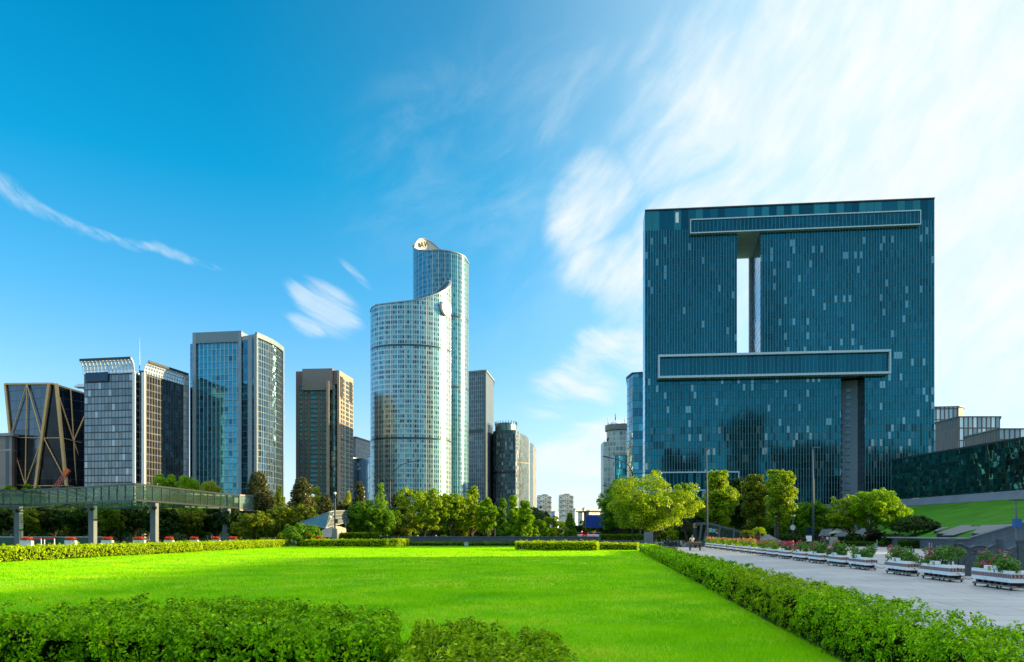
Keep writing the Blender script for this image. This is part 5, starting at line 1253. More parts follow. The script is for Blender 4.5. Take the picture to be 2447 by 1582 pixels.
# G9 faceted dark tower
def faceted():
    Yr = 430.0; k = lambda px, Y: Vector((PX(px, Y), Y)); o = k(1235, Yr)
    root = empty('faceted_tower', 'dark textured tower with round lit top and mirrored stepped wings', 'building', (o.x, o.y, 0), 0, GB)
    lo = lambda p: (p.x - o.x, p.y - o.y)
    ft = facade('speckled_dark', 1.1, 2.2, [(0, (.06, .12, .16)), (.35, (.10, .18, .23)), (.6, (.04, .08, .11)), (.8, (.26, .38, .44)), (.93, (.45, .55, .6))], mull=((.09, .12, .14), .3), hor=((.05, .08, .1), .5), metal=.5, rough=.2, bands=[(PZ(1132, 430), PZ(1127, 430), (.02, .03, .04))])
    fm = facade('mirror_wing', .8, 3, [(0, (.08, .14, .18)), (.5, (.10, .17, .21))], mull=((.14, .20, .24), .2), metal=.85, rough=.1, wob=.04, bands=[(PZ(1109, 440), PZ(1106, 440), (.05, .07, .09))])
    fe = facade('warm_edge', .8, 2.4, [(0, (.20, .19, .18)), (.5, (.12, .14, .15))], mull=((.36, .33, .3), .3), metal=.4, rough=.3)
    # round top drum on a faceted body
    zb = PZ(1028, Yr); pts = [k(1178, 436), k(1186, 431), (k(1205, 428)), k(1232, 429), k(1240, 433)]
    mb = MB(); u = 0
    for a, b_ in zip(pts, pts[1:]): u = mb.wall(lo(a), lo(b_), 0, zb, u)
    mb.build('facade', ft, root)
    tp = facade('lit_crown', .9, 3, [(0, (.10, .22, .26)), (.4, (.30, .45, .46)), (.8, (.05, .12, .15))], mull=((.12, .2, .22), .2), hor=((.06, .1, .12), .4), metal=.5, rough=.2)
    c = k(1209, 437); zt = PZ(1010, Yr); mb = MB(); n = 24; rx = PX(1233, Yr) - PX(1209, Yr) + .6
    for i in range(n):
        a0, a1 = 2 * math.pi * i / n, 2 * math.pi * (i + 1) / n; mb.wall((lo(c)[0] + rx * math.cos(a0), lo(c)[1] + 8 * math.sin(a0)), (lo(c)[0] + rx * math.cos(a1), lo(c)[1] + 8 * math.sin(a1)), zb - 1, zt, rx * a0)
    mb.face([(lo(c)[0] + rx * math.cos(2 * math.pi * i / n), lo(c)[1] + 8 * math.sin(2 * math.pi * i / n), zt - 1) for i in range(n)])
    for i in range(n):
        a0 = 2 * math.pi * i / n; mb.box((lo(c)[0] + rx * math.cos(a0), lo(c)[1] + 8 * math.sin(a0), zt + .3), (.35, .35, 1.8))
    mb.build('crown', tp, root)
    # mirrored wings with sloping tops
    b0, b1, b2, b3 = k(1241, 433), k(1264, 438), k(1265.5, 440), k(1281.5, 452)
    for a, b_, pa, pb, mt in ((b0, b1, 1034, 1052, fm), (b1, b2, 1052, 1056, M['silver']), (b2, k(1274, 446), 1056, 1066, fm), (k(1274, 446), b3, 1066, 1080, fe)):
        mb = MB(); mb.wall(lo(a), lo(b_), 0, PZ(pa, a.y), 0, z1b=PZ(pb, b_.y)); mb.build('wing', mt, root)
    mb = MB(); pk0 = P3(1246, 1040, 437); pk1 = P3(1258, 1042, 440); oo = Vector((o.x, o.y, 0))
    mb.face([P3(1241, 1034, 433) - oo, P3(1264, 1052, 438) - oo, P3(1259, 1042, 445) - oo, P3(1247, 1040, 445) - oo]); mb.face([P3(1262, 1056, 438.5) - oo, P3(1282, 1080, 452) - oo, P3(1274, 1060, 455) - oo, P3(1267, 1058, 450) - oo]); mb.build('glass_fold', fm, root)
    bk = Vector((0, 24)); mb = MB(); zz = PZ(1080, 452); mb.wall(lo(b3), lo(b3 + bk), 0, zz); mb.wall(lo(b3 + bk), lo(pts[0] + bk), 0, zz); mb.wall(lo(pts[0] + bk), lo(pts[0]), 0, zb); mb.build('rear_wall', ft, root)
    mb = MB(); mb.face([(*lo(q), zz - 1) for q in (pts[0], pts[2], b0, b1, b3, b3 + bk, pts[0] + bk)]); mb.face([(*lo(q), zb - .5) for q in (pts[0], pts[1], pts[2], pts[3], pts[4], pts[4] + Vector((0, 14)), pts[0] + Vector((0, 14)))]); mb.build('roof', M['roof'], root)
faceted()

# G10 apartment towers with stacked balconies
def apartment(px0, px1, py, Y, nst, label, seed):
    x0, x1 = PX(px0, Y), PX(px1, Y); cx = (x0 + x1) / 2; W = x1 - x0; H = PZ(py, Y); root = empty('apartment_tower', label, 'building', (cx, Y, 0), 0, 'white apartment towers')
    rg = random.Random(seed); h = H / nst; wm = M['apt_wall']; gm = M['apt_dark']
    for i in range(nst):
        s = 1.0 if i % 2 else .93; z0 = i * h
        f = MB(); f.box((-W * .27, 0, z0 + h / 2), (W * .44 * s, 12, h * .98)); f.box((W * .23, 1, z0 + h / 2), (W * .5, 11, h * .98)); o = f.build('storey', wm, root)
        if i >= nst - 9:
            b = MB(); 
            if i % 2: b.box((-W * .3, -6.2, z0 + h * .35), (W * .44, .8, h * .55)); b.box((W * .32, -5.6, z0 + h * .3), (W * .34, 1.4, h * .5))
            else: b.box((W * .36, -5.6, z0 + h * .3), (W * .3, 1.6, h * .45)); b.box((-W * .42, -6.2, z0 + h * .3), (W * .16, .6, h * .5))
            b.build('balcony', M['apt_grey'] if i % 2 == 0 else wm, o)
            for ux in ((-.32, .1, .4) if i % 2 else (-.24, .08, .34)):
                wq = MB(); wq.box((W * ux, -6.05 if ux < 0 else -4.55, z0 + h * .72), (W * .07 * rg.uniform(.7, 1.4), .12, h * .34)); wq.build('window', gm, o)
    r = MB(); r.box((W * .02, 1, H + h * .25), (W * .55, 8, h * .5)); r.box((W * .05, 1, H + h * .65), (W * .34, 5, h * .4)); r.box((-W * .3, 0, H + .3), (W * .3, 9, .6)); r.build('roof', M['apt_roof'], root)
M['apt_wall'] = plain('apartment_white', (.80, .79, .74), .75, 0, .08, .4); M['apt_dark'] = plain('apartment_window', (.06, .08, .10), .3, .3); M['apt_grey'] = plain('apartment_grey', (.33, .37, .39), .7); M['apt_roof'] = plain('apartment_roof', (.34, .32, .29), .8)
apartment(1283, 1317, 1186, 560, 17, 'left white apartment tower with stacked balconies beyond the avenue', 1)
apartment(1335.5, 1369, 1185, 520, 17, 'right white apartment tower with stacked balconies beyond the avenue', 2)
m_far = facade('distant_flats', 4.5, 3.2, [(0, (.55, .56, .55)), (.5, (.36, .38, .39)), (.8, (.22, .25, .28))], hor=((.5, .5, .48), 1.2), mull=((.5, .5, .48), 1.6), metal=0, rough=.8)
for tp, Y, lab in (([(1369, 1217), (1374, 1216), (1381, 1217)], 640, 'narrow distant white block right beside the right apartment tower'), ([(1381, 1224), (1392, 1223), (1396, 1224)], 680, 'distant low white block above the billboard gantry'),
                   ([(1392, 1216), (1396, 1214), (1400, 1216)], 700, 'distant white lift tower above the billboard'), ([(1396, 1222), (1408, 1220), (1412, 1221)], 690, 'distant white block behind billboard, left part'), ([(1410, 1223), (1412, 1220), (1440, 1221)], 720, 'long distant white slab behind the billboard')):
    bldg('distant_block', lab, Y, tp, 1, [m_far, m_far], 20, 'distant white blocks', cap=.8)
bldg('distant_block', 'low bluish shed roof between the two apartment towers', 800, [(1300, 1224), (1326, 1222), (1340, 1223)], 1, [m_low, m_low], 30, 'distant white blocks', cap=.5)
def hills():
    mb = MB(); rg = random.Random(3); n = 60; pts = [(-1800 + 3600 * i / n, 2600, 8 + 22 * abs(math.sin(i * .7)) + 12 * rg.random()) for i in range(n + 1)]
    for a, b_ in zip(pts, pts[1:]):
        mb.face([(a[0], a[1] - 200, 0), (b_[0], b_[1] - 200, 0), b_, a]); mb.face([a, b_, (b_[0], b_[1] + 300, 0), (a[0], a[1] + 300, 0)])
    tag(mb.build('hills', plain('far_hills', (.16, .24, .28), .9), smooth=True), kind='structure')
hills()
# neighbours behind the viewer: they show as reflections in the curtain walls
m_r1 = facade('rear_office', 2.4, 3.4, [(0, (.02, .04, .055)), (.5, (.03, .06, .075))], hor=((.09, .09, .09), .9), mull=((.09, .09, .09), .5), metal=.3, rough=.3)
m_r2 = facade('rear_beige', 3.2, 3.4, [(0, (.05, .07, .08)), (.5, (.08, .09, .1))], hor=((.42, .33, .24), 1.5), mull=((.42, .33, .24), 1.2), metal=.1, rough=.4)
rear = [(58, -250, 34, 24, 76, m_r1, 'dark'), (112, -235, 30, 22, 106, m_r1, 'slender dark'), (166, -260, 56, 26, 80, m_r1, 'broad dark'), (232, -215, 52, 24, 70, m_r1, 'low dark'), (-190, -160, 60, 26, 34, m_r2, 'long beige'), (-130, -210, 30, 26, 50, m_r1, 'grey'), (10, -300, 34, 24, 44, m_r2, 'short beige')]
for i, (x, y, ww, dd, hh, mt, adj) in enumerate(rear):
    root = empty('rear_office_block', '%s office block behind the viewer, %s' % (adj, ('facing the pierced block', 'narrowest of the row', 'third along the row', 'nearest the glass hall', 'far to the left', 'left of centre', 'straight behind the lawn')[i]), 'building', (x, y, 0), 0, 'office blocks behind the viewer')
    mb = MB(); mb.prism([(-ww / 2, -dd / 2), (ww / 2, -dd / 2), (ww / 2, dd / 2), (-ww / 2, dd / 2)], 0, hh, top=False); mb.build('facade', mt, root)
    mb = MB(); mb.box((0, 0, hh + .3), (ww + .6, dd + .6, .8)); mb.box((0, 0, hh + 2.2), (ww * .4, dd * .5, 3.2)); mb.build('roof', M['roof'], root)
# ------------------------------------------------------------------ glass walkway
M['walk_glass'] = glassmat('walkway_glass', (.14, .25, .20), .26, .12, .25, (.50, .70, .60)); M['deck_glass'] = glassmat('deck_glass', (.4, .5, .45), .08, .3, .1, (.75, .85, .8))
M['end_glass'] = glassmat('walkway_end_glass', (.34, .50, .42), .55, .2, .2)
M['blind'] = plain('roller_blind', (.42, .52, .45), .8)
def walkway():
    N = [(-90, 138), (56, 141), (205.7, 131), (320, 122), (571.6, 160)]; Fp = [(-90, 160), (56, 152), (203, 172), (364, 158), (441, 152), (571.6, 163)]
    zb, zt = 7.3, 9.9
    n = [Vector((PX(a, b), b)) for a, b in N]; f = [Vector((PX(a, b), b)) for a, b in Fp]; o = n[2]
    root = empty('glass_walkway', 'zigzag elevated walkway with green glass walls on grey columns at the left', 'footbridge', (o.x, o.y, 0))
    lo = lambda p: (p.x - o.x, p.y - o.y)
    def side(pts, nm, step):
        fr = MB()
        for a, b in zip(pts, pts[1:]):
            L = (b - a).length; k = max(1, round(L / step))
            for i in range(k):
                p, q = a.lerp(b, i / k), a.lerp(b, (i + 1) / k); mb = MB(); e = (q - p).normalized() * .12; mb.wall(lo(p + e), lo(q - e), zb + .2, zt - .15); mb.build('glass_panel', M['walk_glass'], root)
                fr.beam((*lo(p), zb), (*lo(p), zt), .16, .2, (0, 1, 0))
                if nm == 0:
                    pb = MB(); m_ = p.lerp(q, .5); pb.beam((*lo(m_), zb + .3), (*lo(m_), zt - .3), .05, .05)
            for z, h in ((zb + .05, .28), (zt + .02, .26)): fr.beam((*lo(a), z), (*lo(b), z), .22, h)
        fr.build('frame', M['dark_metal'], root)
    side(n, 0, 2.75); side(f, 1, 3.6)
    poly = n + f[::-1]
    mb = MB(); mb.face([(*lo(p), zb - .02) for p in poly]); mb.build('deck', M['deck_glass'], root)
    mb = MB(); mb.face([(*lo(p), zt + .17) for p in poly]); mb.build('roof', M['deck_glass'], root)
    # crossbeams under the roof
    mb = MB()
    for i in range(24):
        t_ = i / 23; k = t_ * (len(n) - 1); a = n[min(int(k), len(n) - 2)].lerp(n[min(int(k), len(n) - 2) + 1], k - min(int(k), len(n) - 2)); k = t_ * (len(f) - 1); b = f[min(int(k), len(f) - 2)].lerp(f[min(int(k), len(f) - 2) + 1], k - min(int(k), len(f) - 2))
        mb.beam((*lo(a), zt - .12), (*lo(b), zt - .12), .12, .22)
    mb.build('crossbeam', M['dark_metal'], root)
    # end box
    e0, e1 = n[-1] + Vector((.15, -.3)), Vector((PX(648, 172), 172)); dv = (e1 - e0).normalized(); nv = Vector((-dv.y, dv.x)); w_ = 2.6
    z0, z1 = 6.95, 10.05
    eb = empty('end_panel', None, None); bpy.data.objects.remove(eb)
    fr = MB()
    L = (e1 - e0).length
    for z in (z0, z1): fr.beam((*lo(e0), z), (*lo(e1), z), .2, .25)
    for i in (0, 1, 2): p = e0.lerp(e1, i / 2); fr.beam((*lo(p), z0), (*lo(p), z1), .2, .22, (0, 1, 0))
    for z in (z0, z1): fr.beam((*lo(e0 + nv * w_), z), (*lo(e1 + nv * w_), z), .2, .25); fr.beam((*lo(e1), z), (*lo(e1 + nv * w_), z), .2, .25)
    ef = fr.build('end_frame', plain('pinkish_steel', (.28, .24, .23), .5, .2), root)
    for i in range(2):
        p, q = e0.lerp(e1, i / 2), e0.lerp(e1, (i + 1) / 2); mb = MB(); mb.wall(lo(p + dv * .12), lo(q - dv * .12), z0 + .15, z1 - .15); mb.build('end_glass', M['end_glass'], root)
        mb = MB(); mb.wall(lo(q + nv * w_), lo(p + nv * w_), z0 + .15, z1 - .15); mb.build('end_glass', M['end_glass'], root)
        mb = MB(); mb.wall(lo(p + dv * .15 + nv * 1.2), lo(q - dv * .15 + nv * 1.2), z0 + 1.5, z1 - .3); mb.build('blind', M['blind'], root)
    for px, Y in ((34.5, 143), (212.5, 133), (361, 128), (536, 155)):
        x = PX(px, Y); wd = 14.8 / F * Y; cb = MB(); cb.box((x - o.x, Y + 1.2 - o.y, zb / 2 - .2), (wd, wd * .8, zb + .3), R(-12)); cc = cb.build('column', M['column'], root)
        ln = MB()
        for sx in (-1, 1): ln.tube([(x - o.x + sx * wd * .62, Y + .3 - o.y, zb - .85), (x - o.x + sx * wd * .62, Y - .3 - o.y, zb - 1.05)], [.28, .36], 8)
        ln.build('spotlight', M['dark_metal'], cc)
M['column'] = plain('column_concrete', (.13, .16, .18), .7, 0, .12, .5)
walkway()

# low green glass fence, barrier and flower troughs at the left
def left_bits():
    Y = 150; root = empty('glass_fence', 'low dark green glass fence with white rail under the left end of the walkway', 'fence', (PX(120, Y), Y, 0))
    for i in range(8):
        x0 = PX(-40 + i * 36, Y) - PX(120, Y); mb = MB(); mb.box((x0 + 1.4, 0, .7), (2.8, .08, 1.2)); mb.build('panel', M['fence_glass'], root)
    mb = MB(); mb.beam((PX(-45, Y) - PX(120, Y), 0, 1.42), (PX(245, Y) - PX(120, Y), 0, 1.42), .1, .12)
    mb.build('rail', M['white_metal'], root)
    g = 'red and white barrier frames'
    for i, (x0, x1, lab) in enumerate(((65, 98, 'wider red-topped white barrier frame near the first walkway column'), (106, 130, 'narrower red-topped white barrier frame right of the wider one'))):
        Y = 120; a, b = PX(x0, Y), PX(x1, Y); c = (a + b) / 2; r_ = empty('barrier', lab, 'barrier', (c, Y, 0), 0, g)
        mb = MB(); mb.beam((a - c, 0, 1.28), (b - c, 0, 1.28), .14, .18); mb.build('top_bar', M['red'], r_)
        for x in (a, b): mb = MB(); mb.beam((x - c, 0, 0), (x - c, 0, 1.22), .12, .12, (0, 1, 0)); mb.build('leg', M['white_paint'], r_)
    xs = [(50, 78), (157, 182), (244, 270), (320, 347), (394, 415), (454, 474), (507, 526), (548, 567), (622, 634), (641, 652), (662, 679), (696, 710), (727, 740), (756, 770)]
    where = ['beside the red barrier', 'left of the second walkway column', 'right of second walkway column', 'left of third walkway column', 'right of third walkway column', 'midway between third and fourth columns', 'left of the fourth walkway column', 'right of the fourth walkway column', 'below the olive spreading tree, without flowers', 'second plain one right of the olive tree', 'under the left round clipped bush', 'between the two round clipped bushes', 'under the right round clipped bush', 'left of the lamp plinth']
    for i, (x0, x1) in enumerate(xs):
        Y = 104 + min(i, 8) * 2.0 if i < 8 else 119; a, b = PX(x0, Y), PX(x1, Y); c = (a + b) / 2; wd = b - a
        r_ = empty('flower_trough', 'white trough %s, %s' % ('of red flowers' if i not in (8, 9) else 'of greenery', where[i]), 'planter', (c, Y, .45 if i < 8 else .5), 0, 'white troughs behind the left hedge')
        mb = MB(); mb.prism([(-wd / 2, -.3), (wd / 2, -.3), (wd / 2 * .97, .3), (-wd / 2 * .97, .3)], 0, .62); mb.beam((-wd / 2, -.3, .64), (wd / 2, -.3, .64), .06, .08); mb.build('box', M['white_paint'], r_)
        rg = np.random.default_rng(i); n = 260; Cn = np.stack([rg.uniform(-wd * .45, wd * .45, n), rg.uniform(-.3, .3, n), rg.uniform(.62, .92, n)], 1)
        V = leafquads(Cn, np.tile((0, -.3, 1.0), (n, 1)), .16, rg, .6); npmesh('foliage', V, np.arange(len(V)).reshape(-1, 4), LM['green'], 4, r_)
        if i not in (8, 9):
            n = 220; Cn = np.stack([rg.uniform(-wd * .42, wd * .42, n), rg.uniform(-.3, .3, n), rg.uniform(.85, 1.12, n)], 1); V = leafquads(Cn, np.tile((0, -.5, .8), (n, 1)), .17, rg, .7)
            npmesh('flowers', V, np.arange(len(V)).reshape(-1, 4), M['petal_red'], 4, r_)
M['fence_glass'] = plain('fence_green_glass', (.015, .10, .085), .15, .3, .1, .4)
M['petal_red'] = leafmat('red_petal', (.55, .03, .02), (.75, .07, .04), (.8, .2, .12), .3, .6)
M['petal_pink'] = leafmat('pink_petal', (.50, .05, .20), (.72, .14, .34), (.85, .40, .52), .3, .6)
left_bits()

# red crane boom behind the walkway
def crane():
    Y = 235; a = P3(130, 1170, Y); b = P3(161, 1127, Y); o = Vector((a.x, a.y, 0)); root = empty('crane_boom', 'red lattice crane boom rising in front of the dark gold-braced tower', 'crane', tuple(o))
    a -= o; b -= o; mb = MB(); e = (b - a).normalized(); s = Vector((e.z, 0, -e.x)) * .55
    for sg in (-1, 1):
        for dy in (-.5, .5): mb.beam(a + s * sg + Vector((0, dy, 0)), b + s * sg * .7 + Vector((0, dy, 0)), .18, .18)
    for i in range(9):
        p = a.lerp(b, i / 9); q = a.lerp(b, (i + 1) / 9); sg = 1 if i % 2 else -1
        for dy in (-.5, .5): mb.beam(p + s * sg + Vector((0, dy, 0)), q - s * sg + Vector((0, dy, 0)), .14, .14)
    mb.build('lattice', M['red_fade'], root)
    mb = MB(); mb.beam(b - e * 1.2, b + e * .6, 1.3, 1.3); mb.build('head', plain('crane_orange', (.7, .12, .03), .5), root)
    mb = MB(); mb.tube([b + Vector((.9, 0, 0)), b + Vector((.9, 0, -2.6))], .06, 5); mb.box(b + Vector((.9, 0, -2.9)), (.4, .3, .6)); mb.build('hook', M['black'], root)
M['red_fade'] = plain('faded_red', (.42, .12, .08), .6, 0, .25, 1)
crane()

# glass pyramid canopy with stone foot
def pyramid():
    Y = 140; o = Vector((PX(785, Y), Y, 0)); p = lambda px, py, dy=0: P3(px, py, Y + dy) - o
    root = empty('glass_canopy', 'folded glass canopy with stone foot left of the massive dark bush', 'canopy', tuple(o))
    A, B, B2, D, E_, Cc = p(716, 1249, 4), p(787, 1223.5, -2), p(800, 1220.6, 0), p(838, 1220.6, 9), p(832, 1246, 7), p(778, 1262, -4)
    mb = MB(); mb.face([A, Cc, B2, B]); mb.build('left_pane', glassmat('canopy_glass', (.22, .26, .24), .72, .06, .3), root)
    mb = MB(); mb.face([Cc, E_, D, B2]); mb.build('right_pane', M['canopy_blue'], root)
    fr = MB()
    for a, b in ((A, B), (B, B2), (B2, D), (D, E_), (E_, Cc), (Cc, A), (B2, Cc)): fr.beam(a, b, .16, .16)
    for k in (.25, .5, .75): fr.beam(B2.lerp(Cc, k), D.lerp(E_, k), .06, .06)
    for k in (.3, .6): fr.beam(A.lerp(Cc, k), B.lerp(B2, k), .05, .05)
    fr.build('frame', M['silver'], root)
    mb = MB(); q = [p(764, 1284, -6), p(800, 1284, -8), p(815, 1284, -2), p(812, 1262, -2), p(797, 1257, -6), p(770, 1266, -5)]
    f_ = [Vector(v) for v in q]; b_ = [v + Vector((0, 5, 0)) for v in f_]; mb.face(f_)
    for i in range(6): mb.face([b_[i], b_[(i + 1) % 6], f_[(i + 1) % 6], f_[i]])
    mb.build('stone_foot', plain('warm_stone', (.30, .27, .23), .8, 0, .15, .8), root)
    for px in (812, 826): mb = MB(); a = p(px, 1284, 4); b = p(px, 1246, 5); mb.tube([a, b], .09, 6); mb.build('strut', M['grey_metal'], root)
M['canopy_blue'] = plain('canopy_sky_glass', (.40, .46, .52), .1, .7, .15, .3)
pyramid()

# ------------------------------------------------------------------ walls, pillar, billboard
def stone_wall():
    a = Vector((PX(909, 150), 150)); b = Vector((PX(1431, 137), 137)); e = (b - a).normalized(); ang = math.atan2(e.y, e.x); L = (b - a).length; c = (a + b) / 2
    root = empty('stone_wall', 'long low dark stone wall between lawn and park', 'wall', (c.x, c.y, 0), ang)
    mb = MB(); mb.box((0, 0, .72), (L, .5, 1.5)); mb.build('wall_body', M['stone_dark'], root)
    mb = MB(); mb.box((0, -.02, 1.5), (L + .1, .62, .1)); mb.build('coping', M['stone'], root)
    mb = MB(); mb.box((-L / 2 - .35, 0, .85), (.8, .8, 1.8)); mb.box((-L / 2 - .35, 0, 1.8), (1.0, 1.0, .14)); mb.build('end_post', M['pale_stone'], root)
    mb = MB(); mb.box((L / 2 + .1, 0, .75), (.45, .6, 1.6)); mb.build('end_post', M['stone'], root)
    a = Vector((PX(1435, 133), 133)); b = Vector((PX(1540, 131), 131)); c = (a + b) / 2; e = b - a
    root = empty('stone_wall', 'short lower stone wall carrying the dark hedge left of the stone pillar', 'wall', (c.x, c.y, 0), math.atan2(e.y, e.x))
    mb = MB(); mb.box((0, 0, .42), (e.length, .5, .95)); mb.build('wall_body', M['stone_mid'], root)
    mb = MB(); mb.box((0, 0, .93), (e.length, .6, .08)); mb.build('coping', M['stone'], root)
    Y = 118; x = PX(1549.5, Y); root = empty('stone_pillar', 'square grey stone pillar with carved panel at the foot of the big round tree', 'pillar', (x, Y, 0))
    mb = MB(); mb.box((0, 0, 1.1), (1.22, 1.0, 2.3)); mb.build('shaft', M['stone_mid'], root, bevel=.03)
    mb = MB(); mb.box((0, -.5, 1.9), (.86, .06, .3)); mb.box((0, -.5, .75), (.8, .05, 1.3)); mb.build('carved_panel', M['stone'], root, bevel=.02)
    mb = MB(); mb.box((0, 0, 2.29), (1.3, 1.08, .1)); mb.build('cap', M['stone'], root)
M['stone_dark'] = plain('dark_wall_stone', (.055, .08, .10), .7, 0, .2, .6, .01); M['stone_mid'] = plain('mid_wall_stone', (.13, .16, .19), .75, 0, .2, .9, .01)
stone_wall()

def billboard():
    Y = 175; x = PX(1419.5, Y); root = empty('billboard', 'blank deep blue billboard hanging from a dark gantry over the avenue', 'billboard', (x, Y, 0))
    X = lambda px: PX(px, Y) - x; Z = lambda py: PZ(py, Y)
    mb = MB(); mb.box((0, .1, (Z(1230.5) + Z(1261)) / 2), (X(1442.5) - X(1397), .35, Z(1230.5) - Z(1261.5))); mb.build('casing', M['dark_metal'], root, bevel=.05)
    mb = MB(); mb.box((0, -.1, (Z(1232) + Z(1260)) / 2), (X(1441) - X(1398.4), .08, Z(1232) - Z(1260))); mb.build('border', plain('billboard_border', (.03, .22, .62), .4, 0, .03), root)
    mb = MB(); mb.box((0, -.15, (Z(1233) + Z(1259)) / 2), (X(1440) - X(1399.4), .06, Z(1233) - Z(1259))); mb.build('face', plain('billboard_blue', (.001, .032, .24), .4, 0, .04), root)
    mb = MB(); z = Z(1223); mb.beam((X(1376), 0, z), (X(1452), 0, z), .35, .3)
    for px in (1403.5, 1435): mb.beam((X(px), 0, z), (X(px), 0, Z(1231)), .18, .18, (0, 1, 0))
    mb.beam((X(1443), 0, Z(1250)), (X(1452), 0, Z(1250)), .15, .12); mb.build('gantry', M['black'], root)
    mb = MB(); mb.tube([(X(1453), 0, 0), (X(1453), 0, z + .2)], [.28, .2], 8); mb.build('post', M['black'], root)
billboard()

def traffic_light(px, py, Y, col, lab):
    x = PX(px, Y); z = PZ(py, Y); root = empty('traffic_light', lab, 'traffic light', (x, Y, .9), 0, 'traffic lights on the avenue'); z -= .9
    mb = MB(); mb.tube([(0, 0, -.9), (0, 0, z + .5)], .09, 6); mb.build('post', M['black'], root)
    mb = MB(); mb.box((0, -.12, z), (.45, .3, 1.1)); mb.build('housing', M['black'], root, bevel=.04)
    mb = MB(); mb.box((0, -.29, z + (.3 if col[0] > col[1] else -.25)), (.3, .05, .3)); mb.build('lit_lens', plain('lens', col[:3], .4, emit=(*col, 4)), root)
traffic_light(1446, 1257, 210, (.05, .9, .45), 'traffic light showing green just right of the blue billboard')
traffic_light(1423, 1271, 300, (.9, .1, .05), 'small traffic light below the billboard, showing red')
traffic_light(1391, 1272, 300, (.9, .15, .05), 'small traffic light left of the billboard above the cars, showing red')

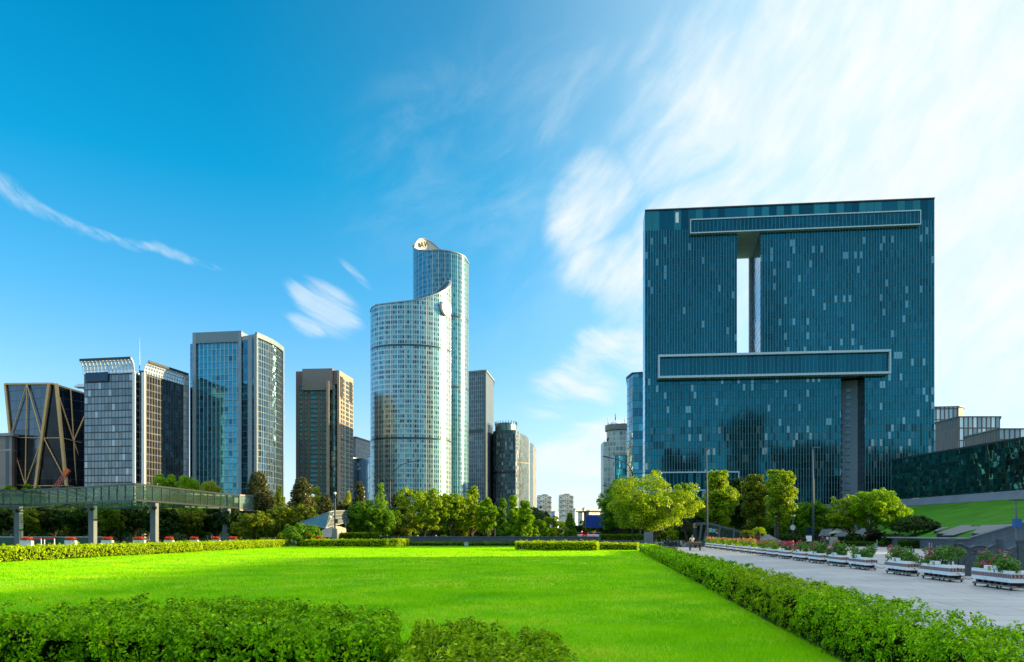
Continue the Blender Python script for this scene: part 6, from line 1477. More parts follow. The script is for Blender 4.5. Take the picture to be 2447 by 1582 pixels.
# ------------------------------------------------------------------ lamps
def globe(root, c, r, stem=None):
    g = MB(); g.lathe([(r * math.sin(a), -r * math.cos(a)) for a in [i * math.pi / 8 for i in range(9)]], c=tuple(c), n=12); g.build('lamp_globe', M['globe'], root, True)
M['globe'] = plain('milk_glass', (.75, .76, .76), .3, 0, .02)
M['slate_pole'] = plain('slate_pole_paint', (.06, .085, .11), .7, 0, .04)
def lamps():
    Y = 122; x = PX(800.5, Y); Z = lambda py: PZ(py, Y); X = lambda px: PX(px, Y) - x
    r = empty('street_lamp', 'black lamp post with long side arm on a stone plinth before the glass canopy', 'street lamp', (x, Y, 0))
    mb = MB(); zt = Z(1263); mb.face([(-.55, -.5, 0), (.55, -.5, 0), (.36, -.33, zt), (-.36, -.33, zt)]); mb.prism([(-.56, -.5), (.56, -.5), (.56, .5), (-.56, .5)], -.02, .5)
    mb.face([(.55, -.5, 0), (.55, .5, 0), (.36, .33, zt), (.36, -.33, zt)]); mb.face([(.55, .5, 0), (-.55, .5, 0), (-.36, .33, zt), (.36, .33, zt)]); mb.face([(-.55, .5, 0), (-.55, -.5, 0), (-.36, -.33, zt), (-.36, .33, zt)]); mb.face([(-.36, -.33, zt), (.36, -.33, zt), (.36, .33, zt), (-.36, .33, zt)])
    mb.build('plinth', M['stone_mid'], r)
    mb = MB(); mb.tube([(0, 0, zt), (0, 0, Z(1182))], [.15, .11], 8); mb.build('pole', M['black'], r)
    mb = MB(); mb.tube([(X(801), 0, Z(1189)), (X(747), -.3, Z(1175.5))], [.11, .06], 6); mb.tube([(X(749), -.3, Z(1176)), (X(748), -.3, Z(1181))], .05, 5); mb.box((0, 0, Z(1188)), (.4, .35, .3)); mb.tube([(0, 0, Z(1236)), (X(791), -.2, Z(1231)), (X(790), -.2, Z(1233))], .05, 5); mb.build('arm', M['black'], r)
    globe(r, (X(748.5), -.3, Z(1184.5)), .28); globe(r, (X(790), -.2, Z(1236)), .26); globe(r, (X(800.5), 0, Z(1179)), .22)
    mb = MB(); mb.box((X(804.5), -.1, Z(1245)), (.42, .3, .62)); mb.build('control_box', M['black'], r)
    # double-arm lamps
    def twin(px, Y, pyb, arms, lab, rad=.13):
        x = PX(px, Y); r = empty('street_lamp', lab, 'street lamp', (x, Y, 0), 0, 'tall street lamps'); X = lambda q: PX(q, Y) - x; Z = lambda q: PZ(q, Y)
        mb = MB(); mb.tube([(0, 0, 0), (0, 0, Z(pyb))], [rad * 1.3, rad], 8); mb.build('pole', M['black'], r)
        for arm in arms:
            mb = MB(); pts = [(X(a), 0, Z(b)) for a, b in arm]; mb.tube(pts, [rad * .8] + [rad * .6] * (len(pts) - 2) + [rad * .5], 6); ao = mb.build('arm', M['black'], r)
            mb = MB(); p, q = Vector(pts[-2]), Vector(pts[-1]); e = (q - p).normalized(); mb.beam(q - e * .6, q + e * .5, .35, .16); mb.build('lamp_head', M['dark_metal'], ao)
    twin(932, 162, 1150, [[(932, 1152), (924, 1144), (912, 1137), (895, 1132)], [(932, 1152), (936, 1137), (945, 1122), (960, 1110), (980, 1104), (999, 1101)]], 'black street lamp with two curved arms before the lower curved tower')
    twin(1512, 128, 1128, [[(1512, 1130), (1504, 1114), (1492, 1105), (1478, 1098.5), (1463, 1095), (1448, 1091.5)], [(1512, 1132), (1535, 1131), (1550, 1128), (1564, 1125)]], 'black street lamp whose two curved arms rise out of the big round tree')
    twin(1100, 190, 1190, [[(1100, 1192), (1104, 1178), (1113, 1169), (1128, 1163)]], 'small street lamp with one arm over the clipped tree row')
    twin(1182, 200, 1202, [[(1182, 1204), (1190, 1196), (1205, 1190), (1215, 1189)]], 'thin street lamp arm over the feathery conifers')
    twin(1459, 190, 1166, [[(1459, 1168), (1455, 1164), (1444, 1161)]], 'short street lamp arm left of the big round tree, before the silver drum tower')
    # tall flat-headed pole lamps
    for px, Y, py, rad, h0, h1, lab in ((1688.5, 118, 1072, .13, 1687, 1699, 'tall grey pole lamp with flat head at the entrance canopy'), (1942, 130, 1070, .17, 1941, 1960, 'tallest grey pole lamp with flat head beside the black and white totem')):
        x = PX(px, Y); r = empty('pole_lamp', lab, 'pole lamp', (x, Y, 0), 0, 'tall grey pole lamps'); X = lambda q: PX(q, Y) - x; Z = lambda q: PZ(q, Y)
        mb = MB(); mb.tube([(.1, 0, 0), (.06, 0, Z(1145)), (.04, 0, Z(1144)), (-.02, 0, Z(py + 4))], [rad * 1.15, rad, rad * .75, rad * .6], 12); mb.build('pole', M['slate_pole'], r, True)
        mb = MB(); mb.beam((0, 0, Z(py + 3)), (X(h0) + .5, 0, Z(py)), .12, .12); mb.box(((X(h0) + X(h1)) / 2, 0, Z(py - .5)), (X(h1) - X(h0), .5, .14)); mb.build('lamp_head', M['grey_metal'], r)
    for px, Y, pt, two, lab in ((1851.5, 150, 1236, False, 'small park lamp with glass globe left of the whitewashed trunk'), (1895, 152, 1233, True, 'small twin-headed park lamp behind the round white sign'), (1530, 135, 1217, False, 'park lamp with glowing globe inside the big round tree')):
        x = PX(px, Y); r = empty('park_lamp', lab, 'park lamp', (x, Y, 0), 0, 'small park lamps'); z = PZ(pt, Y)
        mb = MB(); mb.tube([(0, 0, 0), (0, 0, z)], [.12, .09], 8); mb.build('pole', M['grey_metal'], r)
        if two: globe(r, (-.3, 0, z), .2); globe(r, (.3, 0, z), .2)
        else: globe(r, (0, 0, z + .1), .32)
    Y = 152 - .3; x = PX(1894.5, Y); r = empty('round_sign', 'round white disc sign on the twin-headed park lamp', 'sign', (x, Y, PZ(1260.5, Y))); mb = MB(); n = 24; rr = 6.2 / F * Y
    f_ = [(rr * math.cos(2 * math.pi * i / n), 0, rr * math.sin(2 * math.pi * i / n)) for i in range(n)]; b_ = [(q[0], .06, q[2]) for q in f_]; mb.face(f_); mb.face(b_[::-1])
    for i in range(n): mb.face([b_[i], b_[(i + 1) % n], f_[(i + 1) % n], f_[i]])
    mb.build('disc', M['white_metal'], r)
    # right hand pole with blue box
    Y = 60; x = PX(2427, Y); r = empty('pole_lamp', 'grey pole with flat panel and blue box by the right frame edge', 'pole lamp', (x, Y, 0), 0, 'tall grey pole lamps'); Z = lambda q: PZ(q, Y)
    mb = MB(); mb.tube([(.05, 0, 0), (.05, 0, Z(1240))], .1, 8); mb.tube([(.05, 0, Z(1240)), (.0, 0, Z(1198))], [.085, .06], 8); mb.build('pole', M['grey_metal'], r)
    mb = MB(); mb.box((.32, 0, Z(1195.5)), (1.3, .45, .08)); mb.build('solar_panel', M['dark_metal'], r)
    mb = MB(); mb.box((-.02, -.2, Z(1250)), (.55, .36, .66)); mb.build('control_box', plain('blue_box', (.01, .09, .26), .5), r, bevel=.03)
lamps()

# ------------------------------------------------------------------ planters
def planter_proto():
    root = empty('flower_planter', 'x', 'planter', (0, 0, 0), 0, 'white planters in a row on the plaza')
    L, W_, zb, zt = 2.75, .52, .24, .60
    mb = MB()
    for i in range(3): a = -L + i * L / 3 + .006; b = a + L / 3 - .012; mb.box(((a + b) / 2, 0, (zb + zt) / 2), (b - a, W_, zt - zb))
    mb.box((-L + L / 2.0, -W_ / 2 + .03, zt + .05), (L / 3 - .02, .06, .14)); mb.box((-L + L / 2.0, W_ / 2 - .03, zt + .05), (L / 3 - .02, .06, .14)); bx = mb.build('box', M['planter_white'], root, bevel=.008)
    mb = MB(); z = .435
    mb.box((-L / 2, -W_ / 2 - .004, z), (L + .01, .01, .12)); mb.box((.006, 0, z), (.012, W_ + .018, .12)); mb.box((-L - .006, 0, z), (.012, W_ + .018, .12)); mb.box((-L / 2, W_ / 2 + .004, z), (L + .01, .01, .12)); bd = mb.build('band', M['fret'], root)
    mb = MB(); mb.box((-L / 2 - .05, -W_ / 2 - .008, zt + .03), (.19, .02, .13)); mb.build('plaque', M['brass'], root)
    for i in range(6): mb = MB(); mb.box((-L + .28 + i * (L - .55) / 5, 0, .185), (.16, W_ * .8, .13)); mb.build('foot', M['black'], root)
    mb = MB(); mb.box((-L / 2, -.16, .115), (L + .04, .12, .05)); mb.box((-L / 2, .16, .115), (L + .04, .12, .05))
    for q in (-L + .1, -L / 2, -.1): mb.box((q, 0, .092), (.1, W_, .04))
    pal = mb.build('trolley', M['wood'], root)
    for q in (-L + .14, -L * .62, -L * .38, -.14):
        for y in (-.2, .2):
            mb = MB(); mb.tube([(q, y - .02, .04), (q, y + .02, .04)], .04, 10); mb.box((q, y, .075), (.05, .05, .03)); mb.build('wheel', M['rubber'], root)
    return root
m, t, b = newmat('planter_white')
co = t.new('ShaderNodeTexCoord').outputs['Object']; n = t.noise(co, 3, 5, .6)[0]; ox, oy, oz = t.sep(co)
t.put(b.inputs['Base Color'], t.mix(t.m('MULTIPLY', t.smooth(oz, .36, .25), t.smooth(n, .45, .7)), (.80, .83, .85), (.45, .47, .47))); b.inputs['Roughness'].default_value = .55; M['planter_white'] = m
m, t, b = newmat('fret_band')
co = t.new('ShaderNodeTexCoord').outputs['Object']; x, y, z = t.sep(co); u = t.m('FRACT', t.m('MULTIPLY', t.m('ADD', x, y), 9.0)); v = t.m('MULTIPLY', t.m('SUBTRACT', z, .375), 8.33)
k1 = t.m('MULTIPLY', t.m('GREATER_THAN', u, .62), t.m('MULTIPLY', t.m('GREATER_THAN', v, .2), t.m('LESS_THAN', v, .8)))
k2 = t.m('MULTIPLY', t.m('GREATER_THAN', t.m('ABSOLUTE', t.m('SUBTRACT', v, .5)), .26), t.m('MULTIPLY', t.m('LESS_THAN', t.m('ABSOLUTE', t.m('SUBTRACT', v, .5)), .36), t.m('GREATER_THAN', u, .25)))
t.put(b.inputs['Base Color'], t.mix(t.m('MAXIMUM', k1, k2), (.13, .035, .035), (.40, .30, .28))); b.inputs['Roughness'].default_value = .6; M['fret'] = m
LM['rose'] = leafmat('rose_leaf', (.03, .11, .005), (.09, .25, .008), (.28, .48, .02), .45, .35, gloss=.5)
def planters():
    proto = planter_proto(); kd = kids(proto)
    px = [2321, 2199.5, 2114, 2028, 1976, 1931, 1893, 1859.5, 1830.7, 1805.8, 1784, 1766, 1748, 1732.6, 1718.5, 1704.7, 1693.6, 1684.5]
    names = ['nearest white planter with lush leaves and few pink roses at the right frame edge', 'second nearest white planter with pink roses and tall leafy shoots', 'third nearest white planter, pink roses at its left end', 'fourth nearest white planter, only green leaves on top', 'fifth nearest white planter with magenta roses spilling at its left end', 'sixth white planter in the row, with sparse pink flowers', 'seventh white planter in the row, with dusky pink flowers', 'eighth white planter, crowned with the brightest pink-red flowers',
             'ninth white planter counted from the right frame edge', 'tenth white planter counted from the right frame edge', 'eleventh white planter counted from the right frame edge', 'twelfth white planter counted from the right frame edge', 'seventh white planter counted from the far end of the row', 'sixth white planter counted from the far end of the row', 'fifth white planter counted from the far end of the row', 'fourth white planter counted from the far end of the row', 'third white planter counted from the far end of the row', 'second last white planter at the far end of the row']
    ang = math.atan2(-1, -.1235)
    fl = [26, 46, 44, 0, 44, 40, 60, 150, 60, 70, 60, 70, 70, 60, 70, 60, 60, 60]
    order_ = list(range(1, len(px))) + [0]        # copies first, the first one is dressed last
    for i in order_:
        x = px[i]; Y = 26185 / (x - 1452); X = PX(x, Y)
        # long axis points back to front: right end is the nearer one
        e = Vector((-.1235, -1)).normalized(); L = 3.0; sx_ = .3
        loc = (X + e.x * L + sx_, Y + e.y * L - .037, 0); rz = math.atan2(e.y, e.x)
        if i == 0: r = proto; r.location = loc; r.rotation_euler = (0, 0, rz); r.scale = (1.09, 1.15, 1.16); r['label'] = names[0]
        else: r = dup(proto, loc, rz, names[i], scale=(1.09, 1.15, 1.16))
        rg = np.random.default_rng(300 + i); n = 1500 if i < 6 else 700; ls = .10 if i < 4 else (.12 if i < 8 else .17)
        K = 20; cx = np.linspace(-2.62, -.12, K) + rg.normal(0, .06, K); cy = rg.uniform(-.2, .2, K); cz = .64 + rg.uniform(.0, .42, K) * (1.25 if i in (1, 4) else 1); cr = rg.uniform(.16, .27, K)
        if i > 7: cz += .08
        ci = rg.integers(0, K, n); d = rg.normal(0, 1, (n, 3)); d /= np.linalg.norm(d, axis=1)[:, None]
        Cn = np.stack([cx[ci], cy[ci], cz[ci]], 1) + d * (cr[ci] * rg.uniform(.5, 1.1, n))[:, None]; Cn[:, 2] = np.maximum(Cn[:, 2], .56)
        V = leafquads(Cn, d + [0, 0, .6], ls, rg, .62); npmesh('foliage', V, np.arange(len(V)).reshape(-1, 4), LM['rose'] if i < 8 else LM['light'], 4, r)
        st = MB()
        for k in range(K): st.tube([(cx[k] * .98, cy[k] * .6, .5), (cx[k], cy[k], cz[k] + cr[k] * .5)], [.012, .005], 4, False)
        st.build('stems', M['hedge_core'], r)
        if fl[i]:
            m_ = fl[i]; kk = rg.integers(0, 9 if i < 7 else K, m_); order = np.argsort(cx)[kk] if i < 7 else kk
            d = rg.normal(0, 1, (m_, 3)); d /= np.linalg.norm(d, axis=1)[:, None]; d[:, 2] = abs(d[:, 2]); fc = np.stack([cx[order], cy[order], cz[order]], 1) + d * (cr[order] * 1.12)[:, None]
            q = 7; fc2 = np.repeat(fc, q, 0); dd = rg.normal(0, 1, (m_ * q, 3)); dd /= np.linalg.norm(dd, axis=1)[:, None]; s_ = .038 if i < 6 else .05
            V = leafquads(fc2 + dd * s_ * .6, dd, s_ * 1.6, rg, .85); npmesh('flowers', V, np.arange(len(V)).reshape(-1, 4), M['petal_pink'], 4, r)
    # chains between the nearer planters
    for i in range(6):
        for z0 in (.60, .39):
            Ya = 26185 / (px[i] - 1452) + .02; Xa = PX(px[i], Ya) + .3; Yb = 26185 / (px[i + 1] - 1452) - 3.0; Xb = Xa + (Yb - Ya) * .1235
            if i == 0 or True:
                mb = MB(); N = 26; pts = [Vector(((Xb - Xa) * k / N, (Yb - Ya) * k / N, z0 - .20 * math.sin(math.pi * k / N))) for k in range(N + 1)]
                for k in range(N):
                    a, b_ = pts[k], pts[k + 1]; up = (0, 0, 1) if k % 2 else (1, 0, 0); mb.tube([a.lerp(b_, -.12), a.lerp(b_, .5) , a.lerp(b_, 1.12)], [.010, .016, .010], 5)
                o = mb.build('chain', M['black']); o.location = (Xa, Ya, 0)
                tag(o, '%s sagging chain between the %s planters from the right' % ('upper' if z0 > .4 else 'lower', ('first and second', 'second and third', 'third and fourth', 'fourth and fifth', 'fifth and sixth', 'sixth and seventh')[i]), 'chain', 'chains linking the planters')
planters()

# ------------------------------------------------------------------ right-hand stonework
def balustrade():
    Y = 37.0; x = PX(2272, Y); root = empty('stone_balustrade', 'carved dark stone balustrade with cloud-shaped panels behind the nearest planters', 'balustrade', (x, Y, 0), R(-3)); s = Y / F
    st = M['stone_carved']; X = lambda px: (px - 2272) * s; Z = lambda py: PZ(py, Y)
    for px, wd, top in ((2273, 15, 1286.5), (2385, 15, 1287.5), (2433, 19, 1289), (2540, 19, 1289)):
        mb = MB(); r_ = wd * s / 2; mb.lathe([(r_ * 1.25, 0), (r_ * 1.25, .18), (r_, .22), (r_, Z(top) - .16), (r_ * 1.12, Z(top) - .12), (r_ * 1.12, Z(top)), (.01, Z(top) + .01)], c=(X(px), 0, 0), n=20); mb.build('post', st, root, False)
    def panel(pts, th=.22):
        prof = [(X(a), Z(b)) for a, b in pts]; mb = MB(); mb.extrude(prof, th, Matrix.Identity(4)); return mb.build('carved_panel', st, root, bevel=.03)
    base = 1376
    panel([(2280, base), (2378, base), (2378, 1302), (2368, 1301), (2358, 1306), (2353, 1310), (2348, 1304), (2340, 1302), (2328, 1302), (2320, 1305), (2313, 1308), (2305, 1305), (2297, 1300), (2288, 1298), (2280, 1298)])
    panel([(2392, base), (2423, base), (2423, 1306), (2412, 1308), (2404, 1313), (2407, 1322), (2400, 1330), (2392, 1332)])
    panel([(2443, base), (2532, base), (2532, 1310), (2500, 1306), (2470, 1310), (2455, 1307), (2443, 1306)])
    mb = MB()      # raised swirl relief
    for ln in ([(2281, 1300), (2291, 1299.5), (2300, 1302.5), (2309, 1308), (2316, 1310), (2323, 1306), (2332, 1304), (2345, 1304), (2352, 1308), (2358, 1309), (2364, 1304), (2376, 1303)],
               [(2300, 1345), (2303, 1334), (2309, 1326), (2318, 1321), (2328, 1319), (2326, 1315), (2316, 1311)], [(2338, 1350), (2344, 1338), (2354, 1328), (2366, 1324), (2376, 1324)], [(2284, 1360), (2292, 1352), (2304, 1350)]):
        pts = [(X(a), -.12, Z(b)) for a, b in ln]; mb.tube(pts, [.03] + [.05] * (len(pts) - 2) + [.02], 6)
    mb.build('swirl_relief', st, root, True)
M['stone_carved'] = plain('carved_dark_stone', (.050, .072, .085), .7, 0, .3, 3, .02)
balustrade()
def side_walls():
    root = empty('stone_wall', 'sloping stone retaining wall rising to the right frame edge below the grass slope', 'wall', (PX(2400, 84), 84, 0))
    o = Vector((PX(2400, 84), 84, 0)); pt = [(2322, 1286.5, 90), (2447, 1250.5, 76), (2560, 1218, 68)]
    mt = facade('retaining_stone', 1.0, 1.2, [(0, (.075, .10, .125)), (.5, (.09, .12, .145))], mull=((.03, .04, .05), .03), hor=((.03, .04, .05), .03), metal=0, rough=.6, wob=0, tilt=0)
    mb = MB(); cp = MB(); u = 0
    for a, b in zip(pt, pt[1:]):
        A, B = P3(*a) - o, P3(*b) - o; u = mb.wall((A.x, A.y), (B.x, B.y), 0, A.z, u, z1b=B.z); cp.beam(A + Vector((0, .2, .06)), B + Vector((0, .2, .06)), .6, .14)
    mb.build('wall_face', mt, root); cp.build('coping', M['pale_slate'], root)
    a, b = (2120, 1289, 118), (2322, 1286.5, 90); A, B = P3(*a), P3(*b); o = (A + B) / 2; o.z = 0; root = empty('stone_wall', 'low flat stone wall behind the dark box hedge and white bollards', 'wall', tuple(o)); A -= o; B -= o
    mb = MB(); mb.wall((A.x, A.y), (B.x, B.y), 0, B.z - .1); mb.build('wall_face', mt, root)
    cp = MB(); A.z = B.z; cp.beam(A + Vector((0, .4, 0)), B + Vector((0, .4, 0)), 1.2, .16); cp.build('coping', M['pale_slate'], root)
    for i, (px, lab) in enumerate(((2221, 'first white bollard from the left before the box hedge'), (2227, 'second white bollard before the box hedge'), (2233.5, 'third white bollard before the box hedge'), (2258.5, 'lone white bollard right of the box hedge'))):
        Y = 101; mb = MB(); mb.lathe([(.05, 0), (.05, .82), (.035, .86), (.01, .87)], n=8); ob = mb.build('bollard', M['white_metal']); ob.location = (PX(px, Y), Y, 0); tag(ob, lab, 'bollard', 'white bollards by the box hedge')
    Y = 96; root = empty('queue_barrier', 'blue tape barrier in front of the low flat stone wall', 'barrier', (PX(2288, Y), Y, 0))
    mb = MB(); a, b = PX(2260, Y) - PX(2288, Y), PX(2318, Y) - PX(2288, Y); mb.box(((a + b) / 2, 0, PZ(1295.5, Y)), (b - a, .02, .09)); mb.build('tape', plain('blue_tape', (.02, .12, .40), .6), root)
    for x in (a, (a + b) / 2, b): mb = MB(); mb.tube([(x, .03, 0), (x, .03, PZ(1294.5, Y))], .03, 6); mb.build('post', M['grey_metal'], root)
    Y = 112; root = empty('litter_bin', 'small slate-blue bin with white post left of the box hedge', 'bin', (PX(2094, Y), Y, 0)); mb = MB(); mb.box((-.1, 0, .35), (.3, .3, .6)); mb.build('bin_body', M['grey_clad'], root, bevel=.03); mb = MB(); mb.tube([(.12, 0, 0), (.12, 0, 1.15)], .03, 6); mb.build('post', M['white_metal'], root)
M['pale_slate'] = plain('pale_slate', (.22, .27, .31), .6, 0, .1, 1)
side_walls()

def plaza_things():
    # totem, kiosk, hydrant, parasol, mound, cycads, entrance
    Y = 125; r = empty('information_totem', 'black totem sign with white lower panel left of the tallest pole lamp', 'sign', (PX(1932, Y), Y, 0)); z = PZ(1259, Y)
    mb = MB(); mb.box((0, 0, z / 2), (.98, .4, z)); mb.build('casing', M['black'], r, bevel=.02); mb = MB(); mb.box((-.03, -.22, z * .40), (.92, .04, z * .29)); mb.build('notice_panel', M['white_paint'], r)
    mb = MB(); mb.box((0, -.215, z * .80), (.86, .03, z * .34)); mb.build('screen', plain('totem_glass', (.008, .03, .05), .08, .4), r)
    Y = 126; r = empty('utility_cabinet', 'pale grey cabinet with framed door beside the walking couple', 'cabinet', (PX(1992, Y), Y, 0)); z = PZ(1283, Y)
    mb = MB(); mb.box((0, 0, z / 2), (1.12, .5, z)); mb.build('body', M['pale_cab'], r, bevel=.02); mb = MB(); mb.box((0, -.26, z * .47), (.82, .03, z * .84)); mb.build('door_seam', M['grey_metal'], r); mb = MB(); mb.box((0, -.28, z * .47), (.72, .03, z * .80)); mb.build('door', M['pale_cab'], r)
    Y = 116; r = empty('hydrant', 'red fire hydrant left of the black and white totem', 'hydrant', (PX(1894.5, Y), Y, 0))
    mb = MB(); mb.lathe([(.16, 0), (.16, .06), (.12, .1), (.12, .75), (.15, .8), (.15, .9), (.1, 1.02), (.02, 1.08)], n=14); mb.build('barrel', M['red'], r, True); mb = MB(); mb.tube([(-.26, 0, .62), (.26, 0, .62)], .07, 8); mb.tube([(0, -.24, .62), (0, 0, .62)], .08, 8); mb.build('outlet', M['red'], r)
    Y = 136; X0 = PX(1999, Y); r = empty('parasol', 'cream square parasol tilted above the walking couple', 'parasol', (X0, Y, 0))
    X = lambda px: PX(px, Y) - X0; Z = lambda py: PZ(py, Y)
    ap = Vector((X(2000), 0, Z(1262.5))); cs = [Vector((X(1973), -1.2, Z(1275))), Vector((X(2000), -2.2, Z(1270.5))), Vector((X(2026), -.6, Z(1267))), Vector((X(2002), 1.8, Z(1268)))]
    mb = MB()
    for i in range(4): mb.face([cs[i], cs[(i + 1) % 4], ap])
    for i in range(4): mb.face([cs[(i + 1) % 4], cs[i], cs[i] + Vector((0, 0, -.12)), cs[(i + 1) % 4] + Vector((0, 0, -.12))])
    mb.build('canopy', plain('cream_canvas', (.50, .50, .42), .8), r); mb = MB(); mb.tube([(X(1969), 0, 0), (X(1969), 0, Z(1266)), (X(1985), 0, Z(1263)), tuple(ap)], .05, 6); mb.build('pole', M['grey_metal'], r)
    Y = 122; r = empty('stone_shelter', 'low grey pyramid-roofed stone kiosk behind planters, left of the whitewashed trunk', 'shelter', (PX(1835, Y), Y, 0)); hw = 20 / F * Y; z = PZ(1277, Y)
    mb = MB(); mb.prism([(-hw, -1), (hw, -1), (hw, 1), (-hw, 1)], 0, z * .55, top=False); mb.build('walls', M['stone_mid'], r)
    mb = MB(); q = [(-hw - .1, -1.1, z * .55), (hw + .1, -1.1, z * .55), (hw + .1, 1.1, z * .55), (-hw - .1, 1.1, z * .55)]; a, b = (-hw * .35, 0, z), (hw * .1, 0, z)
    mb.face([q[0], q[1], b, a]); mb.face([q[1], q[2], b]); mb.face([q[2], q[3], a, b]); mb.face([q[3], q[0], a]); mb.build('roof', M['stone'], r)
    for px, Y, pt, wpx, lab in ((1811, 117, 1256, 34, 'sago palm with bright spiky crown left of the stone kiosk'), (1787, 119, 1264, 34, 'darker sago palm at the low end of the entrance canopy')):
        r = empty('sago_palm', lab, 'palm', (PX(px, Y), Y, 0), 0, 'sago palms'); H = PZ(pt, Y); rg = np.random.default_rng(int(px)); R_ = wpx / 2 / F * Y
        for k, dx in enumerate((-.35, .3)): mb = MB(); mb.tube([(dx, 0, 0), (dx * .9, 0, H * .45), (dx * .8, 0, H * .7)], [.26, .22, .22], 8); mb.build('trunk', M['bark'], r)
        fr = []
        for k in range(46):
            a = rg.uniform(0, 6.28); up = rg.uniform(.1, 1); L = R_ * rg.uniform(.85, 1.1)
            for s in range(14):
                f = s / 13; rr = L * f; zz = H * .7 + (up * .55 * math.sin(f * 2.2) - .25 * f * f) * (H * .36) * 1.3
                fr.append((math.cos(a) * rr, math.sin(a) * rr, zz))
        fr = np.array(fr); fr = np.repeat(fr, 3, 0) + rg.normal(0, .05, (len(fr) * 3, 3)); V = leafquads(fr, np.tile((0, 0, 1.), (len(fr), 1)), .3, rg, .2); npmesh('fronds', V, np.arange(len(V)).reshape(-1, 4), LM['camphor' if px > 1800 else 'olive'], 4, r)
    # entrance with raking roof
    Y = 121; X0 = PX(1690, Y); r = empty('metro_entrance', 'dark glazed entrance pavilion with roof raking down to the right', 'entrance', (X0, Y, 0)); X = lambda px: PX(px, Y) - X0; Z = lambda py: PZ(py, Y)
    mb = MB(); D_ = 4.0
    prof = [(X(1692), Z(1248.5)), (X(1778), Z(1270)), (X(1778), Z(1273)), (X(1692), Z(1252.5))]
    a = [Vector((p[0], -.2, p[1])) for p in prof]; b = [Vector((p[0], D_, p[1])) for p in prof]; mb.face(a[::-1]); mb.face(b)
    for i in range(4): mb.face([a[i], a[(i + 1) % 4], b[(i + 1) % 4], b[i]])
    prof = [(X(1675), Z(1248)), (X(1692), Z(1248.5)), (X(1692), Z(1252.5)), (X(1672), Z(1256))]; a = [Vector((p[0], -.2, p[1])) for p in prof]; b = [Vector((p[0], D_, p[1])) for p in prof]; mb.face(a); mb.face(b[::-1])
    for i in range(4): mb.face([a[(i + 1) % 4], a[i], b[i], b[(i + 1) % 4]])
    mb.build('roof', M['roof_slate'], r)
    for p0, p1 in (((1690, 1250), (1679.5, 1300)), ((1676, 1250), (1668.5, 1300)), ((1719, 1257), (1714, 1300)), ((1753, 1266), (1749, 1300)), ((1776, 1271), (1773, 1300))):
        mb = MB(); mb.beam((X(p0[0]), -.15, Z(p0[1])), (X(p1[0]), -.15, 0), .28, .4, (0, 1, 0)); mb.build('strut', M['roof_slate'], r)
    for x0, x1, y0, y1 in ((1690, 1718, 1252, 1258), (1718, 1752, 1259, 1267), (1752, 1776, 1267, 1272.5)):
        mb = MB(); mb.face([(X(x0), 0, 0), (X(x1), 0, 0), (X(x1), 0, Z(y1)), (X(x0), 0, Z(y0))]); mb.build('glazing', M['walk_glass'], r)
        mb = MB(); mb.face([(X(x0), D_, 0), (X(x1), D_, 0), (X(x1), D_, Z(y1)), (X(x0), D_, Z(y0))]); mb.build('glazing', M['walk_glass'], r)
    for px, py, ww, hh, col in ((1697, 1267, .5, .65, (.22, .28, .32)), (1705.5, 1268, .5, .55, (.02, .34, .42)), (1712.5, 1266, .3, .3, (.4, .08, .05)), (1713.5, 1273, .35, .25, (.5, .45, .3))):
        mb = MB(); mb.box((X(px), -.1, Z(py)), (ww, .05, hh)); mb.build('poster', plain('poster_tint', col, .6), r)
    Y = 124; r = empty('station_totem', 'slim slate totem with faded red and white top beside the entrance pavilion', 'sign', (PX(1660.5, Y), Y, 0)); z = PZ(1250, Y)
    mb = MB(); mb.box((0, 0, z / 2), (.66, .3, z)); mb.build('casing', M['roof_slate'], r, bevel=.02); mb = MB(); mb.box((0, -.17, z * .89), (.6, .04, z * .19)); mb.build('emblem_panel', plain('pinkish_white', (.45, .36, .37), .6), r); mb = MB(); mb.box((0, -.2, z * .90), (.28, .03, z * .07)); mb.build('emblem', plain('dull_red', (.35, .08, .09), .6), r)
M['roof_slate'] = plain('slate_blue_metal', (.05, .08, .11), .5, .2); M['pale_cab'] = plain('cabinet_paint', (.30, .32, .31), .6)
plaza_things()

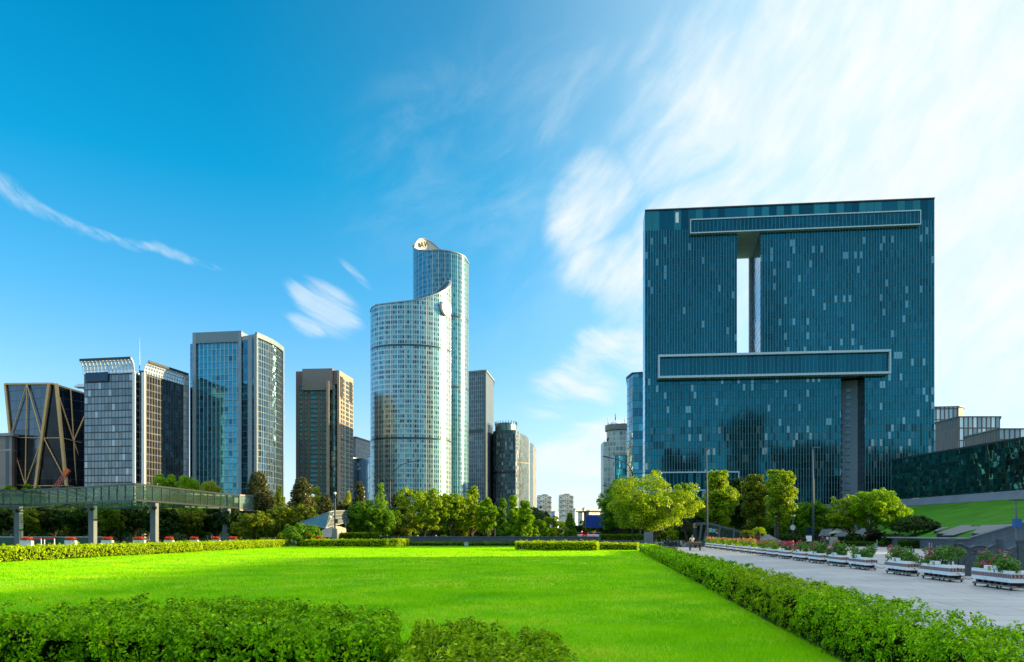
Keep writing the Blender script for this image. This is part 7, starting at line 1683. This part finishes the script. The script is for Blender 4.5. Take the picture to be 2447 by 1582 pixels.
# ------------------------------------------------------------------ people
def skinned(name, joints, edges, mat, parent, sub=1):
    """joints: list of ((x,y,z), radius)"""
    me = bpy.data.meshes.new(name); me.from_pydata([j[0] for j in joints], edges, []); me.materials.append(mat)
    o = bpy.data.objects.new(name, me); C.objects.link(o); o.parent = parent
    sk = o.modifiers.new('skin', 'SKIN'); sk.use_smooth_shade = True
    for i, j in enumerate(joints):
        v = me.skin_vertices[0].data[i]; rx = j[1]; v.radius = (rx, j[2] if len(j) > 2 else rx); v.use_root = (i == 0)
    s = o.modifiers.new('sub', 'SUBSURF'); s.levels = sub; s.render_levels = sub
    return o
def person(label, loc, rz, shirt, trousers, hair=(.01, .008, .006), pose='walk', group='people on the plaza', arms=None, skinc=None, ph=1):
    r = empty('person', label, 'person', loc, rz, group); rnd = plain
    # facing +y locally
    if pose == 'walk':
        hip = .92; kn = [(-.10, .12 * ph, .50), (.10, -.06 * ph, .50)]; an = [(-.10, .18 * ph, .08), (.10, -.30 * ph, .14)]
        sh = 1.42; el = [(-.27, -.10 * ph, 1.14), (.27, .08 * ph, 1.14)]; wr = [(-.25, .04, .90), (.25, .20 * ph, .93)]
    else:
        hip = .0; kn = [(-.16, .42, .02), (.16, .42, .02)]; an = [(-.16, .44, -.40), (.16, .44, -.40)]
        sh = .50; el = [(-.30, .12, .28), (.30, .12, .28)]; wr = [(-.20, .38, .22), (.20, .38, .22)]
    z = hip
    body = [((0, 0, z), .13), ((0, -.01, z + .22), .12), ((0, 0, sh - .02), .11), ((0, .0, sh + .10), .05), ((0, .02, sh + .18), .055)]
    J = list(body); E = [(0, 1), (1, 2), (2, 3), (3, 4)]
    def add(p, rad, frm): J.append((p, rad)); E.append((frm, len(J) - 1)); return len(J) - 1
    for s in range(2):
        sx = -1 if s == 0 else 1; h_ = add((sx * .10, 0, z - .05), .095, 0); k_ = add(kn[s], .065, h_); a_ = add(an[s], .042, k_); add((an[s][0], an[s][1] + .14, an[s][2] - .05), .035, a_)
        q = add((sx * .19, 0, sh - .03), .06, 2); e_ = add(el[s], .043, q); w_ = add(wr[s], .030, e_); pm = add((wr[s][0], wr[s][1] + .03, wr[s][2] - .07), .028, w_)
        for fx, fl in ((-.025, .06), (-.009, .075), (.007, .08), (.022, .065)): add((wr[s][0] + fx, wr[s][1] + .05, wr[s][2] - .07 - fl), .008, pm)
        add((wr[s][0] - sx * .035, wr[s][1] + .05, wr[s][2] - .10), .009, w_)
    skinned('body', J, E, M['skin'], r)
    hz = sh + .27; g = MB(); g.lathe([(.085 * math.sin(a) * (1.0 if a < 1.7 else .88), -.125 * math.cos(a)) for a in [i * math.pi / 10 for i in range(11)]], c=(0, .02, hz), n=14, sy=1.15); hd = g.build('head', M['skin'], r, True)
    f = MB(); f.beam((0, .115, hz + .02), (0, .135, hz - .025), .02, .02); f.build('nose', M['skin'], hd)
    for sx in (-1, 1):
        f = MB(); f.box((sx * .033, .105, hz + .025), (.026, .014, .012)); f.build('eye', M['black'], hd)
        f = MB(); f.box((sx * .088, .02, hz + .005), (.016, .035, .055)); f.build('ear', M['skin'], hd)
    f = MB(); f.box((0, .108, hz - .055), (.045, .012, .010)); f.build('mouth', M['lip'], hd)
    g = MB(); g.lathe([(.094 * math.sin(a), .135 * math.cos(a)) for a in [i * math.pi / 12 for i in range(8)]], c=(0, .005, hz + .005), n=14, sy=1.1); g.build('hair', plain('hair', hair, .6), r, True)
    # clothes
    sm = plain('shirt', shirt, .8); tm = plain('trousers', trousers, .8)
    J = [((0, 0, z + .02), .155), ((0, -.01, z + .24), .15), ((0, 0, sh - .03), .13), ((0, 0, sh + .06), .062)]; E = [(0, 1), (1, 2), (2, 3)]
    for s in range(2):
        sx = -1 if s == 0 else 1; q = len(J); J.append(((sx * .19, 0, sh - .035), .078)); E.append((2, q)); mid = Vector((sx * .19, 0, sh - .03)).lerp(Vector(el[s]), .8); J.append((tuple(mid), .062)); E.append((q, q + 1))
    skinned('shirt', J, E, sm, r)
    J = [((0, 0, z + .03), .14)]; E = []
    for s in range(2):
        sx = -1 if s == 0 else 1; q = len(J); J.append(((sx * .10, 0, z - .05), .112)); E.append((0, q)); J.append((kn[s], .082)); E.append((q, q + 1)); m_ = Vector(kn[s]).lerp(Vector(an[s]), .8); J.append((tuple(m_), .062)); E.append((q + 1, q + 2))
    skinned('trousers', J, E, tm, r)
    for s in range(2): f = MB(); f.box((an[s][0], an[s][1] + .06, an[s][2] - .04), (.09, .25, .08)); f.build('shoe', M['black'], r, bevel=.02)
    return r
M['lip'] = plain('lip', (.35, .12, .10), .6)
Yp = 128
person('person in a pale lilac t-shirt and dark shorts walking beside the grey cabinet', (PX(1977, Yp), Yp, 0), R(10), (.52, .46, .66), (.02, .025, .05), ph=1)
person('person in dark clothes walking left of the one in lilac', (PX(1966.5, Yp), Yp + .2, 0), R(-8), (.03, .045, .06), (.015, .018, .025), ph=-1)
person('person in white shirt sitting on the flatbed tricycle, seen from behind', (PX(1653.8, 93.6), 93.6, 1.02), R(0), (.62, .56, .50), (.05, .05, .06), pose='sit')
person('person in a pale lilac shirt sitting by the small stall table', (PX(1567, 122), 122, .55), R(100), (.42, .42, .58), (.02, .03, .06), pose='sit')
for i, (px, Y, col, lab) in enumerate(((1604, 150, (.6, .6, .58), 'distant person in white behind the parked scooters'), (1608, 160, (.55, .16, .08), 'distant person in orange-red behind the parked scooters'), (1596, 142, (.03, .03, .04), 'distant person in black bending among the scooters'), (1316, 215, (.5, .5, .52), 'distant person in pale shirt by the avenue, left of the cars'), (1342, 218, (.35, .33, .32), 'distant person in grey by the avenue, close to the cars'))):
    person(lab, (PX(px, Y), Y, 0 if Y < 170 else .8), R(160 + 20 * i), col, (.03, .03, .05), ph=(-1) ** i)

# ------------------------------------------------------------------ tricycle cart, stall table, scooters
def wheel(mb, c, r, w_, axis='x'):
    d = Vector((w_ / 2, 0, 0)) if axis == 'x' else Vector((0, w_ / 2, 0)); c = Vector(c); n = 18
    for rr in (r, ):
        pts = []; u = Vector((0, 1, 0)) if axis == 'x' else Vector((1, 0, 0))
        ring = [c + u * (rr * math.cos(2 * math.pi * k / n)) + Vector((0, 0, rr * math.sin(2 * math.pi * k / n))) for k in range(n)]
        for k in range(n): mb.beam(ring[k], ring[(k + 1) % n], w_, w_ * 1.1, tuple((ring[k] + ring[(k + 1) % n]) / 2 - c))
def cart():
    Y = 92.5; x0 = PX(1662.5, Y); r = empty('tricycle_cart', 'old flatbed cargo tricycle loaded with flat pink and green goods on the plaza', 'tricycle', (x0, Y, 0))
    wd = 30 / F * Y; zt = .92
    mb = MB(); mb.box((0, 1.0, zt), (wd, 2.2, .10)); mb.box((0, -.1, zt - .12), (wd, .08, .18)); 
    for s in (-1, 1): mb.box((s * wd / 2, 1.0, zt + .04), (.05, 2.2, .12))
    mb.build('flatbed', M['bark_warm'], r)
    for s in (-1, 1):
        w_ = MB(); wheel(w_, (s * wd * .40, .35, .36), .34, .06); w = w_.build('wheel', M['rubber'], r)
        sp = MB()
        for k in range(9): a = k * math.pi / 9; v = Vector((0, math.cos(a), math.sin(a))) * .33; sp.beam(Vector((s * wd * .40, .35, .36)) - v, Vector((s * wd * .40, .35, .36)) + v, .012, .012)
        sp.build('spokes', M['grey_metal'], w)
    w_ = MB(); wheel(w_, (0, 2.9, .34), .33, .05); w_.build('wheel', M['rubber'], r)
    mb = MB(); mb.tube([(-wd * .4, .35, .36), (wd * .4, .35, .36)], .03, 6); mb.beam((-wd * .3, .3, zt - .08), (-wd * .3, .35, .4), .05, .05); mb.beam((wd * .3, .3, zt - .08), (wd * .3, .35, .4), .05, .05); mb.tube([(0, .3, .5), (0, 2.2, .45), (0, 2.6, .95), (0, 2.9, .36)], .03, 6); mb.tube([(-.32, 2.35, 1.05), (0, 2.55, 1.0), (.32, 2.35, 1.05)], .02, 6); mb.box((.1, .6, .42), (.3, .3, .18)); mb.build('frame', M['black'], r)
    mb = MB(); mb.tube([(wd * .46, .1, .75), (wd * .5, -.1, .3), (wd * .62, -.2, .04), (wd * .75, -.2, .1)], .02, 5); mb.build('brake_lever', M['black'], r)
    rg = random.Random(4)
    for k, (c, nm) in enumerate((((.45, .10, .14), 'goods'), ((.20, .30, .08), 'goods'), ((.5, .2, .2), 'goods'), ((.3, .34, .12), 'goods'), ((.42, .44, .40), 'goods'))):
        mb = MB(); mb.box((-wd * .4 + k * wd * .2, .5 + .2 * rg.random(), zt + .08), (wd * .19, .9, .06 + .04 * rg.random())); mb.build(nm, plain('goods', c, .7), r)
cart()
def stall():
    Y = 116; r = empty('stall_table', 'small grey stall table with dark boxes and yellow goods beside the stone pillar', 'table', (PX(1574, Y), Y, 0)); wd = 22 / F * Y
    mb = MB(); mb.box((0, 0, .74), (wd, .7, .06)); mb.build('tabletop', M['concrete'], r)
    for sx in (-1, 1):
        for sy in (-.3, .3): mb = MB(); mb.box((sx * wd * .47, sy, .36), (.06, .06, .72)); mb.build('leg', M['grey_metal'], r)
    for i, sx in enumerate((-.27, .27)):
        o = MB(); o.box((0, 0, .17), (wd * .36, .4, .34)); o.box((0, -.21, .2), (wd * .2, .03, .12)); ob = o.build('crate', M['black']); ob.location = (PX(1574, Y) + sx * wd, Y, 0); tag(ob, '%s dark crate standing under the small stall table' % ('left' if i == 0 else 'right'), 'crate', 'crates under the stall table')
    o = MB(); o.box((0, 0, 0), (.42, .3, .36)); ob = o.build('sack', plain('yellow_sack', (.45, .36, .03), .7), bevel=.05); ob.location = (PX(1568, Y), Y, .53); tag(ob, 'yellow sack on top of the left dark crate', 'sack')
    Y = 97; mb = MB(); mb.box((0, 0, .22), (.36, .5, .44)); mb.box((.75, 0, .22), (.3, .5, .44)); mb.box((.5, 0, .47), (1.9, .55, .07)); ob = mb.build('bench', M['stone']); ob.location = (PX(1643, 118), 118, 0); tag(ob, 'low stone bench behind the tricycle cart', 'bench')
    mb = MB(); Y = 103; mb.lathe([(.5, 0), (.52, .1), (.4, .22), (.1, .28), (.01, .28)], n=12, sx=1.5, sy=.6); ob = mb.build('sandbag', M['rubber'], smooth=True); ob.location = (PX(1607, Y), Y, 0); tag(ob, 'dark sandbag lying on the plaza at the far end of the long hedge', 'sandbag')
stall()
def scooter_proto():
    r = empty('scooter', 'x', 'scooter', (0, 0, 0), 0, 'parked scooters')
    for y in (.62, -.62): w_ = MB(); wheel(w_, (0, y, .24), .21, .09); w_.build('wheel', M['rubber'], r)
    mb = MB(); mb.extrude([(-.8, .38), (-.55, .55), (-.1, .62), (0, .3), (.35, .28), (.45, .85), (.55, .9), (.62, .4), (.3, .18), (-.3, .2), (-.6, .3)], .32, Matrix.Rotation(R(90), 4, 'Z')); mb.build('body', M['scoot'], r, bevel=.04)
    mb = MB(); mb.box((0, -.38, .74), (.28, .68, .12)); mb.build('seat', M['black'], r, bevel=.04)
    mb = MB(); mb.tube([(0, .5, .85), (0, .42, 1.05)], .03, 6); mb.tube([(-.33, .34, 1.06), (0, .44, 1.04), (.33, .34, 1.06)], .02, 6); mb.build('handlebar', M['grey_metal'], r)
    mb = MB(); mb.box((0, .6, .86), (.2, .08, .14)); mb.build('headlight', M['white_paint'], r, bevel=.02)
    mb = MB(); mb.box((0, -.82, .62), (.18, .05, .08)); mb.build('tail_light', M['red'], r)
    return r
m, t, b = newmat('scooter_paint'); oi = t.new('ShaderNodeObjectInfo'); t.put(b.inputs['Base Color'], t.ramp(oi.outputs['Random'], [(0, (.02, .03, .05)), (.4, (.05, .09, .16)), (.65, (.3, .32, .34)), (.8, (.3, .03, .03)), (.9, (.03, .03, .03))], 'CONSTANT')); b.inputs['Roughness'].default_value = .3; M['scoot'] = m
sp = scooter_proto()
for i, (px, Y, a) in enumerate(((1589, 128, 70), (1596, 126, 100), (1602, 124, 80), (1609, 125, 110), (1615, 123, 75), (1621, 121, 95), (1628, 120, 60), (1634, 119, 115))):
    lab = ('first scooter of the parked cluster, closest to the big tree trunk', 'second scooter of the parked cluster from the left', 'third scooter of the parked cluster from the left', 'fourth parked scooter from the left, mid cluster', 'fifth parked scooter from the left, mid cluster', 'third scooter from the right end of the parked cluster', 'second scooter from the right end of the parked cluster', 'last scooter at the right end of the parked cluster')[i]
    if i == 0: sp.location = (PX(px, Y), Y, 0); sp.rotation_euler = (0, 0, R(a)); sp['label'] = lab
    else: dup(sp, (PX(px, Y), Y, 0), R(a), lab)

# ------------------------------------------------------------------ cars on the avenue
def car_proto(col, name='car', bus=False):
    r = empty(name, 'x', 'car' if not bus else 'bus', (0, 0, 0), 0, 'cars waiting on the avenue'); L, W_, H = (4.5, 1.8, 1.48) if not bus else (9, 2.4, 3.0)
    low = [(-L / 2, .32), (-L / 2 + .05, .78), (-L / 2 + .95, .92), (L / 2 - .5, .95), (L / 2 - .02, .80), (L / 2, .34)] if not bus else [(-L / 2, .4), (-L / 2, 2.9), (L / 2, 2.9), (L / 2, .4)]
    mx_ = Matrix.Rotation(R(90), 4, 'Z')
    mb = MB(); mb.extrude(low, W_, mx_); mb.build('body', col, r, bevel=.08)
    if not bus:
        mb = MB(); top = [(-L / 2 + .95, .9), (-L / 2 + 1.6, 1.40), (-L / 2 + 2.1, H), (L / 2 - 1.1, H - .03), (L / 2 - .35, .93)]; mb.extrude(top, W_ * .84, mx_); mb.build('cabin', M['car_glass'], r, bevel=.06)
        mb = MB(); mb.box((0, -.25, H + .005), (W_ * .76, 1.7, .05)); mb.build('roof', col, r, bevel=.02)
    else:
        mb = MB(); mb.box((0, L / 2 + .01, 2.0), (2.1, .06, 1.2)); mb.build('window', M['car_glass'], r)
    y_ = {1: -L / 2, -1: L / 2}
    for sy in (1, -1):
        for sx in (-1, 1):
            w_ = MB(); w_.tube([(sx * W_ / 2 * .86, sy * L * .31, .33), (sx * W_ / 2, sy * L * .31, .33)], .33, 16); w_.build('wheel', M['rubber'], r)
    for sx in (-1, 1):
        mb = MB(); mb.box((sx * W_ * .38, -L / 2 - .01, .74), (.36, .06, .16)); mb.build('tail_light', M['tail'], r)
        mb = MB(); mb.box((sx * W_ * .38, L / 2 + .01, .68), (.38, .06, .16)); mb.build('headlight', M['white_paint'], r)
    mb = MB(); mb.box((0, -L / 2 - .02, .62), (.5, .03, .14)); mb.build('number_plate', M['white_paint'], r)
    return r
M['car_glass'] = plain('car_glass', (.03, .045, .055), .06, .3, .05); M['tail'] = plain('tail_lamp', (.6, .02, .02), .3, emit=(1, .03, .02, .5))
cw_ = car_proto(plain('car_white', (.6, .62, .63), .25, .1, .03)); cr_ = car_proto(plain('car_red', (.5, .03, .03), .25, .1, .03)); cd_ = car_proto(plain('car_grey', (.10, .11, .13), .25, .2, .03)); bs_ = car_proto(plain('bus_red', (.45, .05, .04), .35, 0, .05), 'bus', True)
protos = {'w': cw_, 'r': cr_, 'd': cd_, 'b': bs_}; used = set()
cars = [('w', 1367, 236, 'white car at the far left of the nearest row on the avenue'), ('w', 1383, 224, 'white car second from the left in the nearest row'), ('d', 1376, 250, 'grey car between the first two white ones, a little behind'), ('r', 1398, 226, 'red car in the nearest row on the avenue'),
        ('w', 1403, 255, 'white car just under left edge of the billboard, behind the red car'), ('w', 1412, 222, 'white car in the middle of the nearest row under the billboard'), ('w', 1428, 221, 'white car in the nearest row under the right half of the billboard'), ('d', 1437, 248, 'grey car at the right end of the cars'),
        ('w', 1380, 262, 'white car in the second row on the left'), ('w', 1410, 275, 'white car in the second row under the billboard'), ('r', 1424, 268, 'red car in the second row, below the billboard'), ('d', 1398, 290, 'grey car in the third row'), ('b', 1371, 420, 'red bus far down the avenue on the left'), ('w', 1440, 285, 'white car far down the avenue at the right')]
cars.sort(key=lambda q: 0)
for k, px, Y, lab in cars:
    loc = (PX(px, Y), Y, 1.0)
    if k in used: dup(protos[k], loc, R(-7), lab)
    else: used.add(k); q = protos[k]; q.location = loc; q.rotation_euler = (0, 0, R(-7)); q['label'] = lab
# inlaid floodlights on the wall top, glinting
for i, px in enumerate((998, 1042)):
    Y = 146; mb = MB(); mb.box((0, 0, .12), (.3, .25, .2)); mb.tube([(0, -.14, .12), (0, -.2, .12)], .1, 10); ob = mb.build('spotlight', M['white_metal']); ob.location = (PX(px, Y), Y, 1.55); tag(ob, '%s small spotlight standing on the long dark wall' % ('left' if i == 0 else 'right'), 'spotlight', 'spotlights on the wall')
Y = 118; n = 20; mb = MB(); rr = .36; f_ = [(rr * math.cos(2 * math.pi * i / n), 0, rr * math.sin(2 * math.pi * i / n)) for i in range(n)]; b_ = [(q[0], .06, q[2]) for q in f_]; mb.face(f_); mb.face(b_[::-1])
for i in range(n): mb.face([b_[i], b_[(i + 1) % n], f_[(i + 1) % n], f_[i]])
ob = mb.build('round_plate', M['silver']); ob.location = (PX(1114, Y), Y, PZ(1300, Y)); tag(ob, 'round grey plate standing in the low hedge before the dark wall', 'sign')
mb = MB(); mb.beam((0, 0, 0), (0, 0, PZ(1300, Y)), .05, .05, (0, 1, 0)); mb.build('stem', M['grey_metal'], ob).location = (0, .05, -PZ(1300, Y))
